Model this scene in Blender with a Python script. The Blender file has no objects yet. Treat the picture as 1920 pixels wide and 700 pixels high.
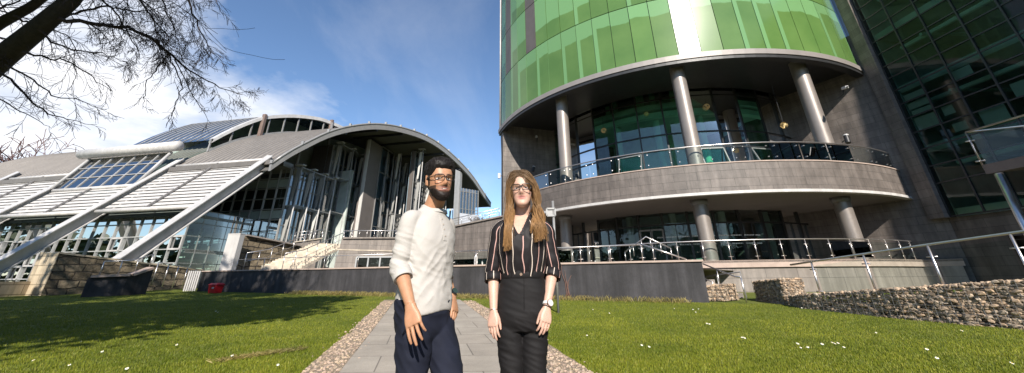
import bpy, bmesh, math, random
import numpy as np
from mathutils import Vector, Matrix, noise as mnoise
random.seed(7); np.random.seed(7)
PI = math.pi
scene = bpy.context.scene
COL = scene.collection
V = Vector

# ---------------------------------------------------------------- lens (matched to the photograph)
F, CY, TH, RO = 689.8, 240.6, .392, -.009
_c, _s = math.cos(RO), math.sin(RO)
FW = V((0, math.cos(TH), math.sin(TH))); _u0 = V((0, -math.sin(TH), math.cos(TH))); _r0 = V((1, 0, 0))
RT = _r0 * _c + _u0 * _s; UP = _u0 * _c - _r0 * _s
def ray(x, y): return FW + RT * ((x - 960) / F) - UP * ((y - CY) / F)
def azv(a): return V((math.sin(math.radians(a)), math.cos(math.radians(a)), 0))
def onplane(x, y, p, n):
    d = ray(x, y); return d * (p.dot(n) / d.dot(n))
def ony(x, y, Y): d = ray(x, y); return d * (Y / d.y)
def ondist(x, y, t): d = ray(x, y); return d * (t / math.hypot(d.x, d.y))
def gz(x, y):
    yy = max(-12.0, min(30.0, y))
    return -1.22 + .03 * yy
def ong(x, y):
    d = ray(x, y); return d * (-1.22 / (d.z - .03 * d.y))

# ---------------------------------------------------------------- objects
def empty(name, loc=(0, 0, 0)):
    o = bpy.data.objects.new(name, None); o.empty_display_size = .2; o.location = loc; COL.objects.link(o); return o
def tag(o, label=None, cat=None, group=None, kind=None):
    if label: o['label'] = label
    if cat: o['category'] = cat
    if group: o['group'] = group
    if kind: o['kind'] = kind
    return o
def thing(name, label, cat, group=None, loc=(0, 0, 0)):
    return tag(empty(name, loc), label, cat, group)
def setparent(o, p):
    o.parent = p
    if p: o.matrix_parent_inverse = Matrix.Identity(4)

class MB:
    """collects shapes in world metres; build() links them as one mesh"""
    def __init__(self): self.v = []; self.f = []; self.uv = []; self.col = []; self.cur = None
    def face(self, pts, uv=None, col=None):
        i = len(self.v); self.v += [tuple(p) for p in pts]; self.f.append(tuple(range(i, i + len(pts))))
        self.uv.append(uv); self.col.append(col if col is not None else self.cur)
    def quad(self, a, b, c, d, uv=None): self.face((a, b, c, d), uv)
    def box(self, c, sx, sy, sz, X=V((1, 0, 0)), Y=V((0, 1, 0)), Z=V((0, 0, 1))):
        c = V(c); X = X * (sx / 2); Y = Y * (sy / 2); Z = Z * (sz / 2)
        p = [c + X * i + Y * j + Z * k for k in (-1, 1) for j in (-1, 1) for i in (-1, 1)]
        for q in ((0, 2, 3, 1), (4, 5, 7, 6), (0, 1, 5, 4), (2, 6, 7, 3), (0, 4, 6, 2), (1, 3, 7, 5)): self.face([p[k] for k in q])
    def bar(self, a, b, w, h, up=V((0, 0, 1))):
        a = V(a); b = V(b); d = (b - a); L = d.length; d = d / L
        s = d.cross(up)
        if s.length < 1e-4: s = d.cross(V((1, 0, 0)))
        s.normalize(); u = s.cross(d)
        self.box((a + b) / 2, L, w, h, d, s, u)
    def prism(self, poly, off):
        off = V(off); poly = [V(p) for p in poly]; top = [p + off for p in poly]; n = len(poly)
        self.face(poly[::-1]); self.face(top)
        for i in range(n):
            j = (i + 1) % n; self.face((poly[i], poly[j], top[j], top[i]))
    def tube(self, pts, r, seg=8, caps=True):
        pts = [V(p) for p in pts]; n = len(pts)
        rr = r if isinstance(r, (list, tuple)) else [r] * n
        base = len(self.v); ref = None
        for i, p in enumerate(pts):
            d = (pts[min(i + 1, n - 1)] - pts[max(i - 1, 0)])
            if d.length < 1e-9: d = V((0, 0, 1))
            d.normalize()
            if ref is None:
                ref = d.cross(V((0, 0, 1)))
                if ref.length < .05: ref = d.cross(V((1, 0, 0)))
            s = ref - d * ref.dot(d); s.normalize(); ref = s; t = d.cross(s)
            for k in range(seg):
                a = 2 * PI * k / seg; self.v.append(tuple(p + (s * math.cos(a) + t * math.sin(a)) * rr[i]))
        for i in range(n - 1):
            for k in range(seg):
                a = base + i * seg + k; b = base + i * seg + (k + 1) % seg
                self.f.append((a, b, b + seg, a + seg)); self.uv.append(None); self.col.append(self.cur)
        if caps:
            self.f.append(tuple(base + k for k in range(seg))[::-1]); self.uv.append(None); self.col.append(self.cur)
            self.f.append(tuple(base + (n - 1) * seg + k for k in range(seg))); self.uv.append(None); self.col.append(self.cur)
    def rings(self, rings, closed=True, caps=True, uvs=None):
        base = len(self.v); n = len(rings[0])
        for r in rings: self.v += [tuple(p) for p in r]
        for i in range(len(rings) - 1):
            for k in range(n if closed else n - 1):
                k2 = (k + 1) % n
                self.f.append((base + i * n + k, base + i * n + k2, base + (i + 1) * n + k2, base + (i + 1) * n + k))
                self.uv.append([(k / n, i / (len(rings) - 1)), ((k + 1) / n, i / (len(rings) - 1)), ((k + 1) / n, (i + 1) / (len(rings) - 1)), (k / n, (i + 1) / (len(rings) - 1))] if uvs is None else uvs(i, k))
                self.col.append(self.cur)
        if caps and closed:
            self.f.append(tuple(base + k for k in range(n))[::-1]); self.uv.append(None); self.col.append(self.cur)
            self.f.append(tuple(base + (len(rings) - 1) * n + k for k in range(n))); self.uv.append(None); self.col.append(self.cur)
    def build(self, name, mat, parent=None, smooth=False, weld=False, bevel=0, recalc=True):
        me = bpy.data.meshes.new(name); me.from_pydata(self.v, [], self.f)
        uvl = me.uv_layers.new(name='UVMap')
        k = 0; data = np.zeros((len(me.loops), 2), 'f')
        vv = self.v
        for fi, f in enumerate(self.f):
            u = self.uv[fi]
            if u is None:
                a, b, c = V(vv[f[0]]), V(vv[f[1]]), V(vv[f[2]])
                nn = (b - a).cross(c - a)
                if nn.length > 0: nn.normalize()
                if abs(nn.z) > .75: u = [(vv[i][0], vv[i][1]) for i in f]
                else:
                    t = V((-nn.y, nn.x, 0)); t.normalize()
                    u = [(V(vv[i]).dot(t), vv[i][2]) for i in f]
            for q in u: data[k] = q; k += 1
        uvl.data.foreach_set('uv', data.ravel())
        if any(c is not None for c in self.col):
            ca = me.color_attributes.new('tint', 'FLOAT_COLOR', 'CORNER'); cd = np.ones((len(me.loops), 4), 'f'); k = 0
            for fi, f in enumerate(self.f):
                c = self.col[fi]; n = len(f)
                if c is not None: cd[k:k + n, :3] = c
                k += n
            ca.data.foreach_set('color', cd.ravel())
        if weld or bevel or recalc:
            bm = bmesh.new(); bm.from_mesh(me)
            if weld or bevel: bmesh.ops.remove_doubles(bm, verts=bm.verts, dist=1e-4)
            if recalc: bmesh.ops.recalc_face_normals(bm, faces=bm.faces)
            if bevel: bmesh.ops.bevel(bm, geom=[e for e in bm.edges if len(e.link_faces) == 2 and e.calc_face_angle() > .6], offset=bevel, segments=2, profile=.5, affect='EDGES')
            bm.to_mesh(me); bm.free()
        if smooth: me.polygons.foreach_set('use_smooth', [True] * len(me.polygons))
        if mat: me.materials.append(mat)
        o = bpy.data.objects.new(name, me); COL.objects.link(o)
        if parent:
            o.parent = parent; o.matrix_parent_inverse = Matrix.Translation(-V(parent.location)) if parent.parent is None and parent.type == 'EMPTY' else Matrix.Identity(4)
        return o

# ---------------------------------------------------------------- materials
def nodes(name):
    m = bpy.data.materials.new(name); m.use_nodes = True; nt = m.node_tree; nt.nodes.clear(); return m, nt
def N(nt, t, **k):
    n = nt.nodes.new(t)
    for a, b in k.items():
        if a in n.inputs: n.inputs[a].default_value = b
        else: setattr(n, a, b)
    return n
def L(nt, a, b): nt.links.new(a, b)
def rgba(c): return (c[0], c[1], c[2], 1)
def ramp(nt, fac, stops):
    r = nt.nodes.new('ShaderNodeValToRGB'); e = r.color_ramp.elements
    while len(e) < len(stops): e.new(.5)
    for i, (p, c) in enumerate(stops): e[i].position = p; e[i].color = rgba(c) if len(c) == 3 else c
    L(nt, fac, r.inputs[0]); return r
def mixc(nt, fac, a, b, mode='MIX'):
    m = nt.nodes.new('ShaderNodeMix'); m.data_type = 'RGBA'; m.blend_type = mode
    for sock, val in ((m.inputs[0], fac), (m.inputs[6], a), (m.inputs[7], b)):
        if hasattr(val, 'is_output'): L(nt, val, sock)
        else: sock.default_value = val if not isinstance(val, tuple) else rgba(val)
    return m.outputs[2]
def out(nt, sh):
    o = nt.nodes.new('ShaderNodeOutputMaterial'); L(nt, sh, o.inputs[0])
def pmat(name, base, rough=.6, metal=0, var=.15, scale=3, bump=.15, bscale=30, spec=.5, tint=False, stain=0, coat=0):
    m, nt = nodes(name)
    tc = N(nt, 'ShaderNodeTexCoord'); n1 = N(nt, 'ShaderNodeTexNoise', Scale=scale, Detail=6, Roughness=.6); L(nt, tc.outputs['Object'], n1.inputs['Vector'])
    lo = tuple(max(0, c * (1 - var)) for c in base); hi = tuple(min(1, c * (1 + var)) for c in base)
    col = ramp(nt, n1.outputs['Fac'], [(.3, lo), (.7, hi)]).outputs[0]
    if tint:
        a = N(nt, 'ShaderNodeAttribute', attribute_name='tint'); col = mixc(nt, 1.0, col, a.outputs['Color'], 'MULTIPLY')
    if stain:
        mp = N(nt, 'ShaderNodeMapping'); mp.inputs['Scale'].default_value = (1.2, 1.2, .12); L(nt, tc.outputs['Object'], mp.inputs[0])
        n3 = N(nt, 'ShaderNodeTexNoise', Scale=2.0, Detail=8, Roughness=.65); L(nt, mp.outputs[0], n3.inputs['Vector'])
        r3 = ramp(nt, n3.outputs['Fac'], [(.42, (1 - stain,) * 3), (.62, (1 + stain * .5,) * 3)])
        col = mixc(nt, 1.0, col, r3.outputs[0], 'MULTIPLY')
    b = N(nt, 'ShaderNodeBsdfPrincipled', Roughness=rough, Metallic=metal); L(nt, col, b.inputs['Base Color'])
    b.inputs['Specular IOR Level'].default_value = spec; b.inputs['Coat Weight'].default_value = coat
    if bump:
        n2 = N(nt, 'ShaderNodeTexNoise', Scale=bscale, Detail=5); L(nt, tc.outputs['Object'], n2.inputs['Vector'])
        bp = N(nt, 'ShaderNodeBump', Strength=bump, Distance=.02); L(nt, n2.outputs['Fac'], bp.inputs['Height']); L(nt, bp.outputs[0], b.inputs['Normal'])
        rr = ramp(nt, n2.outputs['Fac'], [(.3, (rough * .85,) * 3), (.7, (min(1, rough * 1.12),) * 3)]); L(nt, rr.outputs[0], b.inputs['Roughness'])
    out(nt, b.outputs[0]); return m
def tilemat(name, c1, c2, mortar, bw, rh, rough=.55, msize=.008, var=.26, bump=.4, offset=.5, squash=1.0, stain=.24):
    m, nt = nodes(name)
    uv = N(nt, 'ShaderNodeUVMap'); br = N(nt, 'ShaderNodeTexBrick'); L(nt, uv.outputs[0], br.inputs['Vector'])
    br.offset = offset; br.inputs['Color1'].default_value = rgba(c1); br.inputs['Color2'].default_value = rgba(c2); br.inputs['Mortar'].default_value = rgba(mortar)
    br.inputs['Scale'].default_value = 1; br.inputs['Mortar Size'].default_value = msize; br.inputs['Brick Width'].default_value = bw; br.inputs['Row Height'].default_value = rh; br.inputs['Bias'].default_value = 0
    tc = N(nt, 'ShaderNodeTexCoord'); n1 = N(nt, 'ShaderNodeTexNoise', Scale=1.3, Detail=8, Roughness=.7); L(nt, tc.outputs['Object'], n1.inputs['Vector'])
    r1 = ramp(nt, n1.outputs['Fac'], [(.3, (1 - var,) * 3), (.7, (1 + var,) * 3)]); col = mixc(nt, 1.0, br.outputs['Color'], r1.outputs[0], 'MULTIPLY')
    mp = N(nt, 'ShaderNodeMapping'); mp.inputs['Scale'].default_value = (1.5, 1.5, .15); L(nt, tc.outputs['Object'], mp.inputs[0])
    n3 = N(nt, 'ShaderNodeTexNoise', Scale=2.2, Detail=8, Roughness=.65); L(nt, mp.outputs[0], n3.inputs['Vector'])
    r3 = ramp(nt, n3.outputs['Fac'], [(.4, (1 - stain,) * 3), (.65, (1 + stain * .6,) * 3)]); col = mixc(nt, 1.0, col, r3.outputs[0], 'MULTIPLY')
    b = N(nt, 'ShaderNodeBsdfPrincipled', Roughness=rough); L(nt, col, b.inputs['Base Color'])
    n2 = N(nt, 'ShaderNodeTexNoise', Scale=25, Detail=5); L(nt, tc.outputs['Object'], n2.inputs['Vector'])
    ad = N(nt, 'ShaderNodeMath', operation='MULTIPLY_ADD'); L(nt, br.outputs['Fac'], ad.inputs[0]); ad.inputs[1].default_value = -1.5; L(nt, n2.outputs['Fac'], ad.inputs[2])
    bp = N(nt, 'ShaderNodeBump', Strength=bump, Distance=.015); L(nt, ad.outputs[0], bp.inputs['Height']); L(nt, bp.outputs[0], b.inputs['Normal'])
    out(nt, b.outputs[0]); return m
def glassmat(name, tintc, refl=1.0, rough=.0, wav=.02, ior=1.6):
    """tinted see-through pane with fresnel mirror"""
    m, nt = nodes(name)
    tr = N(nt, 'ShaderNodeBsdfTransparent', Color=rgba(tintc)); gl = N(nt, 'ShaderNodeBsdfGlossy', Roughness=rough)
    gl.inputs['Color'].default_value = (refl, refl, refl, 1)
    fr = N(nt, 'ShaderNodeFresnel', IOR=ior)
    tc = N(nt, 'ShaderNodeTexCoord'); n2 = N(nt, 'ShaderNodeTexNoise', Scale=.7, Detail=2); L(nt, tc.outputs['Object'], n2.inputs['Vector'])
    bp = N(nt, 'ShaderNodeBump', Strength=wav, Distance=.3); L(nt, n2.outputs['Fac'], bp.inputs['Height']); L(nt, bp.outputs[0], gl.inputs['Normal'])
    mx = N(nt, 'ShaderNodeMixShader'); L(nt, fr.outputs[0], mx.inputs[0]); L(nt, tr.outputs[0], mx.inputs[1]); L(nt, gl.outputs[0], mx.inputs[2])
    out(nt, mx.outputs[0]); return m

M = {}
M['stone'] = tilemat('dark_stone_cladding', (.132, .112, .099), (.165, .140, .124), (.065, .057, .05), 1.2, .45, msize=.009)
M['stone_dark'] = tilemat('darker_stone_cladding', (.105, .088, .078), (.13, .11, .097), (.05, .043, .04), 1.2, .45, msize=.009)
M['concrete_tile'] = tilemat('grey_concrete_panels', (.23, .20, .175), (.255, .22, .195), (.11, .098, .088), 1.5, .62, msize=.010, var=.12)
M['render_dark'] = pmat('charcoal_render', (.040, .038, .041), .8, var=.3, scale=1.6, bump=.3, bscale=40, stain=.35)
M['coping'] = pmat('pinkish_stone_coping', (.40, .31, .26), .75, var=.15, scale=2, bump=.2)
M['cream'] = pmat('cream_concrete', (.50, .43, .34), .8, var=.18, scale=2.5, bump=.25, stain=.15)
M['fascia'] = pmat('brushed_grey_fascia', (.25, .225, .21), .5, metal=.15, var=.08, scale=1, bump=.05)
M['soffit'] = pmat('soffit_board', (.17, .15, .132), .8, var=.06, scale=1)
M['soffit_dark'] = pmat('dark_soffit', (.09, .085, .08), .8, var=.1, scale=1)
M['column'] = pmat('satin_column_metal', (.27, .235, .21), .42, metal=.35, var=.08, scale=1.2, bump=.05, bscale=14, stain=.06)
M['steel'] = pmat('stainless_steel', (.62, .58, .55), .3, metal=.9, var=.06, scale=5, bump=0)
M['white_metal'] = pmat('white_painted_steel', (.44, .43, .425), .45, var=.1, scale=2, bump=.05, stain=.1)
M['white_tube'] = pmat('white_tube_cladding', (.52, .50, .48), .45, var=.07, scale=2, bump=.05, stain=.12)
M['grey_metal'] = pmat('grey_painted_steel', (.20, .19, .185), .5, metal=.2, var=.1, scale=2, bump=.05)
M['mid_metal'] = pmat('mid_grey_steel', (.26, .255, .25), .45, metal=.3, var=.1, scale=2, bump=.05)
M['dark_metal'] = pmat('dark_frame_metal', (.035, .035, .036), .45, metal=.3, var=.15, scale=3, bump=.03)
M['roof_metal'] = pmat('grey_roof_sheet', (.175, .158, .142), .5, metal=.25, var=.08, scale=.6, bump=.04, stain=.08)
M['brown_panel'] = pmat('brown_grey_cladding', (.105, .09, .082), .55, var=.12, scale=1.2, bump=.05)
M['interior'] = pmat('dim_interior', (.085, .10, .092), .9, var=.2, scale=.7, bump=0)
M['interior_light'] = pmat('grey_interior', (.40, .44, .41), .9, var=.25, scale=.5, bump=0)
M['interior_pale'] = pmat('pale_interior', (.55, .62, .56), .8, var=.08, scale=.7, bump=0)
M['blind'] = pmat('window_blind', (.48, .46, .42), .8, var=.12, scale=1.5, bump=0)
M['frit'] = pmat('white_frit_dots', (.75, .78, .76), .7, var=.02, bump=0)
M['glass_tower'] = glassmat('green_tinted_glass', (.50, .86, .72), 1.0, ior=1.85)
M['glass_low'] = glassmat('lower_floor_glass', (.52, .62, .60), 1.0)
M['glass_wing'] = glassmat('dark_green_glass', (.58, .84, .76), .34, ior=1.75)
M['glass_hall'] = glassmat('pale_hall_glass', (.74, .84, .80), .8, ior=1.5)
M['glass_blue'] = glassmat('blue_hall_glass', (.72, .82, .90), 1.0, ior=2.9)
M['glass_clear'] = glassmat('clear_balustrade_glass', (.84, .92, .90), .3, wav=0)
def green_glass():
    m, nt = nodes('green_spandrel_glass')
    uv = N(nt, 'ShaderNodeUVMap'); sp = N(nt, 'ShaderNodeSeparateXYZ'); L(nt, uv.outputs[0], sp.inputs[0])
    a = N(nt, 'ShaderNodeAttribute', attribute_name='tint')
    sc = N(nt, 'ShaderNodeSeparateColor'); L(nt, a.outputs['Color'], sc.inputs[0])
    tc = N(nt, 'ShaderNodeTexCoord'); n1 = N(nt, 'ShaderNodeTexNoise', Scale=.5, Detail=4); L(nt, tc.outputs['Object'], n1.inputs['Vector'])
    # reflection painted as a paler upper band on each pane: its drop is in tint.r
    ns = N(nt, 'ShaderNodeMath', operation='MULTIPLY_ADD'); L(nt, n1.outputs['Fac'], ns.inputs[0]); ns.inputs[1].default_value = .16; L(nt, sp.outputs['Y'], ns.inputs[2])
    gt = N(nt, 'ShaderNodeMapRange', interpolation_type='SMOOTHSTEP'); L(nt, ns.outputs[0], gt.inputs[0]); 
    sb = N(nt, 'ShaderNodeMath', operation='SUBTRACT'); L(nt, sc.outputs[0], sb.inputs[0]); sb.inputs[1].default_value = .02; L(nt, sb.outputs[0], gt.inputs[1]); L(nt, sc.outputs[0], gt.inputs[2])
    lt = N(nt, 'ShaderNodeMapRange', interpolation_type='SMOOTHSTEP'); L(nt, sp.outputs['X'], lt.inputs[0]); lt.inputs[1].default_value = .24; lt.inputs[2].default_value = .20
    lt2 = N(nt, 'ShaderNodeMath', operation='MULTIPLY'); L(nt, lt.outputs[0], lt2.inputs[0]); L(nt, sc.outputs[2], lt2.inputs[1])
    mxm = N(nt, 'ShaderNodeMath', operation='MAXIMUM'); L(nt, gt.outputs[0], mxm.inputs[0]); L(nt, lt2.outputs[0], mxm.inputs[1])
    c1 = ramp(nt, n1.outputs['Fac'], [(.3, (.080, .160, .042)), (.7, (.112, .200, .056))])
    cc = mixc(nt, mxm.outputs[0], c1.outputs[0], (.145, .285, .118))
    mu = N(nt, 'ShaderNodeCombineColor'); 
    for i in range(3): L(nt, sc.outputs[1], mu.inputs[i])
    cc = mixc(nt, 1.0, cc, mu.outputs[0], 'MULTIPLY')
    b = N(nt, 'ShaderNodeBsdfPrincipled', Roughness=.19); L(nt, cc, b.inputs['Base Color']); b.inputs['Specular IOR Level'].default_value = .32
    b.inputs['Coat Weight'].default_value = .22; b.inputs['Coat Roughness'].default_value = .05
    out(nt, b.outputs[0]); return m
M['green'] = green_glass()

# ---------------------------------------------------------------- camera
cam = bpy.data.cameras.new('camera'); cam.sensor_width = 36; cam.lens = F / 1920 * 36; cam.shift_y = -(350 - CY) / 1920; cam.clip_start = .05; cam.clip_end = 3000
co = bpy.data.objects.new('camera', cam); COL.objects.link(co)
co.matrix_world = Matrix(((RT.x, UP.x, -FW.x, 0), (RT.y, UP.y, -FW.y, 0), (RT.z, UP.z, -FW.z, 0), (0, 0, 0, 1)))
scene.camera = co

# ---------------------------------------------------------------- light
SUN_AZ, SUN_EL = 173.3, 33.5
sd = V((math.sin(math.radians(SUN_AZ)) * math.cos(math.radians(SUN_EL)), math.cos(math.radians(SUN_AZ)) * math.cos(math.radians(SUN_EL)), math.sin(math.radians(SUN_EL))))
sl = bpy.data.lights.new('sun', 'SUN'); sl.energy = 4.9; sl.angle = math.radians(.53); sl.color = (1, .93, .83)
so = bpy.data.objects.new('sun', sl); COL.objects.link(so); so.rotation_euler = sd.to_track_quat('Z', 'Y').to_euler(); so.location = sd * 60
def make_world():
    w = bpy.data.worlds.new('World'); scene.world = w; w.use_nodes = True; nt = w.node_tree; nt.nodes.clear()
    sky = N(nt, 'ShaderNodeTexSky', sky_type='NISHITA'); sky.sun_disc = False; sky.sun_elevation = math.radians(SUN_EL); sky.sun_rotation = math.radians(SUN_AZ)
    sky.air_density = 1.0; sky.dust_density = .1; sky.ozone_density = 4.0; sky.altitude = 60
    tc = N(nt, 'ShaderNodeTexCoord'); sp = N(nt, 'ShaderNodeSeparateXYZ'); L(nt, tc.outputs['Generated'], sp.inputs[0])
    # clouds: flatten the direction on a plane high above
    zz = N(nt, 'ShaderNodeMath', operation='ADD'); L(nt, sp.outputs['Z'], zz.inputs[0]); zz.inputs[1].default_value = .12
    dx = N(nt, 'ShaderNodeMath', operation='DIVIDE'); L(nt, sp.outputs['X'], dx.inputs[0]); L(nt, zz.outputs[0], dx.inputs[1])
    dy = N(nt, 'ShaderNodeMath', operation='DIVIDE'); L(nt, sp.outputs['Y'], dy.inputs[0]); L(nt, zz.outputs[0], dy.inputs[1])
    cb = N(nt, 'ShaderNodeCombineXYZ'); L(nt, dx.outputs[0], cb.inputs[0]); L(nt, dy.outputs[0], cb.inputs[1])
    n1 = N(nt, 'ShaderNodeTexNoise', Scale=1.15, Detail=9, Roughness=.56, Distortion=.25); L(nt, cb.outputs[0], n1.inputs['Vector'])
    # a bank of cumulus low in the west-north-west
    def bank(d, r0, r1):
        dn = N(nt, 'ShaderNodeVectorMath', operation='DISTANCE'); L(nt, tc.outputs['Generated'], dn.inputs[0]); dn.inputs[1].default_value = d
        mr = N(nt, 'ShaderNodeMapRange'); L(nt, dn.outputs['Value'], mr.inputs[0]); mr.inputs[1].default_value = r0; mr.inputs[2].default_value = r1; mr.inputs[3].default_value = 1; mr.inputs[4].default_value = 0
        return mr.outputs[0]
    a = ray(210, 190).normalized(); b = ray(470, 215).normalized(); c = ray(60, 150).normalized()
    m1 = bank(a, .05, .42); m2 = bank(b, .02, .26); m3 = bank(c, .05, .4)
    mm = N(nt, 'ShaderNodeMath', operation='MAXIMUM'); L(nt, m1, mm.inputs[0]); L(nt, m2, mm.inputs[1])
    mm2 = N(nt, 'ShaderNodeMath', operation='MAXIMUM'); L(nt, mm.outputs[0], mm2.inputs[0]); L(nt, m3, mm2.inputs[1])
    ad = N(nt, 'ShaderNodeMath', operation='MULTIPLY_ADD'); L(nt, mm2.outputs[0], ad.inputs[0]); ad.inputs[1].default_value = .36; L(nt, n1.outputs['Fac'], ad.inputs[2])
    cr = ramp(nt, ad.outputs[0], [(.60, (0, 0, 0)), (.82, (.9, .9, .9))])
    # thin high streaks
    mp = N(nt, 'ShaderNodeMapping'); mp.inputs['Scale'].default_value = (1.3, .5, 1); mp.inputs['Rotation'].default_value = (0, 0, .7); L(nt, cb.outputs[0], mp.inputs[0])
    n2 = N(nt, 'ShaderNodeTexNoise', Scale=1.1, Detail=9, Roughness=.6, Distortion=.5); L(nt, mp.outputs[0], n2.inputs['Vector'])
    ci = ramp(nt, n2.outputs['Fac'], [(.50, (0, 0, 0)), (.84, (.20, .20, .20))])
    mx = N(nt, 'ShaderNodeMath', operation='MAXIMUM'); L(nt, cr.outputs[0], mx.inputs[0]); L(nt, ci.outputs[0], mx.inputs[1])
    n3 = N(nt, 'ShaderNodeTexNoise', Scale=2.6, Detail=6, Roughness=.55); L(nt, cb.outputs[0], n3.inputs['Vector'])
    shade = ramp(nt, n3.outputs['Fac'], [(.35, (4.3, 4.7, 5.5)), (.62, (7.0, 6.9, 6.9))])
    skc = mixc(nt, mx.outputs[0], sky.outputs[0], shade.outputs[0])
    bg = N(nt, 'ShaderNodeBackground', Strength=.116); L(nt, skc, bg.inputs[0])
    o = nt.nodes.new('ShaderNodeOutputWorld'); L(nt, bg.outputs[0], o.inputs[0])
make_world()
vs = scene.view_settings; vs.view_transform = 'Standard'; vs.look = 'None'; vs.gamma = 1; vs.use_curve_mapping = False; vs.exposure = .66
# ================================================================ drum building with green glass
DX, DY = 14.719, 35.088
DC = V((DX, DY, 0))
def dp(r, a, z): return V((DX + r * math.cos(math.radians(a)), DY + r * math.sin(math.radians(a)), z))
def arc(mb, r0, r1, z0, z1, a0, a1, step=2.25, ends=True):
    """solid ring sector"""
    n = max(1, round(abs(a1 - a0) / step)); A = [a0 + (a1 - a0) * i / n for i in range(n + 1)]
    for i in range(n):
        a, b = A[i], A[i + 1]; ua, ub = math.radians(a) * r1, math.radians(b) * r1
        mb.face((dp(r1, a, z0), dp(r1, b, z0), dp(r1, b, z1), dp(r1, a, z1)), [(ua, z0), (ub, z0), (ub, z1), (ua, z1)])
        mb.face((dp(r0, b, z0), dp(r0, a, z0), dp(r0, a, z1), dp(r0, b, z1)), [(ub, z0), (ua, z0), (ua, z1), (ub, z1)])
        mb.face((dp(r0, a, z0), dp(r0, b, z0), dp(r1, b, z0), dp(r1, a, z0)))
        mb.face((dp(r0, a, z1), dp(r1, a, z1), dp(r1, b, z1), dp(r0, b, z1)))
    if ends:
        for a in (a0, a1): mb.face((dp(r0, a, z0), dp(r1, a, z0), dp(r1, a, z1), dp(r0, a, z1)))
AL, ARt = -162.6, -59.2
def build_drum():
    B = thing('round_office_building', 'tall round building wrapped in green glass panels above a recessed dark glazed storey', 'building', loc=dp(16, -110, -.8))
    # upper drum body behind the panels
    mb = MB(); arc(mb, 11.5, 16.18, 12.78, 31.0, -166.6, -48); mb.build('backing_wall', M['dark_metal'], B)
    # flat flank running back from the left end
    e = dp(16.2, -166.6, 0); mb = MB()
    fl = V((-.02, 1, 0)); mb.prism([e + V((0, 0, 12.4)), e + fl * 14 + V((0, 0, 12.4)), e + fl * 14 + V((3, 0, 12.4)), e + V((3, 0, 12.4))], (0, 0, 18.6)); mb.build('flank_wall', M['dark_metal'], B)
    mb = MB(); mb.tube([e + V((-.06, -.12, 12.3)), e + V((-.06, -.12, 31))], .07, 8); mb.build('edge_trim', M['white_metal'], B, smooth=True)
    # roof slab
    mb = MB(); arc(mb, .3, 16.3, 31.0, 31.4, -170, -50); mb.build('roof', M['grey_metal'], B)
    # green panels, flat facets of 4.5 degrees
    grp = {}
    for row, (z0, z1) in enumerate(((12.82, 17.30), (17.36, 21.9), (21.96, 26.4), (26.46, 31))):
        k = 0; a = -164.0 + 0.14
        while a < -59:
            a1 = a + 4.40; r = 16.30
            p = [dp(r, a + .07, z0), dp(r, min(a1, -58.8) + .03, z0)]
            n = (dp(1, a + 2.2, 0) - DC); t = .05
            rnd = random.Random(row * 100 + k)
            refl_edge = [.93, 1.2, 1.2, .80, .86][rnd.randrange(5)] if row == 0 else [.36, .42, .33, .62, .4][rnd.randrange(5)]
            # consecutive panes share the painted reflection's lower edge in groups of three
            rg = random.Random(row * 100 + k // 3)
            refl_edge = (rg.choice([.78, .84, .9, 1.3]) if row == 0 else rg.choice([.36, .42, .50, .62])) + rnd.uniform(-.02, .02)
            strip = 1.0 if rnd.random() < .45 else 0.0  # paler left strip, reflection put into the colour of some panes
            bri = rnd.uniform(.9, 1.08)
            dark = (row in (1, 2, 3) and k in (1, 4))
            mb = MB(); mb.cur = (refl_edge, bri, strip)
            q = [p[0], p[1], p[1] + V((0, 0, z1 - z0)), p[0] + V((0, 0, z1 - z0))]
            # a hair of out-of-plane tilt per pane, as hung
            inn = [x - n * t for x in q]
            mb.face(q, [(0, 0), (1, 0), (1, 1), (0, 1)])
            for i in range(4):
                j = (i + 1) % 4; mb.face((q[j], q[i], inn[i], inn[j]), [(0, 0)] * 4)
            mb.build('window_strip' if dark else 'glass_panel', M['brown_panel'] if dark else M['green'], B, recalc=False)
            a += 4.5; k += 1
    # fascia ring under the panels
    mb = MB(); arc(mb, 15.95, 16.42, 12.42, 12.77, -166.8, -58.9); mb.build('fascia_ring', M['fascia'], B)
    mb = MB(); arc(mb, 15.93, 16.36, 12.2, 12.415, -166.6, -59.0); mb.build('fascia_shadow_trim', M['dark_metal'], B)
    # recess soffit
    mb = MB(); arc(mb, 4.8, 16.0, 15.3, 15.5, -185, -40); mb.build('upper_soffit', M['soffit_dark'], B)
    # inner glazed storey, facets of 9 degrees
    ri = 11.3; zs = [4.4, 8.35, 9.5, 12.3, 15.3]
    a0 = -163.3
    fr = MB(); gl = []
    for k in range(12):
        a, b = a0 + 9 * k, a0 + 9 * (k + 1)
        p, q = dp(ri, a, 0), dp(ri, b, 0); n = (dp(1, (a + b) / 2, 0) - DC)
        mb = MB(); mb.face((p + V((0, 0, zs[0])), q + V((0, 0, zs[0])), q + V((0, 0, 15.3)), p + V((0, 0, 15.3)))); mb.build('inner_glass_pane', M['glass_tower'], B)
        fr.bar(p + V((0, 0, zs[0])) + n * .03, p + V((0, 0, 15.28)) + n * .03, .10, .14, n)
        for z in zs[1:-1]: fr.bar(p + V((0, 0, z)) + n * .03, q + V((0, 0, z)) + n * .03, .09, .09)
    fr.build('inner_glazing_frame', M['dark_metal'], B)
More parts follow.
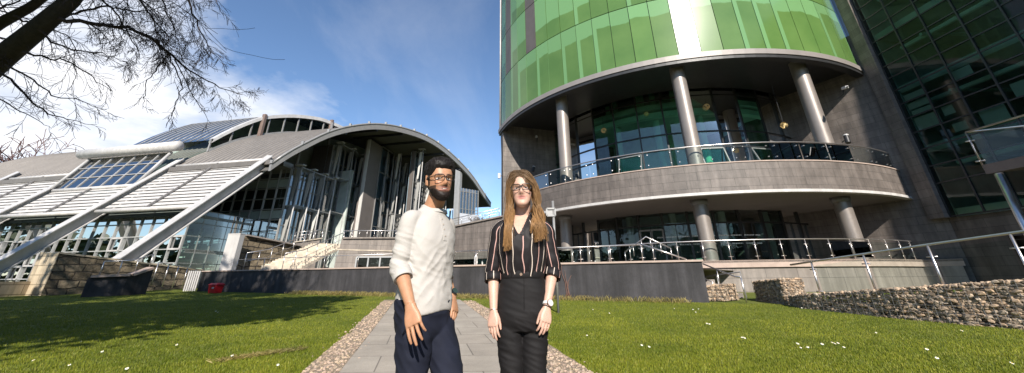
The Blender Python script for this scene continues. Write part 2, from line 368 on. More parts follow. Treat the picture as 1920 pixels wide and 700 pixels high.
    # opening top-hung sashes, swung out, pale frames
    for k in (4, 7, 9):
        a, b = a0 + 9 * k + .5, a0 + 9 * (k + 1) - .5; n = (dp(1, (a + b) / 2, 0) - DC)
        p, q = dp(ri + .1, a, 8.22), dp(ri + .1, b, 8.22); p2, q2 = p + n * .5 - V((0, 0, 1.25)), q + n * .5 - V((0, 0, 1.25))
        mb = MB()
        for s, t in ((p, q), (q, q2), (q2, p2), (p2, p)): mb.bar(s, t, .07, .07, n)
        w = mb.build('opening_sash', M['mid_metal'], B)
        mb = MB(); mb.face((p, q, q2, p2)); mb.build('sash_glass', M['glass_tower'], w)
    # interior: back wall, slabs, round columns, pale ceiling duct
    mb = MB(); arc(mb, 4.9, 5.0, -.5, 15.3, -200, -20, 9); mb.build('interior_core', M['interior_light'], B)
    mb = MB(); arc(mb, 5.0, ri - .1, 5.55, 5.7, -165, -57, 9); arc(mb, 5.0, ri - .35, 11.75, 12.15, -165, -57, 9); mb.build('interior_floor', M['interior_light'], B)
    mb = MB(); arc(mb, ri - 1.1, ri - .65, 11.2, 11.6, -160, -60, 3); mb.build('ceiling_duct', M['interior_pale'], B)
    for a in (-147, -129, -112, -94, -76):
        mb = MB(); mb.tube([dp(9.9, a, .85), dp(9.9, a, 15.2)], .24, 14); mb.build('interior_column', M['interior_pale'], B, smooth=True)
    mb = MB()
    for a, zt, w in ((-138, 14, 3), (-120, 14.6, 4), (-103, 14.2, 5), (-85, 14.6, 4), (-70, 14.4, 3)):
        mb.face((dp(8.8, a, 12.2), dp(8.8, a + w, 12.2), dp(8.8, a + w, zt), dp(8.8, a, zt)))
    mb.build('interior_partition', M['interior_pale'], B)
    # side walls of the recess (radial)
    for nm, a, rr, flip in (('recess_wall', AL, 16.25, 1), ('recess_wall', ARt, 17.2, -1)):
        p, q = dp(rr, a, 0), dp(5.2, a, 0); t = (dp(1, a + 90 * -flip, 0) - DC) * .55 
        mb = MB(); mb.prism([p + V((0, 0, -.9)), q + V((0, 0, -.9)), q + t + V((0, 0, -.9)), p + t + V((0, 0, -.9))], (0, 0, 16.2)); mb.build(nm, M['stone'], B)
    # balcony ring
    mb = MB(); arc(mb, 15.72, 16.12, 4.27, 5.80, -158, -57.4); mb.build('balcony_parapet', M['stone'], B)
    mb = MB(); arc(mb, 15.68, 16.16, 5.80, 5.86, -158, -57.4); mb.build('parapet_coping', M['coping'], B)
    mb = MB(); arc(mb, 15.9, 16.2, 4.12, 4.265, -158, -55.5); mb.build('parapet_edge_trim', M['white_tube'], B)
    mb = MB(); arc(mb, 11.5, 15.9, 5.3, 5.45, -161, -57.4); mb.build('balcony_floor', M['stone'], B)
    mb = MB(); arc(mb, 9.5, 15.9, 4.14, 4.3, -162, -57); mb.build('lower_soffit', M['soffit'], B)
    # balustrade glass on the balcony
    R = 15.98
    mb = MB(); mb.tube([dp(R, -158 + i * 1.5, 6.93) for i in range(68)], .035, 8); rail = mb.build('balcony_handrail', M['steel'], B, smooth=True)
    k = 0; a = -158
    cl = MB()
    while a < -57.8:
        b = min(a + 6.0, -57.2); mb = MB(); p, q = dp(R - .03, a + .12, 5.87), dp(R - .03, b - .12, 5.87)
        mb.face((p, q, q + V((0, 0, 1.03)), p + V((0, 0, 1.03)))); bp_ = mb.build('balustrade_pane', M['glass_clear'], B); cl = MB()
        for aa in (a + .8, b - .8):
            for z in (6.1, 6.72): cl = MB(); cl.box(dp(R, aa, z), .05, .08, .05); cl.build('glass_clamp', M['steel'], bp_)
        a += 6.0
    # columns
    for (px, py) in ((1057, 255), (1285, 210), (1524, 205)):
        d = ray(px, py); dh = V((d.x, d.y)); A = dh.dot(dh); Bq = -2 * (d.x * DX + d.y * DY); C = DX * DX + DY * DY - 15.2 ** 2
        t = (-Bq - math.sqrt(Bq * Bq - 4 * A * C)) / 2 / A; p = V((d.x * t, d.y * t, 0))
        mb = MB(); mb.tube([p + V((0, 0, 5.4)), p + V((0, 0, 15.3))], .43, 32); mb.build('column', M['column'], B, smooth=False) if 0 else None
        c = MB(); c.tube([p + V((0, 0, 5.4)), p + V((0, 0, 12.0)), p + V((0, 0, 15.3))], .43, 36, caps=False); c.build('column', M['column'], B, smooth=True)
        c = MB(); c.tube([p + V((0, 0, 13.0)), p + V((0, 0, 15.3))], .47, 36); c.build('column_collar', M['grey_metal'], B, smooth=True)
    for (px, py, r) in ((1062, 445, 14.2), (1321, 430, 14.6), (1594, 428, 14.9)):
        d = ray(px, py); dh = V((d.x, d.y)); A = dh.dot(dh); Bq = -2 * (d.x * DX + d.y * DY); C = DX * DX + DY * DY - r ** 2
        t = (-Bq - math.sqrt(Bq * Bq - 4 * A * C)) / 2 / A; p = V((d.x * t, d.y * t, 0))
        c = MB(); c.tube([p + V((0, 0, .8)), p + V((0, 0, 4.2))], .40, 36, caps=False); c.build('column', M['column'], B, smooth=True)
        c = MB(); c.tube([p + V((0, 0, 3.85)), p + V((0, 0, 4.16))], .45, 36); c.build('column_collar', M['grey_metal'], B, smooth=True)
    # ground storey glazing
    rl = 10.7; zl = [.84, 3.35, 4.13]
    fr = MB()
    for k in range(13):
        a, b = -166 + 8.4 * k, -166 + 8.4 * (k + 1)
        p, q = dp(rl, a, 0), dp(rl, b, 0); n = (dp(1, (a + b) / 2, 0) - DC)
        mb = MB(); mb.face((p + V((0, 0, zl[0])), q + V((0, 0, zl[0])), q + V((0, 0, 4.13)), p + V((0, 0, 4.13)))); mb.build('ground_floor_pane', M['glass_low'], B)
        fr.bar(p + V((0, 0, zl[0])) + n * .03, p + V((0, 0, 4.12)) + n * .03, .14, .14, n)
        fr.bar(p + V((0, 0, 3.35)) + n * .03, q + V((0, 0, 3.35)) + n * .03, .09, .10)
        fr.bar(p + V((0, 0, .93)) + n * .03, q + V((0, 0, .93)) + n * .03, .09, .16)
        if k not in (4,): fr.bar((p + q) / 2 + V((0, 0, zl[0])) + n * .03, (p + q) / 2 + V((0, 0, 3.3)) + n * .03, .05, .07, n)
    fr.build('ground_floor_frame', M['dark_metal'], B)
    # double entrance door
    a, b = -166 + 8.4 * 5, -166 + 8.4 * 6; n = (dp(1, (a + b) / 2, 0) - DC)
    for i in range(2):
        p = dp(rl + .12, a + .3 + i * 4.0, .85); q = dp(rl + .12, a + 4.1 + i * 4.0, .85); h = V((0, 0, 2.2)); mb = MB()
        for s, t in ((p, q), (q, q + h), (q + h, p + h), (p + h, p)): mb.bar(s, t, .1, .1, n)
        dd = mb.build('entrance_door', M['mid_metal'], B)
        mb = MB(); x = p if i else q; dirn = (q - p).normalized() * (.15 if i else -.15); mb.tube([x + dirn + n * .08 + V((0, 0, .8)), x + dirn + n * .08 + V((0, 0, 1.5))], .02, 8); mb.build('handle', M['steel'], dd, smooth=True)
    # dots etched in rows across the lower glass and the storey above
    dts = MB()
    for (r, z, a_, b_, st) in ((rl + .035, 2.05, -118, -84, .34), (rl + .035, 2.55, -118, -84, .34), (ri + .04, 6.9, -112, -76, .32), (ri + .04, 6.9, -138, -121, .32)):
        a = a_
        while a < b_:
            # stay on the flat facet
            stepa, base = (8.4, -166) if r < 11 else (9, a0)
            k = math.floor((a - base) / stepa); x0 = dp(r, base + k * stepa, z); x1 = dp(r, base + (k + 1) * stepa, z); f = ((a - base) / stepa) - k
            p = x0.lerp(x1, f); t = (x1 - x0).normalized(); s = .035
            dts.face((p - t * s - V((0, 0, s)), p + t * s - V((0, 0, s)), p + t * s + V((0, 0, s)), p - t * s + V((0, 0, s))))
            a += st * 1.6
    dts.build('etched_dots', M['frit'], B, recalc=False)
    return B
drum = build_drum()

# hanging lamps inside
def lamps():
    for i, (px, py, lab) in enumerate(((1212, 215, 'round woven gold lamp hanging high inside the dark glass, left of the middle tall column'),
                                  (1470, 235, 'gold cluster lamp hanging inside the glass just left of the right tall column'),
                                  (1325, 200, 'gold lamp hanging inside the glass just right of the middle tall column'),
                                  (1132, 245, 'small gold lamp hanging inside nearest to the left tall column'))):
        d = ray(px, py); p = d * (27.5 / math.hypot(d.x, d.y)); 
        t = thing('pendant_lamp', lab, 'lamp', 'lamps hanging behind the curved glass', loc=p)
        mb = MB()
        for k in range(26):
            v = V((random.gauss(0, 1), random.gauss(0, 1), random.gauss(0, 1))).normalized(); s = v.cross(V((0, .3, 1))).normalized(); u = v.cross(s)
            c = p + v * .19; mb.face((c - s * .07 - u * .07, c + s * .07 - u * .07, c + s * .07 + u * .07, c - s * .07 + u * .07))
        mb.build('shade', M['lamp_gold'], t)
        mb = MB(); mb.tube([p + V((0, 0, .2)), p + V((0, 0, 11.8 - p.z if p.z < 11.4 else 15.2 - p.z))], .012, 6); mb.build('cord', M['dark_metal'], t)
M['lamp_gold'] = pmat('gold_lamp_petals', (.45, .33, .15), .35, metal=.4, var=.2, scale=8, bump=0)
_m = M['lamp_gold'].node_tree; _b = [n for n in _m.nodes if n.type == 'BSDF_PRINCIPLED'][0]; _b.inputs['Emission Color'].default_value = (1, .75, .35, 1); _b.inputs['Emission Strength'].default_value = .04
lamps()

# ================================================================ glass wing
WD = azv(175); WN = V((WD.y, -WD.x, 0)); W0 = V((23.30, 20.30, 0))
if WN.x > 0: WN = -WN
def wp(s, z, o=0): return W0 + WD * s + WN * o + V((0, 0, z))
def build_wing():
    B = thing('glass_office_wing', 'dark glass office wing with square panes leaning over the right edge', 'building', loc=wp(4, -.9))
    zt = [2.95, 4.72, 5.68, 6.68, 7.70, 8.62, 9.55, 10.45, 11.32, 12.14, 13.04, 13.93, 14.83, 15.65, 16.6, 17.5, 18.4, 19.3, 20.2, 21.1]
    S0, S1 = .32, 27.0; fr = MB(); heavy = MB()
    ms = [S0, 1.77, 3.1, 4.5, 5.95]
    while ms[-1] < S1: ms.append(ms[-1] + 1.4)
    # panes: one per bay and storey of four rows
    for i in range(len(ms) - 1):
        if ms[i] > 13: continue
        for j in range(0, len(zt) - 1, 5):
            z0, z1 = zt[j], zt[min(j + 5, len(zt) - 1)]
            mb = MB(); mb.face((wp(ms[i], z0), wp(ms[i + 1], z0), wp(ms[i + 1], z1), wp(ms[i], z1))); mb.build('glass_pane', M['glass_wing'], B, recalc=False)
    mb = MB(); mb.face((wp(13.1, zt[0], -.01), wp(S1 + 1, zt[0], -.01), wp(S1 + 1, zt[-1], -.01), wp(13.1, zt[-1], -.01))); mb.build('glass_wall', M['glass_wing'], B, recalc=False)
    for i, s in enumerate(ms): (heavy if i else fr).bar(wp(s, zt[0], .03), wp(s, zt[-1], .03), .07 if i else .1, .09, WN)
    for z in zt: fr.bar(wp(S0, z, .028), wp(S1, z, .028), .045, .07, V((0, 0, 1)))
    fr.build('transom_frame', M['dark_metal'], B); heavy.build('mullion', M['dark_metal'], B)
    # inside: floors, ceilings, blinds, pale ducts
    mb = MB()
    for z in (2.9, 6.5, 10.3, 14.1, 17.9): mb.prism([wp(.4, z, -.35), wp(S1, z, -.35), wp(S1, z, -9), wp(.4, z, -9)], (0, 0, .45))
    mb.prism([wp(.4, 2.9, -9), wp(S1, 2.9, -9), wp(S1, 2.9, -9.3), wp(.4, 2.9, -9.3)], (0, 0, 18.3)); mb.prism([wp(.34, 2.9, -.3), wp(.34, 2.9, -9.2), wp(.40, 2.9, -9.2), wp(.40, 2.9, -.3)], (0, 0, 18.2)); mb.prism([wp(S1, 2.9, -.3), wp(S1, 2.9, -9.2), wp(S1 + .1, 2.9, -9.2), wp(S1 + .1, 2.9, -.3)], (0, 0, 18.2)); mb.build('interior_floor', M['interior_light'], B)
    mb = MB()
    for (s, z, w, h) in ((.5, 9.62, 1.15, .42), (.5, 9.1, 1.15, .38), (.55, 8.72, 1.1, .28), (.5, 7.75, 1.2, .8), (3.2, 6.9, 1.0, .9), (3.0, 9.7, .8, .5), (4.7, 7.8, .9, .7), (2.0, 7.1, .6, .45), (5.9, 8.8, 1.1, .6), (7.5, 10.9, 1.2, .6), (1.9, 8.1, .5, .5)):
        mb.face((wp(s, z, -.22), wp(s + w, z, -.22), wp(s + w, z + h, -.22), wp(s, z + h, -.22)))
    mb.build('window_blind', M['blind'], B)
    mb = MB()
    for z in (5.9, 9.7, 13.5, 17.3):
        mb.tube([wp(.6, z, -1.6), wp(20, z, -1.6)], .14, 8)
        for s in (2, 5.2, 8.4, 11.6): mb.tube([wp(s, z, -1.2), wp(s + .3, z, -5)], .1, 6)
    mb.build('ceiling_duct', M['interior_pale'], B)
    # stone fin at the near edge of the drum
    mb = MB(); mb.prism([wp(-.45, 2.9, .34), wp(.30, 2.9, .34), wp(.30, 2.9, -.5), wp(-.45, 2.9, -.5)], (0, 0, 28)); mb.build('stone_fin', M['stone'], B)
    # base wall
    mb = MB(); mb.prism([wp(-.6, -1.2, -.25), wp(S1, -1.2, -.25), wp(S1, -1.2, -1), wp(-.6, -1.2, -1)], (0, 0, 4.1)); mb.build('base_wall', M['stone_dark'], B)
    # reflective dark glazing set in the base wall
    mb = MB(); mb.face((wp(2.0, -.35, -.22), wp(14, -.35, -.22), wp(14, 1.75, -.22), wp(2.0, 1.75, -.22))); w = mb.build('base_window', M['base_glass'], B, recalc=False)
    mb = MB(); mb.prism([wp(-.6, 21, -.3), wp(S1, 21, -.3), wp(S1, 21, -9), wp(-.6, 21, -9)], (0, 0, .5)); mb.build('roof', M['grey_metal'], B)
    return B
M['base_glass'] = glassmat('base_window_glass', (.05, .05, .05), .55)
build_wing()

# ================================================================ terrace in front of the drum
def build_terrace():
    TZ = .83
    pts = [dp(15.7, a, TZ) for a in range(-172, -59, 3)] + [V((23.2, 20.2, TZ)), V((23.6, 21, TZ))]
    # paving
    mb = MB(); mb.prism([p - V((0, 0, .1)) for p in pts] + [V((24.0, 40, TZ - .1)), V((-2, 40, TZ - .1))], (0, 0, .1 - .003)); tag(mb.build('terrace', M['concrete_tile']), kind='structure')
    T = thing('terrace_wall', 'curved retaining wall with pinkish stone edge band under the round building', 'wall', loc=dp(15.6, -100, -.8))
    def sweep(mb, o0, o1, z0, z1):
        P = pts[:-1]
        for i in range(len(P) - 1):
            def off(p, o):
                d = V((p.x - DX, p.y - DY, 0)).normalized(); return V((p.x, p.y, 0)) + d * o
            a0, a1, b0, b1 = off(P[i], o0), off(P[i], o1), off(P[i + 1], o0), off(P[i + 1], o1); h0, h1 = V((0, 0, z0)), V((0, 0, z1))
            u0, u1 = math.radians(i * 3) * 15.7, math.radians(i * 3 + 3) * 15.7
            mb.face((a1 + h0, b1 + h0, b1 + h1, a1 + h1), [(u0, z0), (u1, z0), (u1, z1), (u0, z1)])
            mb.face((a0 + h1, b0 + h1, b0 + h0, a0 + h0)); mb.face((a0 + h0, b0 + h0, b1 + h0, a1 + h0)); mb.face((a1 + h1, b1 + h1, b0 + h1, a0 + h1))
    mb = MB(); sweep(mb, -.35, 0, .50, TZ + .012); mb.build('edge_band', M['coping'], T)
    mb = MB(); sweep(mb, -.5, -.10, -1.2, .496); mb.build('wall_face', M['concrete_tile'], T)
    # balustrade
    R = thing('glass_balustrade', 'glass balustrade with steel posts curving along the pinkish edge under the round building', 'railing', loc=dp(15.5, -100, TZ))
    rr = 15.5
    mb = MB(); mb.tube([dp(rr, a, TZ + 1.0) for a in np.arange(-140, -60, 1.5)], .03, 8); mb.build('handrail', M['steel'], R, smooth=True)
    A = list(np.arange(-140, -60, 4.6))
    for i, a in enumerate(A):
        mb = MB(); p = dp(rr, a, TZ); mb.tube([p, p + V((0, 0, .98))], .022, 8); n = dp(1, a, 0) - DC; t = V((-n.y, n.x, 0))
        for z in (.2, .75): mb.tube([p - t * .12 + V((0, 0, z)) , p + t * .12 + V((0, 0, z))], .018, 6); 
        mb.build('post', M['steel'], R, smooth=True)
        if i < len(A) - 1:
            p, q = dp(rr, a + .35, TZ + .1), dp(rr, a + 4.25, TZ + .1); mb = MB(); mb.face((p, q, q + V((0, 0, .78)), p + V((0, 0, .78)))); mb.build('glass_pane', M['glass_clear'], R)
build_terrace()
# ================================================================ ground, path, gravel
def gmat(name, cols, scale, rough=.95, bump=.5, bscale=60, extra=None):
    m, nt = nodes(name); tc = N(nt, 'ShaderNodeTexCoord')
    n1 = N(nt, 'ShaderNodeTexNoise', Scale=scale, Detail=8, Roughness=.65); L(nt, tc.outputs['Object'], n1.inputs['Vector'])
    st = [(.3 + .4 * i / (len(cols) - 1), c) for i, c in enumerate(cols)]
    c = ramp(nt, n1.outputs['Fac'], st).outputs[0]
    n2 = N(nt, 'ShaderNodeTexNoise', Scale=bscale, Detail=6, Roughness=.7); L(nt, tc.outputs['Object'], n2.inputs['Vector'])
    r2 = ramp(nt, n2.outputs['Fac'], [(.3, (.6,) * 3), (.7, (1.3,) * 3)]); c = mixc(nt, 1.0, c, r2.outputs[0], 'MULTIPLY')
    b = N(nt, 'ShaderNodeBsdfPrincipled', Roughness=rough); L(nt, c, b.inputs['Base Color']); b.inputs['Specular IOR Level'].default_value = .2
    bp = N(nt, 'ShaderNodeBump', Strength=bump, Distance=.03); L(nt, n2.outputs['Fac'], bp.inputs['Height']); L(nt, bp.outputs[0], b.inputs['Normal'])
    out(nt, b.outputs[0]); return m
M['soil'] = gmat('lawn_soil', [(.080, .105, .015), (.115, .140, .024), (.16, .165, .04)], 1.2)
M['gravel'] = gmat('gravel_bed', [(.26, .20, .15), (.35, .275, .20), (.42, .34, .26)], 30, bump=.9, bscale=120)
def pathmat():
    m, nt = nodes('concrete_paving'); uv = N(nt, 'ShaderNodeUVMap'); br = N(nt, 'ShaderNodeTexBrick'); L(nt, uv.outputs[0], br.inputs['Vector'])
    br.offset = .5; br.inputs['Color1'].default_value = (.33, .285, .235, 1); br.inputs['Color2'].default_value = (.37, .325, .27, 1); br.inputs['Mortar'].default_value = (.17, .145, .12, 1)
    br.inputs['Scale'].default_value = 1; br.inputs['Mortar Size'].default_value = .010; br.inputs['Brick Width'].default_value = .9; br.inputs['Row Height'].default_value = .9
    tc = N(nt, 'ShaderNodeTexCoord'); n1 = N(nt, 'ShaderNodeTexNoise', Scale=1.1, Detail=9, Roughness=.7); L(nt, tc.outputs['Object'], n1.inputs['Vector'])
    c = mixc(nt, 1.0, br.outputs['Color'], ramp(nt, n1.outputs['Fac'], [(.3, (.78,) * 3), (.7, (1.16,) * 3)]).outputs[0], 'MULTIPLY')
    n2 = N(nt, 'ShaderNodeTexNoise', Scale=70, Detail=5); L(nt, tc.outputs['Object'], n2.inputs['Vector'])
    c = mixc(nt, 1.0, c, ramp(nt, n2.outputs['Fac'], [(.3, (.85,) * 3), (.7, (1.12,) * 3)]).outputs[0], 'MULTIPLY')
    b = N(nt, 'ShaderNodeBsdfPrincipled', Roughness=.85); L(nt, c, b.inputs['Base Color'])
    bp = N(nt, 'ShaderNodeBump', Strength=.3, Distance=.01); L(nt, n2.outputs['Fac'], bp.inputs['Height']); L(nt, bp.outputs[0], b.inputs['Normal'])
    out(nt, b.outputs[0]); return m
M['paving'] = pathmat()
# path axis and edges: x as function of y
def pl(y): return -2.19 - .231 * (y - 5.42) - .0006 * (y - 5.42) ** 2
def pr(y): return .46 - .229 * (y - 5.33) - .0006 * (y - 5.33) ** 2
def build_ground():
    xs = [-400, -250, -150, -100, -70] + list(range(-60, 61, 3)) + [70, 100, 150, 250, 400]
    ys = [-400, -250, -150, -90, -60, -40, -25, -12] + list(range(-9, 31, 3)) + [36, 45, 60, 90, 150, 250, 600]
    mb = MB(); P = [[V((x, y, gz(x, y) - .02)) for x in xs] for y in ys]
    me_f = []
    base = 0
    for r in P: mb.v += [tuple(p) for p in r]
    n = len(xs)
    for j in range(len(ys) - 1):
        for i in range(n - 1):
            mb.f.append((j * n + i, j * n + i + 1, (j + 1) * n + i + 1, (j + 1) * n + i)); mb.uv.append(None); mb.col.append(None)
    tag(mb.build('ground', M['soil'], smooth=True), kind='structure')
    def strip(name, f0, f1, y0, y1, mat, lift, step=.6, jag=0):
        mb = MB(); y = y0; rr = []
        while y < y1 + 1e-6:
            a, b = f0(y), f1(y)
            if jag: a += random.uniform(-jag, jag); b += random.uniform(-jag, jag)
            rr.append((V((a, y, gz(a, y) + lift)), V((b, y, gz(b, y) + lift)))); y += step
        for p, q in zip(rr[:-1], rr[1:]): mb.face((p[0], p[1], q[1], q[0]), [(p[0].x - f0(p[0].y) + .02, p[0].y), (p[1].x - f0(p[1].y), p[1].y), (q[1].x - f0(q[1].y), q[1].y), (q[0].x - f0(q[0].y) + .02, q[0].y)])
        return tag(mb.build(name, mat), kind='structure')
    strip('path', pl, pr, -8, 16.8, M['paving'], .012)
    strip('gravel_strip', lambda y: pl(y) - .46 - .04 * math.sin(y * 1.3), lambda y: pl(y) - .005, -8, 17.0, M['gravel'], .004, .35, .02)
    strip('gravel_strip', lambda y: pr(y) + .005, lambda y: pr(y) + .50 + .05 * math.sin(y * 1.1), -8, 15.6, M['gravel'], .004, .35, .02)
    # loose stones on the gravel: uncountable
    ico = [(0, 0, 1), (.894, 0, .447), (.276, .851, .447), (-.724, .526, .447), (-.724, -.526, .447), (.276, -.851, .447), (.724, .526, -.447), (-.276, .851, -.447), (-.894, 0, -.447), (-.276, -.851, -.447), (.724, -.526, -.447), (0, 0, -1)]
    icf = [(0, 1, 2), (0, 2, 3), (0, 3, 4), (0, 4, 5), (0, 5, 1), (1, 6, 2), (2, 7, 3), (3, 8, 4), (4, 9, 5), (5, 10, 1), (6, 7, 2), (7, 8, 3), (8, 9, 4), (9, 10, 5), (10, 6, 1), (11, 7, 6), (11, 8, 7), (11, 9, 8), (11, 10, 9), (11, 6, 10)]
    mb = MB(); rng = random.Random(3)
    for k in range(3600):
        y = 4.6 + 11.5 * rng.random() ** 1.8; left = rng.random() < .5
        x = pl(y) - rng.uniform(.02, .48) if left else pr(y) + rng.uniform(.02, .5)
        if rng.random() < .04: x += rng.choice((-.15, .15))
        r = rng.uniform(.010, .024); z = gz(x, y); g = rng.uniform(.6, 1.35); mb.cur = (g, g * rng.uniform(.92, 1), g * rng.uniform(.85, 1)); b = len(mb.v)
        s = (rng.uniform(.8, 1.3), rng.uniform(.8, 1.3), rng.uniform(.5, .9))
        mb.v += [(x + q[0] * r * s[0], y + q[1] * r * s[1], z + r * .3 + q[2] * r * s[2]) for q in ico]
        for f in icf: mb.f.append(tuple(b + i for i in f)); mb.uv.append([(0, 0)] * 3); mb.col.append(mb.cur)
    M['pebble'] = pmat('pinkish_pebbles', (.37, .29, .22), .9, var=.2, scale=20, bump=0, tint=True)
    tag(mb.build('gravel_stones', M['pebble'], recalc=False), 'loose pinkish gravel stones along both sides of the path', 'gravel', kind='stuff')
build_ground()

# ---------------------------------------------------------------- grass
WB0, WB1 = V((-24.0, 26.85, 0)), V((6.9, 14.6, 0))     # foot of the charcoal wall
WDIR = (WB1 - WB0).normalized()
def wall_y(x): return WB0.y + (x - WB0.x) * WDIR.y / WDIR.x
GAB = [V((9.06, 13.34, 0)), V((8.75, 12.3, 0)), V((9.34, 9.85, 0)), V((9.75, 8.9, 0)), V((10.16, 8.1, 0)), V((11.6, 4.9, 0)), V((12.6, 2.0, 0))]
def grassmat(name, ca, cb, cc):
    m, nt = nodes(name); a = N(nt, 'ShaderNodeAttribute', attribute_name='tint'); sc = N(nt, 'ShaderNodeSeparateColor'); L(nt, a.outputs['Color'], sc.inputs[0])
    c = ramp(nt, sc.outputs[0], [(0, ca), (.55, cb), (1, cc)])
    tc = N(nt, 'ShaderNodeTexCoord'); n1 = N(nt, 'ShaderNodeTexNoise', Scale=.55, Detail=6, Roughness=.65); L(nt, tc.outputs['Object'], n1.inputs['Vector'])
    col = mixc(nt, 1.0, c.outputs[0], ramp(nt, n1.outputs['Fac'], [(.32, (.62, .70, .6)), (.68, (1.38, 1.26, 1.1))]).outputs[0], 'MULTIPLY')
    b = N(nt, 'ShaderNodeBsdfPrincipled', Roughness=.5); L(nt, col, b.inputs['Base Color']); b.inputs['Specular IOR Level'].default_value = .25
    t = N(nt, 'ShaderNodeBsdfTranslucent'); L(nt, col, t.inputs[0]); mx = N(nt, 'ShaderNodeMixShader', Fac=.3); L(nt, b.outputs[0], mx.inputs[1]); L(nt, t.outputs[0], mx.inputs[2])
    out(nt, mx.outputs[0]); return m
M['grass'] = grassmat('lawn_grass', (.105, .145, .014), (.215, .245, .027), (.36, .32, .09))
M['dry_grass'] = grassmat('dry_grass_blades', (.16, .14, .045), (.30, .25, .10), (.45, .38, .18))
def blades(name, pts, h, w, mat, lean=.5, seed=1):
    rng = np.random.default_rng(seed); n = len(pts); th = rng.uniform(0, 2 * PI, n); hh = h * rng.uniform(.55, 1.35, n); ww = w * rng.uniform(.7, 1.3, n)
    dx, dy = np.cos(th), np.sin(th); la = rng.uniform(0, 2 * PI, n); le = hh * lean * rng.uniform(.1, 1, n)
    v = np.zeros((n, 4, 3), 'f'); P = np.array(pts, 'f')
    v[:, 0] = P; v[:, 1] = P; v[:, 0, 0] -= dx * ww; v[:, 0, 1] -= dy * ww; v[:, 1, 0] += dx * ww; v[:, 1, 1] += dy * ww
    v[:, 2] = P; v[:, 2, 0] += np.cos(la) * le * .4 + dx * ww * .7; v[:, 2, 1] += np.sin(la) * le * .4 + dy * ww * .7; v[:, 2, 2] += hh * .6
    v[:, 3] = P; v[:, 3, 0] += np.cos(la) * le; v[:, 3, 1] += np.sin(la) * le; v[:, 3, 2] += hh
    me = bpy.data.meshes.new(name); me.vertices.add(n * 4); me.vertices.foreach_set('co', v.ravel())
    fi = np.zeros((n, 2, 3), 'i'); b = np.arange(n) * 4
    fi[:, 0, 0] = b; fi[:, 0, 1] = b + 1; fi[:, 0, 2] = b + 2; fi[:, 1, 0] = b; fi[:, 1, 1] = b + 2; fi[:, 1, 2] = b + 3
    me.loops.add(n * 6); me.loops.foreach_set('vertex_index', fi.ravel()); me.polygons.add(n * 2); me.polygons.foreach_set('loop_start', np.arange(n * 2) * 3); me.polygons.foreach_set('loop_total', np.full(n * 2, 3))
    me.update(); ca = me.color_attributes.new('tint', 'FLOAT_COLOR', 'POINT'); c = np.ones((n, 4, 4), 'f'); r = np.clip(rng.beta(2, 3, n), 0, 1).astype('f')
    c[:, :, 0] = r[:, None]; ca.data.foreach_set('color', c.ravel()); me.materials.append(mat)
    o = bpy.data.objects.new(name, me); COL.objects.link(o); return o
def inlawn(x, y, side):
    if y < 3.2: return False
    if y > wall_y(x) - .12: return False
    if side < 0: return x < pl(y) - .47
    if x < pr(y) + .5: return False
    # right of the gabion line: none
    g = GAB
    if y > g[0].y: return x < 9.3
    for p, q in zip(g[:-1], g[1:]):
        if q.y <= y <= p.y: return x < p.x + (q.x - p.x) * (p.y - y) / (p.y - q.y) + .03
    return False
def scatter(side, n, seed):
    rng = random.Random(seed); pts = []
    while len(pts) < n:
        # denser near the camera
        d = 4.4 * math.exp(rng.random() * (math.log(34 / 4.4) if side < 0 else math.log(19 / 4.4)))
        a = rng.uniform(-62, 4) if side < 0 else rng.uniform(-12, 58)
        x, y = d * math.sin(math.radians(a)), d * math.cos(math.radians(a))
        if inlawn(x, y, side): pts.append((x, y, gz(x, y) - .020))
    return pts
for side, n, sd_, lab in ((-1, 250000, 11, 'mown green lawn left of the path, partly in tree shade'), (1, 210000, 12, 'sunny mown green lawn right of the path')):
    tag(blades('lawn_grass', scatter(side, n, sd_), 0.030, .0042, M['grass'], seed=sd_), lab, 'grass', kind='stuff')
def dry():
    rng = random.Random(5); pts = []
    for k in range(5200):
        x = rng.uniform(-12, 6.2); y = wall_y(x) - abs(rng.gauss(0, .45)) - .05
        if pl(y) - .3 < x < pr(y) and y < 16.7: continue
        if rng.random() < .35 and x > 0: continue
        pts.append((x, y, gz(x, y) - .01))
    for k in range(1000):   # the bare worn streak on the left lawn
        t = rng.random(); x = -4.25 + .75 * t + rng.gauss(0, .05); y = 6.2 + .8 * t + rng.gauss(0, .06) 
        pts.append((x, y, gz(x, y) - .03))
    o = blades('dry_grass', pts, .16, .006, M['dry_grass'], .9, 9); v = np.zeros(len(o.data.vertices) * 3, 'f'); o.data.vertices.foreach_get('co', v); v = v.reshape(-1, 4, 3); k = slice(len(pts) - 1000, None)
    v[k, :, 2] = v[k, 0:1, 2] + (v[k, :, 2] - v[k, 0:1, 2]) * .35; o.data.vertices.foreach_set('co', v.ravel())
    tag(o, 'dry straw coloured grass along the foot of the charcoal wall and in worn patches', 'dry grass', kind='stuff')
dry()
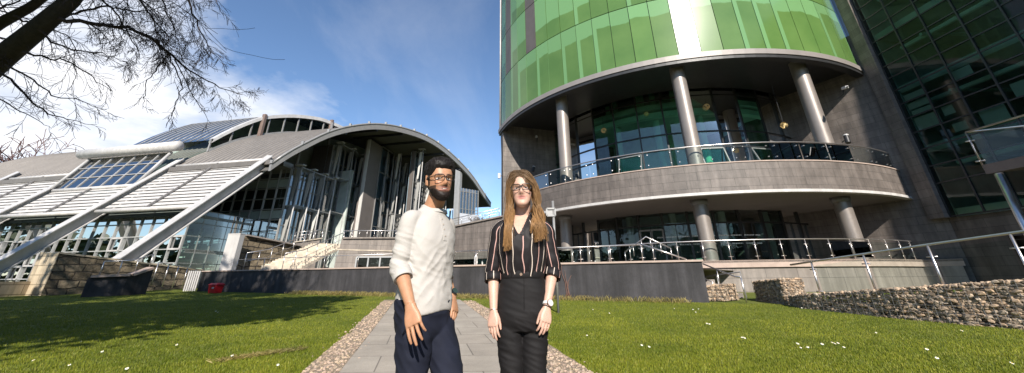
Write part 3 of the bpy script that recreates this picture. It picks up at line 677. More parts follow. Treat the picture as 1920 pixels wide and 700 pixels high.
# daisies
def daisies():
    rng = random.Random(21)
    px = [(1112, 583), (1143, 590), (1265, 581), (1300, 583), (1305, 588), (1310, 582), (1326, 610), (1331, 611), (1392, 637), (1397, 638), (1497, 649), (1503, 657), (1516, 656), (1543, 650), (1562, 647), (1567, 649), (1573, 648), (1584, 656), (1644, 628), (1740, 660), (1759, 677), (1900, 687), (1204, 652), (1218, 655), (1101, 633), (1504, 580), (1805, 624), (408, 588), (512, 570), (404, 586), (150, 645), (236, 697), (434, 672), (190, 664), (128, 690), (330, 651), (60, 681), (520, 690)]
    for i, (x, y) in enumerate(px):
        p = ong(x, y); p.z = gz(p.x, p.y) + .035
        lab = 'tiny white daisy in the sunny lawn right of the path' if x > 960 else 'tiny white daisy in the lawn left of the path'
        if x < 960: p = ong(x, y); p.z = gz(p.x, p.y) + .035
        t = thing('daisy', lab, 'flower', 'daisies in the right lawn' if x > 960 else 'daisies in the left lawn', loc=p); s = rng.uniform(.016, .024)
        mb = MB(); nrm = V((rng.uniform(-.3, .3), -.6, 1)).normalized(); ax = nrm.cross(V((1, 0, 0))).normalized(); ay = nrm.cross(ax)
        for k in range(9):
            a = 2 * PI * k / 9; d = ax * math.cos(a) + ay * math.sin(a); e = ax * math.cos(a + .3) + ay * math.sin(a + .3); g = ax * math.cos(a - .3) + ay * math.sin(a - .3)
            mb.face((p, p + g * s * .7, p + d * s, p + e * s * .7))
        mb.build('petals', M['daisy'], t, recalc=False); mb = MB(); mb.tube([p - nrm * .002, p + nrm * .006], s * .3, 6); mb.build('flower_head', M['daisy_y'], t); 
        mb = MB(); mb.tube([p - V((0, 0, .06)), p], .0015, 4); mb.build('stem', M['grass_stem'], t)
M['daisy'] = pmat('daisy_white', (.8, .8, .76), .7, var=.03, bump=0); M['daisy_y'] = pmat('daisy_yellow', (.7, .45, .04), .7, var=.1, bump=0); M['grass_stem'] = pmat('stem_green', (.06, .11, .02), .7, bump=0)
daisies()

# ================================================================ charcoal wall
def build_walls():
    B = thing('charcoal_retaining_wall', 'long low charcoal rendered wall with pinkish coping across the top of the lawn', 'wall', loc=WB0.lerp(WB1, .5) + V((0, 0, -.6)))
    n = V((WDIR.y, -WDIR.x, 0)); n = n if n.y < 0 else -n
    zl = onplane(380, 508, WB0, n).z; zr = onplane(1315, 487, WB0, n).z
    xl = onplane(380, 508, WB0, n); xr = onplane(1315, 487, WB0, n)
    a = V((xl.x, xl.y, 0)); b = V((xr.x, xr.y, 0))
    mb = MB(); lo = V((0, 0, -1.4))
    back = -n * .4
    # wall with sloping top
    P = [a + lo, b + lo, b + V((0, 0, zr - .07)), a + V((0, 0, zl - .07))]
    mb.prism(P, back); mb.build('wall_face', M['render_dark'], B)
    # return at the right end running back
    mb = MB(); e = b + back; d = azv(20); mb.prism([e + lo, e + lo + d * 5, e + d * 5 + V((0, 0, zr - .07)), e + V((0, 0, zr - .07))], -WDIR * .35); mb.build('return_wall', M['render_dark'], B)
    mb = MB(); P = [a + n * .06 + V((0, 0, zl - .068)), b + n * .06 + WDIR * .05 + V((0, 0, zr - .068)), b + n * .06 + WDIR * .05 + V((0, 0, zr)), a + n * .06 + V((0, 0, zl))]; mb.prism(P, -n * .52); mb.build('coping', M['coping'], B)
    # left return running back from the corner
    mb = MB(); mb.prism([a + lo, a + lo + azv(-20) * 6, a + azv(-20) * 6 + V((0, 0, zl - .4)), a + V((0, 0, zl - .07))], WDIR * .35); mb.build('return_wall', M['render_dark'], B)
    # paving behind the wall (ramp level)
    mb = MB(); q = [a + back + V((0, 0, zl - .3)), b + back + V((0, 0, zr - .3)), V((12, 21.0, zr - .3)), V((2, 26, zr - .3)), V((-22, 33, zl - .3))]; mb.face(q); tag(mb.build('walkway', M['concrete_tile']), kind='structure')
    return a, b, zl, zr, n
WA, WBv, WZL, WZR, WNRM = build_walls()
def rail_run(name, label, pts, h=.95, posts=None, glass=True, mid=0, group=None, r=.024, ext=None, cat='railing', fat=.022):
    """pts: base line in world; a handrail, posts with glass clamps, glass panes"""
    T = thing(name, label, cat, group, loc=pts[0]); up = V((0, 0, h))
    mb = MB(); mb.tube([V(p) + up for p in pts], r, 8); mb.build('handrail', M['steel'], T, smooth=True)
    # sample along
    seg = [(V(b) - V(a)).length for a, b in zip(pts[:-1], pts[1:])]; tot = sum(seg); n = posts or max(2, round(tot / 1.25) + 1)
    def at(t):
        d = t * tot
        for (a, b), s in zip(zip(pts[:-1], pts[1:]), seg):
            if d <= s + 1e-6: return V(a).lerp(V(b), d / s), (V(b) - V(a)).normalized()
            d -= s
        return V(pts[-1]), (V(pts[-1]) - V(pts[-2])).normalized()
    for i in range(n):
        p, d = at(i / (n - 1)); mb = MB(); mb.tube([p, p + up], fat, 8)
        if glass:
            dh = V((d.x, d.y, 0)).normalized()
            for z in (.2 * h, .78 * h): mb.tube([p - dh * .11 + V((0, 0, z)), p + dh * .11 + V((0, 0, z))], .016, 6)
        mb.build('post', M['steel'], T, smooth=True)
        if glass and i < n - 1:
            q, d2 = at((i + 1) / (n - 1)); d = (q - p).normalized(); mb = MB(); a, b = p + d * .09, q - d * .09; mb.face((a + up * .1, b + up * .1, b + up * .9, a + up * .9)); mb.build('glass_pane', M['glass_clear'], T)
    for m in range(mid):
        mb = MB(); mb.tube([V(p) + up * ((m + 1) / (mid + 1)) for p in pts], .012, 6); mb.build('mid_rail', M['steel'], T, smooth=True)
    return T
def wallpt(px, o=.2, dz=0):
    p = onplane(px, 490, WA, WNRM); t = (p - WA).dot(WDIR) / (WBv - WA).dot(WDIR)
    q = WA.lerp(WBv, t); return V((q.x, q.y, WZL + (WZR - WZL) * t + dz)) - WNRM * o
rail_run('glass_railing', 'glass and steel railing standing on the charcoal wall behind the two people', [wallpt(845), wallpt(1030), wallpt(1205)], h=.62, posts=8)
rail_run('stair_handrail', 'thin plain steel handrail along the left part of the charcoal wall before the stairs', [wallpt(440), wallpt(735)], h=.62, posts=6, glass=False, r=.018, fat=.016)
# ================================================================ arched hall
_d = ray(225, 492); HO = _d * (36 / math.hypot(_d.x, _d.y)); HO.z = 0
HA, HU, HW = azv(32), azv(-79), azv(11)
HAN = V((HA.y, -HA.x, 0))
# arch profile: distance along the gable line -> height of the roof edge
AP = [(-1.55, -.55), (0, 1.36), (7.38, 10.34), (9.38, 12.33), (11.24, 13.94), (13.42, 15.30), (16.62, 16.70), (20.46, 17.55), (25.05, 17.72), (29.38, 16.80), (34.34, 14.74), (38.1, 12.2), (39.6, 11.2)]
def apz(s):
    # smooth (monotone-ish) interpolation of the arch
    for i in range(len(AP) - 1):
        if s <= AP[i + 1][0] or i == len(AP) - 2:
            (s0, z0), (s1, z1) = AP[i], AP[i + 1]; t = (s - s0) / (s1 - s0)
            if i < 2: return z0 + (z1 - z0) * t
            pm = AP[i - 1] if i > 0 else AP[i]; pn = AP[i + 2] if i + 2 < len(AP) else AP[i + 1]
            m0 = (z1 - pm[1]) / (s1 - pm[0]); m1 = (pn[1] - z0) / (pn[0] - s0); h = s1 - s0
            return (2 * t ** 3 - 3 * t * t + 1) * z0 + (t ** 3 - 2 * t * t + t) * h * m0 + (-2 * t ** 3 + 3 * t * t) * z1 + (t ** 3 - t * t) * h * m1
def hp(u, s, dz=0): return HO + HA * s + HU * u + V((0, 0, apz(s) + dz))
_e = (hp(0, 7.38) - hp(0, 0)); E1 = _e.normalized(); HS = HU.cross(E1).normalized()
if HS.z < 0: HS = -HS
def sp(u, e, o=0): return hp(0, 0) + HU * u + E1 * e + HS * o       # on the sloping south face
def hs(px, py, o=0): return onplane(px, py, hp(0, 0) + HS * o, HS)
def build_hall():
    B = thing('arched_glass_hall', 'long arched hall with white sloping beams, louvres and a tall glass gable', 'building', loc=HO + V((0, 0, -.5)))
    # ---- main roof: ribbed sheet swept along the hall
    S = [7.0 + .6 * i for i in range(55)]
    def roof_sheet(name, u0, u1, s0, s1, lift, mat, rib=.6, th=.25, ribh=.07):
        SS = [s0 + (s1 - s0) * i / max(2, round((s1 - s0) / .7)) for i in range(max(2, round((s1 - s0) / .7)) + 1)]
        mb = MB(); r1 = [hp(u0, s, lift) for s in SS]; r2 = [hp(u1, s, lift) for s in SS]; b1 = [hp(u0, s, lift - th) for s in SS]; b2 = [hp(u1, s, lift - th) for s in SS]
        for i in range(len(SS) - 1):
            mb.face((r1[i], r1[i + 1], r2[i + 1], r2[i])); mb.face((b1[i], b2[i], b2[i + 1], b1[i + 1])); mb.face((r1[i], b1[i], b1[i + 1], r1[i + 1])); mb.face((r2[i], r2[i + 1], b2[i + 1], b2[i]))
        mb.face((r1[0], r2[0], b2[0], b1[0])); mb.face((r1[-1], b1[-1], b2[-1], r2[-1]))
        if rib:
            u = u0 + rib / 2
            while u < u1:
                for i in range(len(SS) - 1):
                    a, b = hp(u, SS[i], lift), hp(u, SS[i + 1], lift); w = HU * .09; h = V((0, 0, ribh))
                    mb.face((a - w, b - w, b - w * .4 + h, a - w * .4 + h)); mb.face((a - w * .4 + h, b - w * .4 + h, b + w * .4 + h, a + w * .4 + h)); mb.face((a + w * .4 + h, b + w * .4 + h, b + w, a + w))
                mb.face((hp(u, SS[0], lift) - HU * .09, hp(u, SS[0], lift) + HU * .09, hp(u, SS[0], lift + ribh) + HU * .036, hp(u, SS[0], lift + ribh) - HU * .036))
                u += rib
        return mb.build(name, mat, B)
    roof_sheet('roof', -.9, 44, 7.2, 39.6, .0, M['roof_metal'], .62, .28, .08)
    # eaves gutter along the foot of the roof
    for (u0, u1) in ((-.8, 10.1), (21.2, 44)):
        a, b = hp(u0, 7.1, -.25), hp(u1, 7.1, -.25); g = MB(); g.bar(a - HA * .12, b - HA * .12, .7, .42); g.build('eaves_gutter', M['roof_metal'], B)
    # edge band of the arch facing the gable
    SS = [6.6 + .75 * i for i in range(45)]; mb = MB()
    for i in range(len(SS) - 1):
        a, b = SS[i], SS[i + 1]
        for (u0, u1, z0, z1) in ((-1.15, -.93, .12, -.48),):
            P = [hp(u0, a, z0), hp(u0, b, z0), hp(u0, b, z1), hp(u0, a, z1)]; Q = [hp(u1, a, z0), hp(u1, b, z0), hp(u1, b, z1), hp(u1, a, z1)]
            for j in range(4): k = (j + 1) % 4; mb.face((P[j], P[k], Q[k], Q[j]))
            mb.face(P); mb.face(Q[::-1])
    mb.build('arch_edge_band', M['mid_metal'], B)
    mb = MB(); mb.tube([hp(-1.1, s, .2) for s in SS], .12, 8); mb.build('arch_edge_tube', M['mid_metal'], B, smooth=True)
    mb = MB()
    for i in range(len(SS) - 1):
        if i % 3 == 0: p = hp(-1.1, SS[i], .22); mb.box(p + V((0, 0, .12)), .22, .22, .3)
    mb.build('edge_bracket', M['mid_metal'], B)
    # underside lining
    mb = MB()
    for i in range(len(SS) - 1):
        a, b = SS[i], SS[i + 1]; mb.face((hp(-.92, a, -.42), hp(-.92, b, -.42), hp(9, b, -.42), hp(9, a, -.42)))
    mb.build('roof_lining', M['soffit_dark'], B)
    # purlin ribs seen under the overhang
    for s in (9.5, 13.2, 17, 20.8, 24.6, 28.4, 32.2):
        mb = MB(); mb.bar(hp(-.9, s, -.55), hp(6, s, -.55), .22, .3); mb.build('roof_beam', M['dark_metal'], B)
    # ---- sloping beams down to the ground
    for u, e1 in ((0, 12.2), (10.6, 13.0), (21.2, 13.0), (31.8, 13.0), (42.4, 13)):
        mb = MB(); a, b = sp(u, -2.6, 0), sp(u, e1 - .6, 0)
        # an I-shaped girder: top flange, web, bottom flange
        mb.bar(sp(u, -2.6, .30), sp(u, e1 - .6, .30), .72, .07, HS); mb.bar(sp(u, -2.6, -.10), sp(u, e1 - .6, -.10), .16, .72, HS); mb.bar(sp(u, -2.6, -.50), sp(u, e1 - .6, -.50), .66, .07, HS)
        mb.build('sloping_beam', M['white_metal'], B)
    # ---- louvre banks between the beams
    for bay, (u0, u1, e0, e1) in enumerate(((.55, 10.1, 5.2, 11.3), (11.1, 20.7, 5.2, 8.55), (21.7, 31.3, 5.2, 11.3), (32.3, 41.9, 5.2, 11.3))):
        mb = MB(); e = e0 + .25
        while e < e1:
            a, b = sp(u0, e, -.02), sp(u1, e, -.02); mb.bar(a, b, .34, .03, (HS + E1 * .12).normalized()); e += .43
        mb.build('louvre_blades', M['white_tube'], B)
        mb = MB(); mb.tube([sp(u0, e0, .05), sp(u1, e0, .05)], .17, 12); mb.build('louvre_tube', M['white_tube'], B, smooth=True)
        mb = MB(); mb.tube([sp(u0, e1 + .1, .05), sp(u1, e1 + .1, .05)], .15, 12); mb.build('louvre_tube', M['white_tube'], B, smooth=True)
        um = (u0 + u1) / 2; mb = MB(); mb.bar(sp(um, e0, .12), sp(um, e1, .12), .14, .12, HS); mb.build('louvre_rib', M['grey_metal'], B)
        # dark sheet behind the blades
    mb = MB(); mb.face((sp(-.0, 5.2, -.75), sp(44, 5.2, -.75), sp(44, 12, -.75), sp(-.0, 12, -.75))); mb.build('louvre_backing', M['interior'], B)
    # ---- raised glazed lantern: dormer front, rolled eave, blue glass roof, clerestory side
    u0, u1 = 10.9, 20.9
    lo = [sp(u0, 8.75, .1), sp(u1, 8.75, .1)]
    up_ = lambda u: sp(u, 11.6, .1) + V((0, 0, 1.15)) - HW * .3
    hi = [up_(u0), up_(u1)]
    nb, nr = 7, 3; fr = MB()
    def fp(i, j): return (lo[0].lerp(lo[1], i / nb)).lerp(hi[0].lerp(hi[1], i / nb), j / nr)
    fn = (lo[1] - lo[0]).cross(hi[0] - lo[0]).normalized(); fn = fn if fn.y < 0 else -fn
    for i in range(nb + 1): fr.bar(fp(i, 0) + fn * .03, fp(i, nr) + fn * .03, .06, .1, fn)
    for j in range(nr + 1): fr.bar(fp(0, j) + fn * .028, fp(nb, j) + fn * .028, .055, .09, fn)
    mb = MB(); mb.face((lo[0], lo[1], hi[1], hi[0])); mb.build('dormer_glass', M['glass_dormer'], B, recalc=False); fr.build('dormer_frame', M['white_metal'], B)
    for u in (u0, u1): mb = MB(); i = 0 if u == u0 else nb; mb.tube([fp(i, 0) + fn * .15, fp(i, nr) + fn * .15], .12, 8); mb.build('dormer_corner_post', M['white_metal'], B, smooth=True)
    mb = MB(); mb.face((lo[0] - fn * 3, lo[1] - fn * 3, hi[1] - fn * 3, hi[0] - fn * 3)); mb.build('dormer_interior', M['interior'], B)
    ev0, ev1 = hi[0] - HU * .9 + fn * .35 + V((0, 0, .38)), hi[1] + HU * 1.0 + fn * .35 + V((0, 0, .38))
    mb = MB(); mb.tube([ev0, ev1], .48, 20); mb.build('rolled_eave', M['white_tube'], B, smooth=True)
    # lantern vault: runs up the arch and over, lifted
    LIFT = 1.55
    def lp(u, s, dz=0):
        if s < 9.6: return None
        return hp(u, s, LIFT + dz)
    e_s = 9.6
    SS2 = [9.3 + .8 * i for i in range(34)]
    def lz(s): return 2.35 * min(1, max(.55, .55 + (s - 9.3) / 9)) if s < 20 else 2.35 * max(.0, 1 - (s - 20) / 17)
    P1 = [hp(u0 - .5, s, lz(s)) for s in SS2]; P2 = [hp(u1 + .3, s, lz(s)) for s in SS2]
    mb = MB()
    for i in range(len(SS2) - 1): mb.face((P1[i], P1[i + 1], P2[i + 1], P2[i]))
    mb.build('lantern_roof_glass', M['glass_roof_blue'], B, smooth=True)
    mb = MB()
    for k in range(1, 12):
        u = u0 - .5 + (u1 + .8 - u0) * k / 12; mb2 = [hp(u, s, lz(s) + .05) for s in SS2]; mb.tube(mb2, .06, 5)
    mb.build('lantern_roof_bars', M['mid_metal'], B, smooth=True)
    mb = MB()
    for i in range(len(SS2) - 1):
        for w in ((-.25, .25),):
            a, b, c, d = hp(u0 - .5 + w[0], SS2[i], lz(SS2[i]) + .14), hp(u0 - .5 + w[0], SS2[i + 1], lz(SS2[i + 1]) + .14), hp(u0 - .5 + w[1], SS2[i + 1], lz(SS2[i + 1]) + .14), hp(u0 - .5 + w[1], SS2[i], lz(SS2[i]) + .14)
            dn = V((0, 0, -.42)); mb.face((a, b, c, d)); mb.face((a + dn, a, b, b + dn)[::-1]); mb.face((a + dn, d + dn, c + dn, b + dn)); mb.face((d, d + dn, c + dn, c)[::-1])
    mb.build('lantern_edge_band', M['white_metal'], B)
    # clerestory glass on its near side
    mb = MB(); fr = MB()
    for i in range(len(SS2) - 1):
        a, b = SS2[i], SS2[i + 1]; mb.face((hp(u0 - .45, a, .05), hp(u0 - .45, b, .05), hp(u0 - .45, b, lz(b)), hp(u0 - .45, a, lz(a))))
    mb.build('clerestory_glass', M['glass_hall'], B, recalc=False)
    for i, s in enumerate(SS2):
        if i % 2 == 0: fr.bar(hp(u0 - .5, s, 0), hp(u0 - .5, s, lz(s) + .1), .12, .14, HU)
    for z in (.12,): 
        for i in range(len(SS2) - 1): fr.bar(hp(u0 - .55, SS2[i], z), hp(u0 - .55, SS2[i + 1], z), .16, .22)
    fr.build('clerestory_frame', M['mid_metal'], B)
    for s in (13.3, 21.3):
        mb = MB(); mb.bar(hp(u0 - .75, s, 0), hp(u0 - .75, s, lz(s) + .35), .3, .4, HU); mb.build('clerestory_post', M['brown_post'], B)
    mb = MB()
    for i in range(len(SS2) - 1): mb.face((hp(u0 + 4, SS2[i], 0), hp(u0 + 4, SS2[i + 1], 0), hp(u0 + 4, SS2[i + 1], lz(SS2[i + 1])), hp(u0 + 4, SS2[i], lz(SS2[i]))))
    mb.build('clerestory_inner_wall', M['interior_pale'], B)
    # cheek between dormer front and clerestory
    mb = MB(); q = [lo[0], hi[0], hp(u0 - .4, 9.4, lz(9.3)), hp(u0 - .4, 9.4, 0), sp(u0, 11.2, 0)]; mb.face(q); mb.build('dormer_cheek', M['glass_hall'], B)
    # ---- glass walls below
    off = 11.0
    QP = HO + HW * off
    def onq(px, py): return onplane(px, py, QP, HW)
    c0 = onq(548, 315)
    zt = c0.z
    def wallglass(a, b, z0, z1, nx, zs, mat='glass_hall', name='curtain_glass', fat=.09, proud=.05, fmat='white_metal', outn=None, rnd=None, zfat=.1):
        a = V((a.x, a.y, 0)); b = V((b.x, b.y, 0)); d = (b - a).normalized(); n = outn or V((d.y, -d.x, 0))
        mb = MB(); mb.face((a + V((0, 0, z0)), b + V((0, 0, z0)), b + V((0, 0, z1)), a + V((0, 0, z1)))); mb.build(name, M[mat], B, recalc=False)
        fr = MB()
        for i in range(nx + 1): p = a.lerp(b, i / nx) + n * proud; fr.bar(p + V((0, 0, z0)), p + V((0, 0, z1)), fat, .12, n)
        for z in zs: fr.bar(a + V((0, 0, z)) + n * proud, b + V((0, 0, z)) + n * proud, .1, zfat * .7)
        fr.build(name.replace('glass', 'frame'), M[fmat], B)
    # south wall, from the corner far to the left; storeys of 2.6 m with extra transoms
    cl = c0 + HU * 66
    zb = -.6; rows = [zb + (zt - zb) * k / 11 for k in range(12)]
    wallglass(c0, c0 + HU * 18, zb, zt, 15, rows, fmat='pale_frame', outn=-HW, fat=.055)
    # under the louvres the glass stands farther forward, with a return at the nearest beam
    f0 = HO + HW * 4.3 + HU * .9; f1 = f0 + HU * 43
    wallglass(f0, f1, zb, 5.5, 36, [zb + 6.1 * k / 6 for k in range(7)], fmat='pale_frame', outn=-HW, fat=.05)
    wallglass(f0 + HW * 6.6, f0, zb, 5.5, 6, [zb + 6.1 * k / 6 for k in range(7)], fmat='pale_frame', fat=.05, name='return_glass', mat='glass_return')
    for k_ in (3, 6, 9):
        mb = MB(); q = c0 - HW * .02; e_ = q + HU * 17.9; mb.face((V((q.x, q.y, rows[k_] + .12)), V((e_.x, e_.y, rows[k_] + .12)), V((e_.x, e_.y, rows[k_ + 1] - .12)), V((q.x, q.y, rows[k_ + 1] - .12)))); mb.build('spandrel_panel', M['spandrel'], B, recalc=False)
    mb = MB(); mb.bar(c0 - HW * .5 + V((0, 0, .12)), c0 + HU * 18 - HW * .5 + V((0, 0, .12)), 1.4, .5); mb.build('roof_ledge', M['mid_metal'], B)
    # opened sashes and bright bars of the lower glazing
    fr = MB(); rng = random.Random(4)
    for k in range(26):
        i = rng.randrange(0, 36); j = rng.choice((1, 2, 3, 4)); a = (f0 + HU * (i * 1.194 + .04) - HW * .12) if k > 6 else (c0 + HU * (rng.randrange(1, 14) * 1.2 + .05) - HW * .12); a.z = zb + j * 1.017 if k > 6 else rows[j + 2]; b = a + HU * 1.1; h = V((0, 0, .95))
        for s, t in ((a, b), (b, b + h), (b + h, a + h), (a + h, a)): fr.bar(s, t, .12, .1, HW)
        fr.build('opening_sash', M['white_metal'], B); fr = MB()
    # interior: floors, pale spandrels, blinds
    mb = MB()
    for k in (1, 4, 7, 10):
        z = rows[k] + .1; p = c0 + HW * .35; q = cl + HW * .35
        mb.prism([V((p.x, p.y, z)), V((q.x, q.y, z)), V((q.x, q.y, z)) + HW * 7, V((p.x, p.y, z)) + HW * 7], (0, 0, .28))
    for z in (2.2, 4.9): mb.prism([f0 + HW * .3 + V((0, 0, z)), f1 + HW * .3 + V((0, 0, z)), f1 + HW * 6 + V((0, 0, z)), f0 + HW * 6 + V((0, 0, z))], (0, 0, .25))
    mb.build('interior_floor', M['interior_mid'], B)
    mb = MB(); p = c0 + HW * 7.5; q = cl + HW * 7.5; mb.face((V((p.x, p.y, zb)), V((q.x, q.y, zb)), V((q.x, q.y, 9)), V((p.x, p.y, 9)))); mb.build('interior_wall', M['interior_light'], B)
    mb = MB()
    for k in range(300):
        p = f0 + HU * (rng.randrange(0, 36) * 1.194 + .04) + HW * rng.choice((.2, .5, 1.3)); w = rng.choice((1.1, 1.1, 2.3, 3.5)); h = rng.choice((.06, .1, .16, .3, .6)); p = V((p.x, p.y, zb + rng.randrange(0, 6) * 1.017 + rng.uniform(.08, .4))); g = rng.uniform(.2, .9); mb.cur = (g * .86, g, g * .92); mb.face((p, p + HU * w, p + HU * w + V((0, 0, h)), p + V((0, 0, h))))
    for k in range(260):
        i = rng.uniform(0, 17); j = rng.randrange(0, 11); w = rng.choice((.7, 1.1, 2.2, 3.4)); h = rng.choice((.06, .09, .12, .2, .5)); p = c0 + HU * (int(i / 1.2) * 1.2 + .06) + HW * rng.choice((.25, .6, 1.4)); z = rows[j] + rng.uniform(.1, .3)
        p = V((p.x, p.y, z)); g = rng.uniform(.25, 1.0); mb.cur = (g * .86, g, g * .92); mb.face((p, p + HU * w, p + HU * w + V((0, 0, h)), p + V((0, 0, h))))
    mb.build('blinds_and_shelves', M['blind_t'], B)
    for k in range(8):
        mb = MB(); p = c0 + HU * (2 + 6 * k) + HW * 2.2; mb.tube([V((p.x, p.y, zb)), V((p.x, p.y, 10))], .2, 8); mb.build('interior_column', M['interior_pale'], B, smooth=True)
    # ---- gable bays stepping away to the right
    def bay(a, t, z0, z1, nx, nst, mat='glass_blue', masts=True, left_panel=None, canopy=True, first_mast=0):
        a = V((a.x, a.y, 0)); b = a + HW * t; n = V((HW.y, -HW.x, 0))
        zz = [z0 + (z1 - z0) * k / (nst * 2) for k in range(nst * 2 + 1)]
        wallglass(a, b, z0, z1, nx * 3, zz, mat=mat, name='gable_glass', fmat='mid_metal', outn=n, fat=.08)
        # floor slabs behind
        mb = MB()
        for k in range(0, nst * 2 + 1, 2):
            p, q = a - n * .3 + V((0, 0, zz[k] - .2)), b - n * .3 + V((0, 0, zz[k] - .2)); mb.prism([p, q, q - n * .22, p - n * .22], (0, 0, .3))
        mb.build('gable_floor', M['interior_mid'], B)
        mb = MB()
        for k in range(nx * 5):
            j = rng.randrange(0, nst * 2); i = rng.randrange(0, nx * 3); p = a.lerp(b, i / (nx * 3)) - n * .25; w = HW * (t / (nx * 3)) * .9; h = V((0, 0, (zz[1] - zz[0]) * rng.uniform(.3, .95))); p.z = zz[j]; g = rng.uniform(.2, .9); mb.cur = (g * .95, g, g); mb.face((p, p + w, p + w + h, p + h))
        mb.build('gable_blinds', M['blind_t'], B)
        mb = MB(); mb.prism([a - n * .55 + V((0, 0, z0)), b - n * .55 + V((0, 0, z0)), b - n * .55 + V((0, 0, z1 - .1)), a - n * .55 + V((0, 0, z1 - .1))], -n * .1); mb.build('gable_backing', M['blue_back'], B)
        if masts:
            for i in range(first_mast, nx + 1):
                p = a.lerp(b, i / nx) + n * 1.15; mb = MB(); mb.tube([p + V((0, 0, z0)), p + V((0, 0, z1 + .1))], .07, 8); m_ = mb.build('mast', M['white_metal'], B, smooth=True)
                mb = MB(); mb.box(p + V((0, 0, z1 + .2)) - n * .2, .9, .5, .12, n, HW); mb.build('mast_head', M['white_metal'], m_)
                # triangular sail fins per storey
                for k in range(nst):
                    zt_, zb_ = zz[2 * k + 2] - .15, zz[2 * k] + .35
                    q = [p - n * .10 + V((0, 0, zt_)), p - n * .52 + V((0, 0, zt_)), p - n * .62 + V((0, 0, zb_)), p - n * .42 + V((0, 0, zb_))]
                    mb = MB(); mb.prism(q, HW * .05); mb.build('sail_fin', M['sail'] if (i + k) % 3 else M['sail_pale'], m_)
            for k in range(1, nst + 1):
                zc = zz[2 * k]; mb = MB()
                for o in (.35, .65, .95): mb.bar(a + n * o + V((0, 0, zc)), b + n * o + V((0, 0, zc)), .10, .04)
                mb.bar(a + n * 1.12 + V((0, 0, zc)), b + n * 1.12 + V((0, 0, zc)), .06, .10); mb.build('shading_walkway', M['mid_metal'], B)
        return b
    def onw(px, py, base): return onplane(px, py, base, V((HW.y, -HW.x, 0)))
    nG = V((HW.y, -HW.x, 0))
    # bay A: low tier next to the corner
    c1 = onw(612, 340, c0); tA = (c1 - c0).dot(HW)
    bay(c0, tA, -.6, zt, 3, 3)
    # bay B: taller tier
    zB = onw(625, 272, c0).z; c2 = onw(688, 300, c0); tB = (c2 - c1).dot(HW)
    bay(V((c1.x, c1.y, 0)) + nG * .02, tB, -.6, zB, 3, 4, mat='glass_blue')
    # panel wall closing the step between the tiers
    mb = MB(); p = V((c1.x, c1.y, 0)); mb.prism([p + V((0, 0, zt)), p + HU * 2.6 + V((0, 0, zt)), p + HU * 2.6 + V((0, 0, zB)), p + V((0, 0, zB))], HW * .3); mb.build('step_panel', M['brown_panel'], B)
    # tall pillar with its bright edge
    P0 = ondist(690, 300, 47.6); P0.z = 0; zP = ondist(690, 261, 47.6).z
    P1 = onw(713, 300, P0); P1.z = 0; P2 = onw(738, 300, P0); P2.z = 0
    mb = MB(); mb.prism([P0 + V((0, 0, -.6)), P0 + HU * .42 + V((0, 0, -.6)), P0 + HU * .42 + V((0, 0, zP)), P0 + V((0, 0, zP))], HW * .1); mb.build('pillar_edge', M['white_tube'], B)
    mb = MB(); mb.prism([P0 + HW * .12 + V((0, 0, -.6)), P1 + V((0, 0, -.6)), P1 + V((0, 0, zP)), P0 + HW * .12 + V((0, 0, zP))], -nG * .7); mb.build('pillar_panel', M['brown_panel2'], B)
    wallglass(P1, P2, -.6, zP, 2, [-.6 + (zP + .6) * k / 5 for k in range(6)], mat='glass_blue', name='pillar_glass', fmat='mid_metal', outn=nG)
    mb = MB(); mb.prism([P1 - nG * .5 + V((0, 0, -.6)), P2 - nG * .5 + V((0, 0, -.6)), P2 - nG * .5 + V((0, 0, zP)), P1 - nG * .5 + V((0, 0, zP))], -nG * .2); mb.build('pillar_backing', M['blue_back'], B)
    # bay C, D, E farther along
    zC = onw(745, 287, P0).z; P3 = onw(790, 300, P0); tC = (P3 - P2).dot(HW)
    bay(P2, tC, -.6, zC, 4, 4)
    D0 = ondist(778, 300, 50.5); D0.z = 0; zD = ondist(782, 284, 50.5).z; D1 = onw(842, 300, D0); tD = (D1 - D0).dot(HW)
    bay(D0, tD, -.6, zD, 4, 4)
    mb = MB(); mb.prism([D0 + V((0, 0, -.6)), D0 + HU * .5 + V((0, 0, -.6)), D0 + HU * .5 + V((0, 0, zD)), D0 + V((0, 0, zD))], -HW * .2); mb.build('step_panel', M['brown_panel'], B)
    E0 = ondist(853, 340, 52.0); E0.z = 0; zE = ondist(853, 318, 52.0).z; E1_ = ondist(862, 340, 53); E1_.z = 0
    mb = MB(); mb.prism([E0 + V((0, 0, -.6)), E1_ + V((0, 0, -.6)), E1_ + V((0, 0, zE)), E0 + V((0, 0, zE))], HW * 1.0); mb.build('end_pillar', M['white_metal'], B)
    E2 = ondist(896, 380, 55); E2.z = 0; zz0 = ondist(880, 350, 54).z
    wallglass(E1_ + HW * .3, E2, 2, 12.5, 6, [2, 4.5, 7.0, 9.5, 12], mat='glass_blue', name='end_glass', fmat='mid_metal')
    mb = MB(); a, b = E1_ + HW * .2, E2 - HW * .1; nn = V(((b - a).normalized().y, -(b - a).normalized().x, 0)); mb.prism([a + nn * .25 + V((0, 0, 4.2)), b + nn * .25 + V((0, 0, 4.2)), b + nn * .25 + V((0, 0, 8.8)), a + nn * .25 + V((0, 0, 8.8))], nn * .1); mb.build('frosted_screen', M['frost'], B)
    mb = MB(); mb.prism([a - nn * .6, b - nn * .6, b - nn * .6 + V((0, 0, 12.6)), a - nn * .6 + V((0, 0, 12.6))], -nn * .2); mb.build('end_wall', M['brown_panel'], B)
    # props between roof and wall heads
    for (px, py, dist) in ((617, 262, 47), (560, 290, 42.5), (718, 262, 52), (760, 280, 56)):
        p = ondist(px, py, dist); mb = MB(); mb.tube([V((p.x, p.y, p.z - 2.2)), V((p.x, p.y, p.z + 2.2))], .16, 8); mb.build('roof_prop', M['grey_metal'], B, smooth=True)
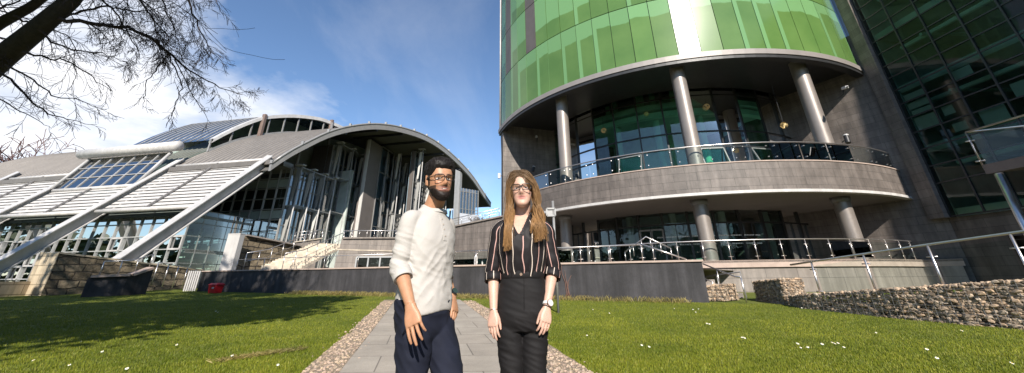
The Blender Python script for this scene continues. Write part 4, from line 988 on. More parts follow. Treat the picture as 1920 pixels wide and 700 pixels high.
    # dark back of the void under the roof, above the wall heads
    mb = MB()
    for i in range(len(SS) - 1):
        a, b = SS[i], SS[i + 1]
        if SS[i] < 8.5: continue
        lo = min(zt - .4, apz(a) - .6); h = lambda s: HO + HA * s + HU * 9 + V((0, 0, lo)); mb.face((hp(9, a, -.42), hp(9, b, -.42), h(b), h(a)))
    mb.build('void_wall', M['interior_light'], B)
    mb = MB(); q = cl + HW * 7.7; r_ = c0 + HW * 7.7 - HU * 1.5; mb.prism([V((q.x, q.y, -1)), V((r_.x, r_.y, -1)), V((r_.x, r_.y, 12.5)), V((q.x, q.y, 12.5))], HW * .2); mb.build('inner_back_wall', M['interior_light'], B)
    return c0, zt
M['spandrel'] = pmat('green_grey_spandrel', (.40, .46, .42), .25, var=.2, scale=.5, bump=0)
M['glass_return'] = glassmat('return_glass', (.60, .70, .66), .35, ior=1.5)
M['glass_dormer'] = glassmat('dormer_glass', (.30, .42, .46), .45)
M['glass_roof_blue'] = pmat('blue_roof_glass', (.06, .10, .18), .12, metal=.3, var=.2, scale=.4, bump=0, spec=.7)
M['interior_mid'] = pmat('mid_interior', (.34, .35, .34), .85, var=.2, scale=.7, bump=0)
M['pale_frame'] = pmat('pale_window_frame', (.34, .345, .34), .5, var=.1, bump=0)
M['blind_t'] = pmat('assorted_blinds', (.80, .84, .80), .8, var=.12, scale=1.5, bump=0, tint=True)
M['sail'] = pmat('grey_shading_fin', (.30, .295, .28), .55, var=.15, scale=1, bump=0)
M['sail_pale'] = pmat('pale_shading_fin', (.52, .51, .48), .5, var=.12, scale=1, bump=0)
M['brown_panel2'] = pmat('brown_pillar_cladding', (.16, .135, .125), .6, var=.1, scale=1, bump=0)
M['blue_back'] = pmat('blue_backing', (.30, .42, .52), .5, var=.2, scale=.6, bump=0)
M['frost'] = pmat('frosted_white_screen', (.45, .47, .52), .5, var=.1, scale=1, bump=0)
M['brown_post'] = pmat('brown_post', (.17, .12, .10), .6, bump=0)
HC0, HZT = build_hall()

# ================================================================ middle ground: stairs, walls, gabions
M['rough_stone'] = None
def roughstone():
    m, nt = nodes('rough_block_masonry'); uv = N(nt, 'ShaderNodeUVMap'); br = N(nt, 'ShaderNodeTexBrick'); 
    tc = N(nt, 'ShaderNodeTexCoord'); nw = N(nt, 'ShaderNodeTexNoise', Scale=1.2, Detail=3); L(nt, tc.outputs['Object'], nw.inputs['Vector'])
    va = N(nt, 'ShaderNodeVectorMath', operation='MULTIPLY_ADD'); L(nt, nw.outputs['Color'], va.inputs[0]); va.inputs[1].default_value = (.6, .38, 0); L(nt, uv.outputs[0], va.inputs[2]); L(nt, va.outputs[0], br.inputs['Vector'])
    br.offset = .43; br.inputs['Color1'].default_value = (.10, .078, .050, 1); br.inputs['Color2'].default_value = (.24, .19, .125, 1); br.inputs['Mortar'].default_value = (.045, .036, .026, 1); br.inputs['Scale'].default_value = 1; br.inputs['Mortar Size'].default_value = .035; br.inputs['Mortar Smooth'].default_value = .6; br.inputs['Brick Width'].default_value = .85; br.inputs['Row Height'].default_value = .42
    n1 = N(nt, 'ShaderNodeTexNoise', Scale=3.0, Detail=9, Roughness=.7); L(nt, tc.outputs['Object'], n1.inputs['Vector'])
    c = mixc(nt, 1.0, br.outputs['Color'], ramp(nt, n1.outputs['Fac'], [(.3, (.5,) * 3), (.7, (1.4,) * 3)]).outputs[0], 'MULTIPLY')
    b = N(nt, 'ShaderNodeBsdfPrincipled', Roughness=.9); L(nt, c, b.inputs['Base Color'])
    ad = N(nt, 'ShaderNodeMath', operation='MULTIPLY_ADD'); L(nt, br.outputs['Fac'], ad.inputs[0]); ad.inputs[1].default_value = -.8; L(nt, n1.outputs['Fac'], ad.inputs[2])
    bp = N(nt, 'ShaderNodeBump', Strength=1.0, Distance=.12); L(nt, ad.outputs[0], bp.inputs['Height']); L(nt, bp.outputs[0], b.inputs['Normal']); out(nt, b.outputs[0]); return m
M['rough_stone'] = roughstone()
M['sandstone'] = tilemat('pale_sandstone_blocks', (.44, .36, .25), (.52, .43, .31), (.2, .16, .11), 1.1, .5, msize=.02, var=.2)
def mid():
    def B_(px, py, t): return ondist(px, py, t)
    # stone wall at far left with a pale dressed end
    T = thing('rough_stone_wall', 'rough brown block wall with a pale dressed stone end at the far left', 'wall', loc=B_(200, 530, 33))
    a, b, c = B_(110, 476, 34), B_(75, 474, 35.5), B_(378, 508, 37.5)
    a0, b0, c0 = V((a.x, a.y, -1.6)), V((b.x, b.y, -1.6)), V((c.x, c.y, -1.6))
    n = V(((c - a).y, -(c - a).x, 0)).normalized(); n = n if n.y < 0 else -n
    mb = MB(); mb.prism([a0 + (c0 - a0).normalized() * .02, c0, c, a + (c0 - a0).normalized() * .02], -n * 1.0); mb.build('rough_face', M['rough_stone'], T)
    mb = MB(); mb.prism([a0, b0, b + V((0, 0, .03)), a + V((0, 0, .03))], (c0 - a0).normalized() * -.0 + V((.25, .9, 0))); mb.build('dressed_end', M['sandstone'], T)
    mb = MB(); mb.bar(a - n * .5 + V((0, 0, .05)), c - n * .5 + V((0, 0, .05)), 1.1, .1); mb.build('coping', M['sandstone'], T)
    # low pale wall strip left of it
    T = thing('low_sandstone_kerb', 'low pale stone kerb wall at the far left edge before the sloping beams', 'kerb wall', loc=B_(30, 545, 34)); a, b = B_(-90, 532, 33), B_(78, 528, 35.6); mb = MB(); mb.prism([V((a.x, a.y, -1.6)), V((b.x, b.y, -1.6)), b, V((a.x, a.y, b.z))], (0, .6, 0)); mb.build('wall_face', M['sandstone'], T)
    # small charcoal planter wall with handrail
    T = thing('charcoal_planter_wall', 'short charcoal wall with pinkish coping in front of the rough stone wall', 'wall', loc=B_(220, 530, 30.5))
    pts = [B_(165, 521, 30), B_(240, 518, 30), B_(278, 505, 30.5)]; end = B_(283, 540, 31.5)
    mb = MB(); q = [V((p.x, p.y, -1.4)) for p in pts]
    mb.prism([q[0], q[1], pts[1], pts[0]], (0, .35, 0)); mb.build('wall_face', M['render_dark'], T)
    mb = MB(); mb.prism([q[1] + V((.005, .0, 0)), q[2], pts[2], pts[1] + V((.005, 0, 0))], (0, .35, 0)); mb.build('ramped_face', M['render_dark'], T)
    mb = MB(); mb.bar(pts[0] + V((0, .12, .06)), pts[1] + V((0, .12, .06)), .5, .12); mb.bar(pts[1] + V((0.01, .12, .063)), pts[2] + V((0, .12, .063)), .5, .12); mb.build('coping', M['coping'], T)
    r = rail_run('planter_handrail', 'thin handrail on the short charcoal wall before the rough stone wall', [B_(185, 519, 30.2), B_(238, 516, 30.2), B_(279, 503, 30.7)], h=.75, posts=4, glass=False, r=.03, fat=.025)
    rail_run('ramp_handrail', 'plain railing running down beside the end of the rough stone wall', [B_(283, 536, 31.8), B_(372, 545, 36)], h=1.3, posts=6, glass=False, r=.03, fat=.025)
    # white slatted panel near the wall's end
    T = thing('white_slatted_gate', 'small white slatted panel beside the left end of the charcoal wall', 'gate', loc=B_(366, 535, 33)); mb = MB()
    for k in range(6): p = B_(356 + k * 4, 508, 33); mb.box(V((p.x, p.y, p.z - .65)), .08, .05, 1.3)
    for dz in (.25, 1.1): p = B_(356, 508, 33); q = B_(376, 508, 33); mb.bar(p - V((0, -.04, dz)), q - V((0, -.04, dz)), .04, .06)
    mb.build('slats', M['white_metal'], T)
    # white pier and planted rough wall beside the stairs
    T = thing('white_pier', 'plain white painted pier standing left of the cream stairs', 'pier', loc=B_(435, 500, 31)); a, b = B_(428, 440, 31), B_(451, 439, 31); mb = MB(); mb.prism([V((a.x, a.y, -1.2)), V((b.x, b.y, -1.2)), b, a], (.05, .4, 0)); mb.build('shaft', M['white_tube'], T, bevel=.02); mb = MB(); c = (a + b) / 2; mb.prism([a + V((-.01, -.012, .003)), b + V((.01, -.012, .003)), b + V((.06, .42, .003)), a + V((.04, .42, .003))], (0, 0, .05)); mb.build('cap', M['white_tube'], T)
    T = thing('stair_side_wall', 'rough dark stone wall between the white pier and the cream stairs', 'wall', loc=B_(490, 480, 32.5)); a, b, c_ = B_(453, 442, 32.2), B_(530, 456, 33.5), B_(556, 462, 34); mb = MB(); mb.prism([V((a.x, a.y, -1)), V((c_.x, c_.y, -1)), c_, b, a], (.15, .5, 0)); mb.build('rough_face', M['rough_stone'], T); mb = MB(); mb.bar(a + V((.08, .25, .04)), c_ + V((.08, .25, .04)), .7, .09); mb.build('coping', M['concrete_tile'], T)
    # stairs: rising to the right
    T = thing('cream_staircase', 'wide cream concrete stairs rising to the right between two handrails', 'stairs', loc=B_(540, 498, 31))
    a, b, wl = B_(566, 501, 30.4), B_(650, 458, 33.2), B_(490, 501, 31.0)      # near edge bottom and top, far bottom corner
    D = V((b.x - a.x, b.y - a.y, 0)); run = D.length; Dn = D.normalized(); wv = V((wl.x - a.x, wl.y - a.y, 0)); Wd = wv.length; back = wv.normalized()
    nst = 17; rise = (b.z - a.z) / nst; mb = MB()
    for k in range(nst):
        p = a + D * (k / nst); z = a.z + rise * (k + 1); st_ = Dn * (run / nst + .03)
        mb.prism([V((p.x, p.y, z - rise * 2.4)), V((p.x, p.y, z)), V((p.x, p.y, z)) + st_, V((p.x, p.y, z - rise * 1.5)) + st_], back * Wd)
    mb.build('steps', M['cream'], T)
    mb = MB(); p = V((b.x, b.y, b.z)) + Dn * .04; mb.prism([p - V((0, 0, .35)), p + Dn * 1.2 - V((0, 0, .35)), p + Dn * 1.2, p], back * Wd); mb.build('landing', M['cream'], T)
    for nm, o, lab in (('stair_railing', back * .1, 'steel stair railing along the near side of the cream stairs'), ('stair_railing', back * (Wd - .15), 'steel stair railing along the far side of the cream stairs')):
        rail_run(nm, lab, [a + o - Dn * 1.4 + V((0, 0, -.2)), a + o + V((0, 0, rise)), b + o, b + o + Dn * .6], h=1.0, posts=8, glass=False, r=.03, mid=1, group=None, fat=.022)
    # grey landing parapet behind the stairs
    T = thing('landing_parapet', 'small grey concrete parapet with pale railing behind the top of the stairs', 'wall', loc=B_(575, 470, 37)); a2, b2 = B_(548, 455, 37), B_(600, 448, 37.5); mb = MB(); mb.prism([V((a2.x, a2.y, -1)), V((b2.x, b2.y, -1)), b2, a2], (0, .4, 0)); mb.build('wall_face', M['concrete_tile'], T); mb = MB(); mb.bar(a2 + V((0, .2, .04)), b2 + V((0, .2, .04)), .5, .08); mb.build('coping', M['cream'], T)
    rail_run('landing_railing', 'pale railing on the small grey parapet behind the stairs', [a2 + V((0, .2, .08)), b2 + V((0, .2, .08))], h=.75, posts=5, glass=False, mid=2)
    # retaining wall right of the stairs with a strip window
    T = thing('concrete_retaining_wall', 'grey panelled retaining wall with a strip window, right of the cream stairs', 'wall', loc=B_(700, 480, 31))
    a, b = B_(641, 448, 30.0), B_(815, 447, 31.5); lo = -1.0
    mb = MB(); mb.prism([V((a.x, a.y, lo)) - V((.45, 0, 0)), V((b.x, b.y, lo)), b, a], (0, .5, 0)); mb.build('wall_face', M['concrete_tile'], T)
    mb = MB(); mb.bar(a + V((-.05, .2, .05)), b + V((0, .2, .05)), .66, .1); mb.build('coping', M['concrete_tile'], T)
    mb = MB(); z = B_(690, 470, 30.4).z; p, q = V((a.x - .28, a.y - .05, z)), V((b.x, b.y - .05, z)); mb.bar(p, q, .16, .08); mb.build('string_course', M['cream'], T)
    Yp = (a.y + b.y) / 2 - .35
    wa, wb = ony(667, 496, a.y - .06), ony(733, 482, a.y + .1); z0, z1 = wa.z - .3, wb.z
    fr = MB(); wl, wr = V((wa.x, a.y - .02, 0)), V((wa.x + 3.3, a.y + .12, 0))
    mb = MB(); mb.face((wl + V((0, -.02, z0)), wr + V((0, -.02, z0)), wr + V((0, -.02, z1)), wl + V((0, -.02, z1)))); g = mb.build('strip_window', M['base_glass2'], T)
    for i in range(5): p = wl.lerp(wr, i / 4); fr.bar(p + V((0, -.05, z0)), p + V((0, -.05, z1)), .09, .07, V((0, 1, 0)))
    for z in (z0, z1): fr.bar(wl + V((0, -.048, z)), wr + V((0, -.048, z)), .07, .09)
    fr.build('frame', M['pale_frame'], g)
    rail_run('wall_top_railing', 'pale railing along the top of the grey retaining wall left of the man', [a + V((0, .2, .1)), b + V((0, .2, .1))], h=.5, posts=14, glass=False, r=.025)
    # upper stone wall rising to the drum, with its railing
    T = thing('upper_stone_wall', 'brown stone wall rising between the man and the round building', 'wall', loc=B_(890, 480, 30))
    a, b = B_(800, 437, 34), B_(945, 407, 29.8); a2 = V((a.x, a.y, -1)); b2 = V((b.x, b.y, -1))
    mb = MB(); mb.prism([V((a.x, a.y, 1.6)), V((b.x, b.y, 1.6)), b, a], (0, .6, 0)); mb.build('wall_face', M['stone'], T)
    mb = MB(); mb.bar(a + V((0, .25, .06)), b + V((0, .25, .06)), .75, .12); mb.build('coping', M['concrete_tile'], T)
    mb = MB(); p, q = V((a.x, a.y + .8, .2)), V((b.x, b.y + .8, .2)); mb.prism([p, q, q + V((0, 0, 1.5)), p + V((0, 0, 1.5))], (0, .1, 0)); mb.build('recess_glass', M['base_glass2'], T)
    mb = MB(); mb.prism([V((a.x, a.y + .02, .0)), V((b.x, b.y + .02, .0)), V((b.x, b.y + .02, .25)), V((a.x, a.y + .02, .25))], (0, .9, 0)); mb.build('sill', M['concrete_tile'], T)
    for px in (893, 905): p = B_(px, 470, 30.5 if px == 893 else 31.2); mb = MB(); mb.tube([V((p.x, p.y - .1, -.5)), V((p.x, p.y - .1, 1.75))], .13 if px == 893 else .06, 12); mb.build('post', M['white_tube'], T, smooth=True)
    rail_run('upper_railing', 'railing with thin posts along the brown stone wall between man and round building', [a + V((0, .25, .12)), b + V((-.4, .25, .12))], h=.62, posts=9, glass=False, mid=2, r=.03)
    # ramp rails before the drum (behind the charcoal wall)
    rail_run('ramp_railing', 'bright sloping handrail descending behind the charcoal wall towards the gabions', [wallpt(1168, 1.2, .02), wallpt(1215, 1.2, .62), wallpt(1262, 1.2, .12)], h=.4, posts=6, glass=False, r=.03)
    r0 = wallpt(1208, .5, .62); 
    rail_run('sloping_rail', 'bright handrail sloping down from the glass railing at the charcoal wall end', [wallpt(1205, .35, .64), wallpt(1288, .35, .02)], h=.02, posts=2, glass=False, r=.03)
    # steps down by the gabions with handrails
    T = thing('grey_steps', 'short flight of grey steps between the two small gabions', 'steps', loc=ong(1370, 566))
    base = V((8.35, 16.3, gz(8, 16.3))); mb = MB()
    for k in range(6): mb.box(base + V((-.25 * k * .6, .38 * k, .09 + .17 * k)), 1.6, .40, .18)
    mb.build('treads', M['concrete_tile'], T)
    p0, p1, p2 = ondist(1316, 494, 17.6), ondist(1385, 520, 17.2), ondist(1390, 521, 17.0)
    T = thing('bent_handrail', 'bent steel handrail coming down beside the grey steps between gabions', 'handrail', loc=ong(1400, 566))
    q0, q1, q2, q3 = ondist(1318, 495, 17.4), ondist(1378, 519, 16.6), ondist(1389, 520, 16.4), ondist(1401, 566, 16.2)
    mb = MB(); mb.tube([q0, q1, q2], .028, 8); mb.build('handrail', M['steel'], T, smooth=True); mb = MB(); mb.tube([q2, V((q2.x, q2.y, gz(q2.x, q2.y)))], .026, 8); mb.build('post', M['steel'], T, smooth=True)
    mb = MB(); p = q0.lerp(q1, .45); mb.tube([p, V((p.x, p.y, p.z - .75))], .02, 8); mb.build('post', M['steel'], T, smooth=True)
    T = thing('bent_handrail', 'darker level handrail crossing behind the grey steps', 'handrail', loc=ong(1360, 566)); q = [ondist(1322, 519, 17.8), ondist(1388, 510, 17.0), ondist(1400, 560, 16.8)]; mb = MB(); mb.tube(q, .024, 8); mb.build('handrail', M['mid_metal'], T, smooth=True); mb = MB(); p = q[0].lerp(q[1], .35); mb.tube([p, V((p.x, p.y, p.z - .9))], .02, 8); mb.build('post', M['mid_metal'], T, smooth=True)
    T = thing('bent_handrail', 'small curled handrail low beside the end of the charcoal wall', 'handrail', loc=ong(1330, 566)); q = [ondist(1322, 523, 17.2), ondist(1336, 529, 17.2), ondist(1339, 540, 17.1)]; mb = MB(); mb.tube(q, .02, 8); mb.build('handrail', M['steel'], T, smooth=True); mb = MB(); p = q[1]; mb.tube([p, V((p.x, p.y, p.z - .6))], .018, 8); mb.build('post', M['steel'], T, smooth=True)
    # signpost behind the woman
    g = ong(1047, 586); T = thing('signpost', 'grey steel signpost seen from behind beside the woman', 'sign', loc=g); top = ondist(1040, 377, math.hypot(g.x, g.y)); g.z = gz(g.x, g.y)
    mb = MB(); mb.tube([g - V((0, 0, .1)), V((g.x, g.y, top.z))], .04, 12); mb.build('post', M['mid_metal'], T, smooth=True)
    c = ondist(1033, 398, math.hypot(g.x, g.y) - .06); mb = MB(); w, h = .26, .22; 
    for (dx, dz, sx, sz) in ((0, h / 2, w, .05), (0, -h / 2, w, .05), (-w / 2, 0, .05, h), (w / 2, 0, .05, h)): mb.box(c + V((dx, 0, dz)), sx, .03, sz)
    mb.build('bracket_frame', M['mid_metal'], T); mb = MB(); mb.box(c + V((0, .03, 0)), w * .9, .01, h * .9); mb.build('plate', M['mid_metal'], T)
    # bare climbing stems on the charcoal wall
    T = thing('climbing_stems', 'a few bare reddish climber stems on the charcoal wall beside the signpost', 'climber'); T.location = wallpt(1058, -.2); T.location.z = -.7
    for k, (x0, x1) in enumerate(((1060, 1052), (1063, 1060), (1057, 1068), (1066, 1063))):
        q0, q1 = wallpt(x0, -.06), wallpt(x1, -.05); mb = MB(); P = [V((q0.x, q0.y, -.75)).lerp(V((q1.x, q1.y, q1.z - .1 - .2 * k)), t) + V((random.uniform(-.05, .05), 0, 0)) for t in (0, .25, .5, .75, 1)]; mb.tube(P, [.012, .011, .01, .008, .005], 5); mb.build('stem', M['stem_red'], T, smooth=True)
    # red grit bin
    g = onplane(405, 540, WA - WNRM * -.9, WNRM); T = thing('grit_bin', 'small red plastic grit bin with white label by the left end of charcoal wall', 'bin', loc=g)
    g.z = gz(g.x, g.y) + .1; X, Y = WDIR, V((-WDIR.y, WDIR.x, 0)); mb = MB(); s = .62
    r = [[g + X * (sx * w * .62) + Y * (sy * d * .62) + V((0, 0, z * .7)) for sx, sy in ((-1, -1), (1, -1), (1, 1), (-1, 1))] for w, d, z in ((.48, .30, -.2), (.56, .36, .42))]
    mb.rings(r); mb.build('body', M['red'], T, bevel=.02)
    mb = MB(); mb.rings([[g + X * (sx * w * .62) + Y * (sy * d * .62) + V((0, 0, z * .7)) for sx, sy in ((-1, -1), (1, -1), (1, 1), (-1, 1))] for w, d, z in ((.60, .40, .425), (.60, .40, .49), (.45, .25, .60))]); mb.build('lid', M['red'], T, bevel=.02)
    mb = MB(); mb.box(g + X * .08 - Y * .225 + V((0, 0, .16)), .16, .02, .10, X, Y); mb.build('label_plate', M['white_tube'], T)
    return
M['red'] = pmat('red_plastic', (.45, .012, .02), .4, var=.1, bump=.05)
M['stem_red'] = pmat('reddish_stem', (.20, .10, .07), .8, var=.2, bump=0)
M['base_glass2'] = glassmat('grey_strip_glass', (.10, .13, .13), .8)
mid()

# ---------------------------------------------------------------- gabions
def stone_mesh(mb, c, r, rng, X, Y, Z):
    ico = [(0, 0, 1), (.894, 0, .447), (.276, .851, .447), (-.724, .526, .447), (-.724, -.526, .447), (.276, -.851, .447), (.724, .526, -.447), (-.276, .851, -.447), (-.894, 0, -.447), (-.276, -.851, -.447), (.724, -.526, -.447), (0, 0, -1)]
    icf = [(0, 1, 2), (0, 2, 3), (0, 3, 4), (0, 4, 5), (0, 5, 1), (1, 6, 2), (2, 7, 3), (3, 8, 4), (4, 9, 5), (5, 10, 1), (6, 7, 2), (7, 8, 3), (8, 9, 4), (9, 10, 5), (10, 6, 1), (11, 7, 6), (11, 8, 7), (11, 9, 8), (11, 10, 9), (11, 6, 10)]
    b = len(mb.v); s = (rng.uniform(.9, 1.55), rng.uniform(.7, 1.1), rng.uniform(.55, .9)); a = rng.uniform(-.4, .4); ca, sa = math.cos(a), math.sin(a)
    for q in ico:
        k = r * rng.uniform(.78, 1.22); x, y, z = q[0] * s[0] * k, q[1] * s[1] * k, q[2] * s[2] * k
        mb.v.append(tuple(c + X * (x * ca - z * sa) + Y * y + Z * (x * sa + z * ca)))
    for f in icf: mb.f.append(tuple(b + i for i in f)); mb.uv.append([(0, 0)] * 3); mb.col.append(mb.cur)
M['gabion_stone'] = pmat('gabion_stones', (.36, .27, .19), .9, var=.35, scale=9, bump=.6, bscale=40, tint=True)
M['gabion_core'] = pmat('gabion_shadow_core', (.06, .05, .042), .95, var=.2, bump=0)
M['wire'] = pmat('galvanised_wire', (.28, .27, .26), .5, metal=.6, bump=0)
def gabion(name, label, faces, top, core, seed, r=.05, tint=1.0):
    """faces: list of (p, q, h0p, h1p, h0q, h1q) stone faces; top: quad"""
    rng = random.Random(seed); T = thing(name, label, 'gabion', loc=faces[0][0]); mb = MB(); wire = MB()
    def fill(p, q, hp0, hp1, hq0, hq1):
        d = V((q.x - p.x, q.y - p.y, 0)); Ld = d.length; X = d / Ld; n = V((X.y, -X.x, 0))
        if n.dot(-(p + q) / 2) < 0: n = -n
        zmax = max(hp1 - hp0, hq1 - hq0); y = r * .7
        while y < zmax + r:
            x = rng.uniform(0, r)
            while x < Ld:
                t = min(1, x / Ld); lo, hi = hp0 + (hq0 - hp0) * t, hp1 + (hq1 - hp1) * t
                z = lo + y
                if z < hi + .01:
                    g = rng.choice((.45, .7, .85, 1, 1.1, 1.3)) * tint; w = rng.uniform(-.08, .08); mb.cur = (g * (1 + w), g, g * (1 - w)); rr = r * rng.uniform(.75, 1.35)
                    stone_mesh(mb, p + X * x + n * rng.uniform(-.03, .012) + V((0, 0, z - p.z)), rr, rng, X, n, V((0, 0, 1)))
                x += r * rng.uniform(1.35, 2.0)
            y += r * 1.12
        # mesh of the cage
        k = 0
        while k * .15 <= Ld:
            t = k * .15 / Ld; a = p + d * t + n * (r * .85); wire.tube([V((a.x, a.y, hp0 + (hq0 - hp0) * t)), V((a.x, a.y, hp1 + (hq1 - hp1) * t + .02))], .004, 4, caps=False); k += 1
        for t in np.arange(.1, 1.01, .2): wire.tube([V((p.x, p.y, hp0 + (hp1 - hp0) * t)) + n * r * .85, V((q.x, q.y, hq0 + (hq1 - hq0) * t)) + n * r * .85], .004, 4, caps=False)
    for f in faces: fill(*f)
    # top layer
    a, b, c, d = top; la = max((b - a).length, .2); lb = max((d - a).length, .2)
    for i in range(int(la / (r * 1.7)) + 1):
        for j in range(int(lb / (r * 1.7)) + 1):
            s, t = i * r * 1.7 / la, j * r * 1.7 / lb; p = a.lerp(b, min(1, s)).lerp(d.lerp(c, min(1, s)), min(1, t)); g = rng.choice((.6, .8, 1, 1.15, 1.3)) * tint; mb.cur = (g, g * .98, g * .96)
            stone_mesh(mb, p + V((rng.uniform(-.02, .02), rng.uniform(-.02, .02), -r * .35)), r * rng.uniform(.8, 1.3), rng, V((1, 0, 0)), V((0, 1, 0)), V((0, 0, 1)))
    mb.build('stones', M['gabion_stone'], T, recalc=False); 
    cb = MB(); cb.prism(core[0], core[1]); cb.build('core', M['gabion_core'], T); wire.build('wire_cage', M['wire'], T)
    return T
def gabions():
    def P(x, y): return V((x, y, gz(x, y)))
    # front left gabion
    a, b, c, d = P(6.5, 15.25), P(7.72, 14.85), P(8.5, 15.35), P(7.2, 15.9); z1 = ondist(1330, 540, math.hypot(7.1, 15.05)).z; z2 = ondist(1360, 534, math.hypot(7.72, 14.85)).z
    def up(p, z): return V((p.x, p.y, z))
    gabion('gabion_basket', 'small low gabion of stones at the right end of the charcoal wall', [(a, b, a.z, z1, b.z, z2), (b, c, b.z, z2, c.z, z2)], (up(a, z1), up(b, z2), up(c, z2), up(d, z1)), ([up(p, a.z - .2) + (V((7.45, 15.35, 0)) - up(p, 0)) * .08 for p in (a, b, c, d)], (0, 0, min(z1, z2) - a.z + .16)), 3)
    a, b, c, d = P(9.12, 15.2), P(9.02, 13.45), P(9.95, 13.75), P(10.0, 15.3); z1 = ondist(1420, 529, math.hypot(9.12, 15.2)).z; z2 = ondist(1483, 523, math.hypot(9.02, 13.45)).z
    gabion('gabion_basket', 'taller gabion block with sunlit right side behind the end of the long gabion wall', [(a, b, a.z - .1, z1, b.z - .1, z2), (b, c, b.z - .1, z2, c.z - .1, z2)], (up(a, z1), up(b, z2), up(c, z2), up(d, z1)), ([up(p, a.z - .3) + (V((9.5, 14.4, 0)) - up(p, 0)) * .08 for p in (a, b, c, d)], (0, 0, min(z1, z2) - a.z + .26)), 4)
    # long wall
    G = [P(9.0, 13.3), P(8.75, 12.3), P(9.34, 9.85), P(9.75, 8.9), P(10.16, 8.1), P(11.6, 4.9), P(12.6, 2.0)]
    zt = []
    for p, px in zip(G, (1500, 1525, 1700, 1800, 1935, None, None)):
        if px is None: zt.append(zt[-1] + .02); continue
        py = {1500: 556, 1525: 553.5, 1700: 542, 1800: 535, 1935: 526}[px]; zt.append(ondist(px, py, math.hypot(p.x, p.y)).z)
    faces = [(p, q, p.z - .05, z0, q.z - .05, z1) for p, q, z0, z1 in zip(G[:-1], G[1:], zt[:-1], zt[1:])]
    T = gabion('gabion_wall', 'long gabion wall of tan stones in wire along the right edge of the lawn', faces, (up(G[1], zt[1]), up(G[1], zt[1]) + V((.9, .3, 0)), up(G[4], zt[4]) + V((.9, .3, 0)), up(G[4], zt[4])), ([up(G[i], -1.5) + V((.12, .05, 0)) for i in (1, 2, 4, 6)] + [V((13.6, 2.4, -1.5)), V((9.9, 12.6, -1.5))], (0, 0, min(zt) + 1.5 - .1)), 5, r=.052)
    # raised ground behind the gabion wall, level with its top
    mb = MB(); zz = min(zt) - .03; mb.face((V((G[2].x + .35, G[2].y, zz)), V((11.9, 4.9, zz)), V((14, 2, zz)), V((26, 2, zz)), V((26, 20, zz)), V((10.2, 13.0, zz)))); tag(mb.build('upper_ground', M['upper']), kind='structure')
    # glass railing on top
    pts = []
    for t, px, py in ((0, 1498, 552), (.2, 1525, 551), (1, 1638, 547), (2, 1768, 538), (3, 1925, 527)):
        i = min(3, 1); 
    base = [up(G[1], zt[1]) + V((.1, .6, -.0)), up(G[1], zt[1]) + V((.25, .05, 0)), up(G[2], zt[2]) + V((.3, .1, 0)), up(G[3], zt[3]) + V((.3, .1, 0)), up(G[4], zt[4]) + V((.3, .1, 0)), up(G[5], zt[5]) + V((.35, .1, 0))]
    # rail line from the photograph: low at the far end, rising towards the viewer
    T = thing('gabion_railing', 'glass railing with slanting steel handrail on top of the long gabion wall', 'railing', loc=base[2])
    B0 = base[1]; prof = []
    for px, py, f in ((1482, 497, 0), (1560, 485, .25), (1740, 459, .7), (1920, 434, 1.0), (2010, 420, 1.12)):
        # plan position along the wall
        d = ray(px, py); best = None
        for p, q in zip(base[:-1], base[1:]):
            m = Matrix(((d.x, -(q.x - p.x)), (d.y, -(q.y - p.y))))
            det = m[0][0] * m[1][1] - m[0][1] * m[1][0]
            if abs(det) < 1e-9: continue
            t = (p.x * m[1][1] - m[0][1] * p.y) / det; s = (m[0][0] * p.y - m[1][0] * p.x) / det
            if -.02 <= s <= 1.02 and t > 0: best = V((d.x * t, d.y * t, d.z * t)); break
        if best is None: best = ondist(px, py, math.hypot(B0.x, B0.y) + .4)
        prof.append(best)
    mb = MB(); mb.tube(prof, .028, 10); mb.build('handrail', M['steel'], T, smooth=True)
    def railz(x, y):
        best = min(range(len(prof) - 1), key=lambda i: ((prof[i] + prof[i + 1]) / 2 - V((x, y, prof[i].z))).length); p, q = prof[best], prof[best + 1]; t = ((x - p.x) * (q.x - p.x) + (y - p.y) * (q.y - p.y)) / ((q.x - p.x) ** 2 + (q.y - p.y) ** 2); return p.z + (q.z - p.z) * t
    posts = []
    for px, py in ((1521, 492), (1618, 477), (1738, 459), (1893, 438)):
        d = ray(px, py)
        for p, q in zip(prof[:-1], prof[1:]):
            det = d.x * -(q.y - p.y) + (q.x - p.x) * d.y
            if abs(det) < 1e-9: continue
            t = (p.x * -(q.y - p.y) + (q.x - p.x) * p.y) / det; x, y = d.x * t, d.y * t; s = ((x - p.x) * (q.x - p.x) + (y - p.y) * (q.y - p.y)) / ((q.x - p.x) ** 2 + (q.y - p.y) ** 2)
            if -.03 <= s <= 1.03 and t > 0:
                zz_ = p.z + (q.z - p.z) * s; posts.append(V((x, y, zz_))); break
    for i, p in enumerate(posts):
        lo = V((p.x, p.y, min(zt) - .1)); mb = MB(); mb.tube([lo, p], .026, 8); nx = posts[i + 1] if i < len(posts) - 1 else posts[i - 1]; dh = V((nx.x - p.x, nx.y - p.y, 0)).normalized()
        for z in (.25, .8): c = lo.lerp(p, z); mb.tube([c - dh * .1, c + dh * .1], .018, 6)
        mb.build('post', M['steel'], T, smooth=True)
        if i < len(posts) - 1:
            q = posts[i + 1]; a, b = p + (q - p) * .06, q - (q - p) * .06; mb = MB(); mb.face((V((a.x, a.y, lo.z + .15)), V((b.x, b.y, lo.z + .15)), b - V((0, 0, .12)), a - V((0, 0, .12)))); mb.build('glass_pane', M['glass_clear'], T, recalc=False)
M['upper'] = pmat('dark_planting_bed', (.05, .045, .03), .95, var=.3, bump=.5)
gabions()

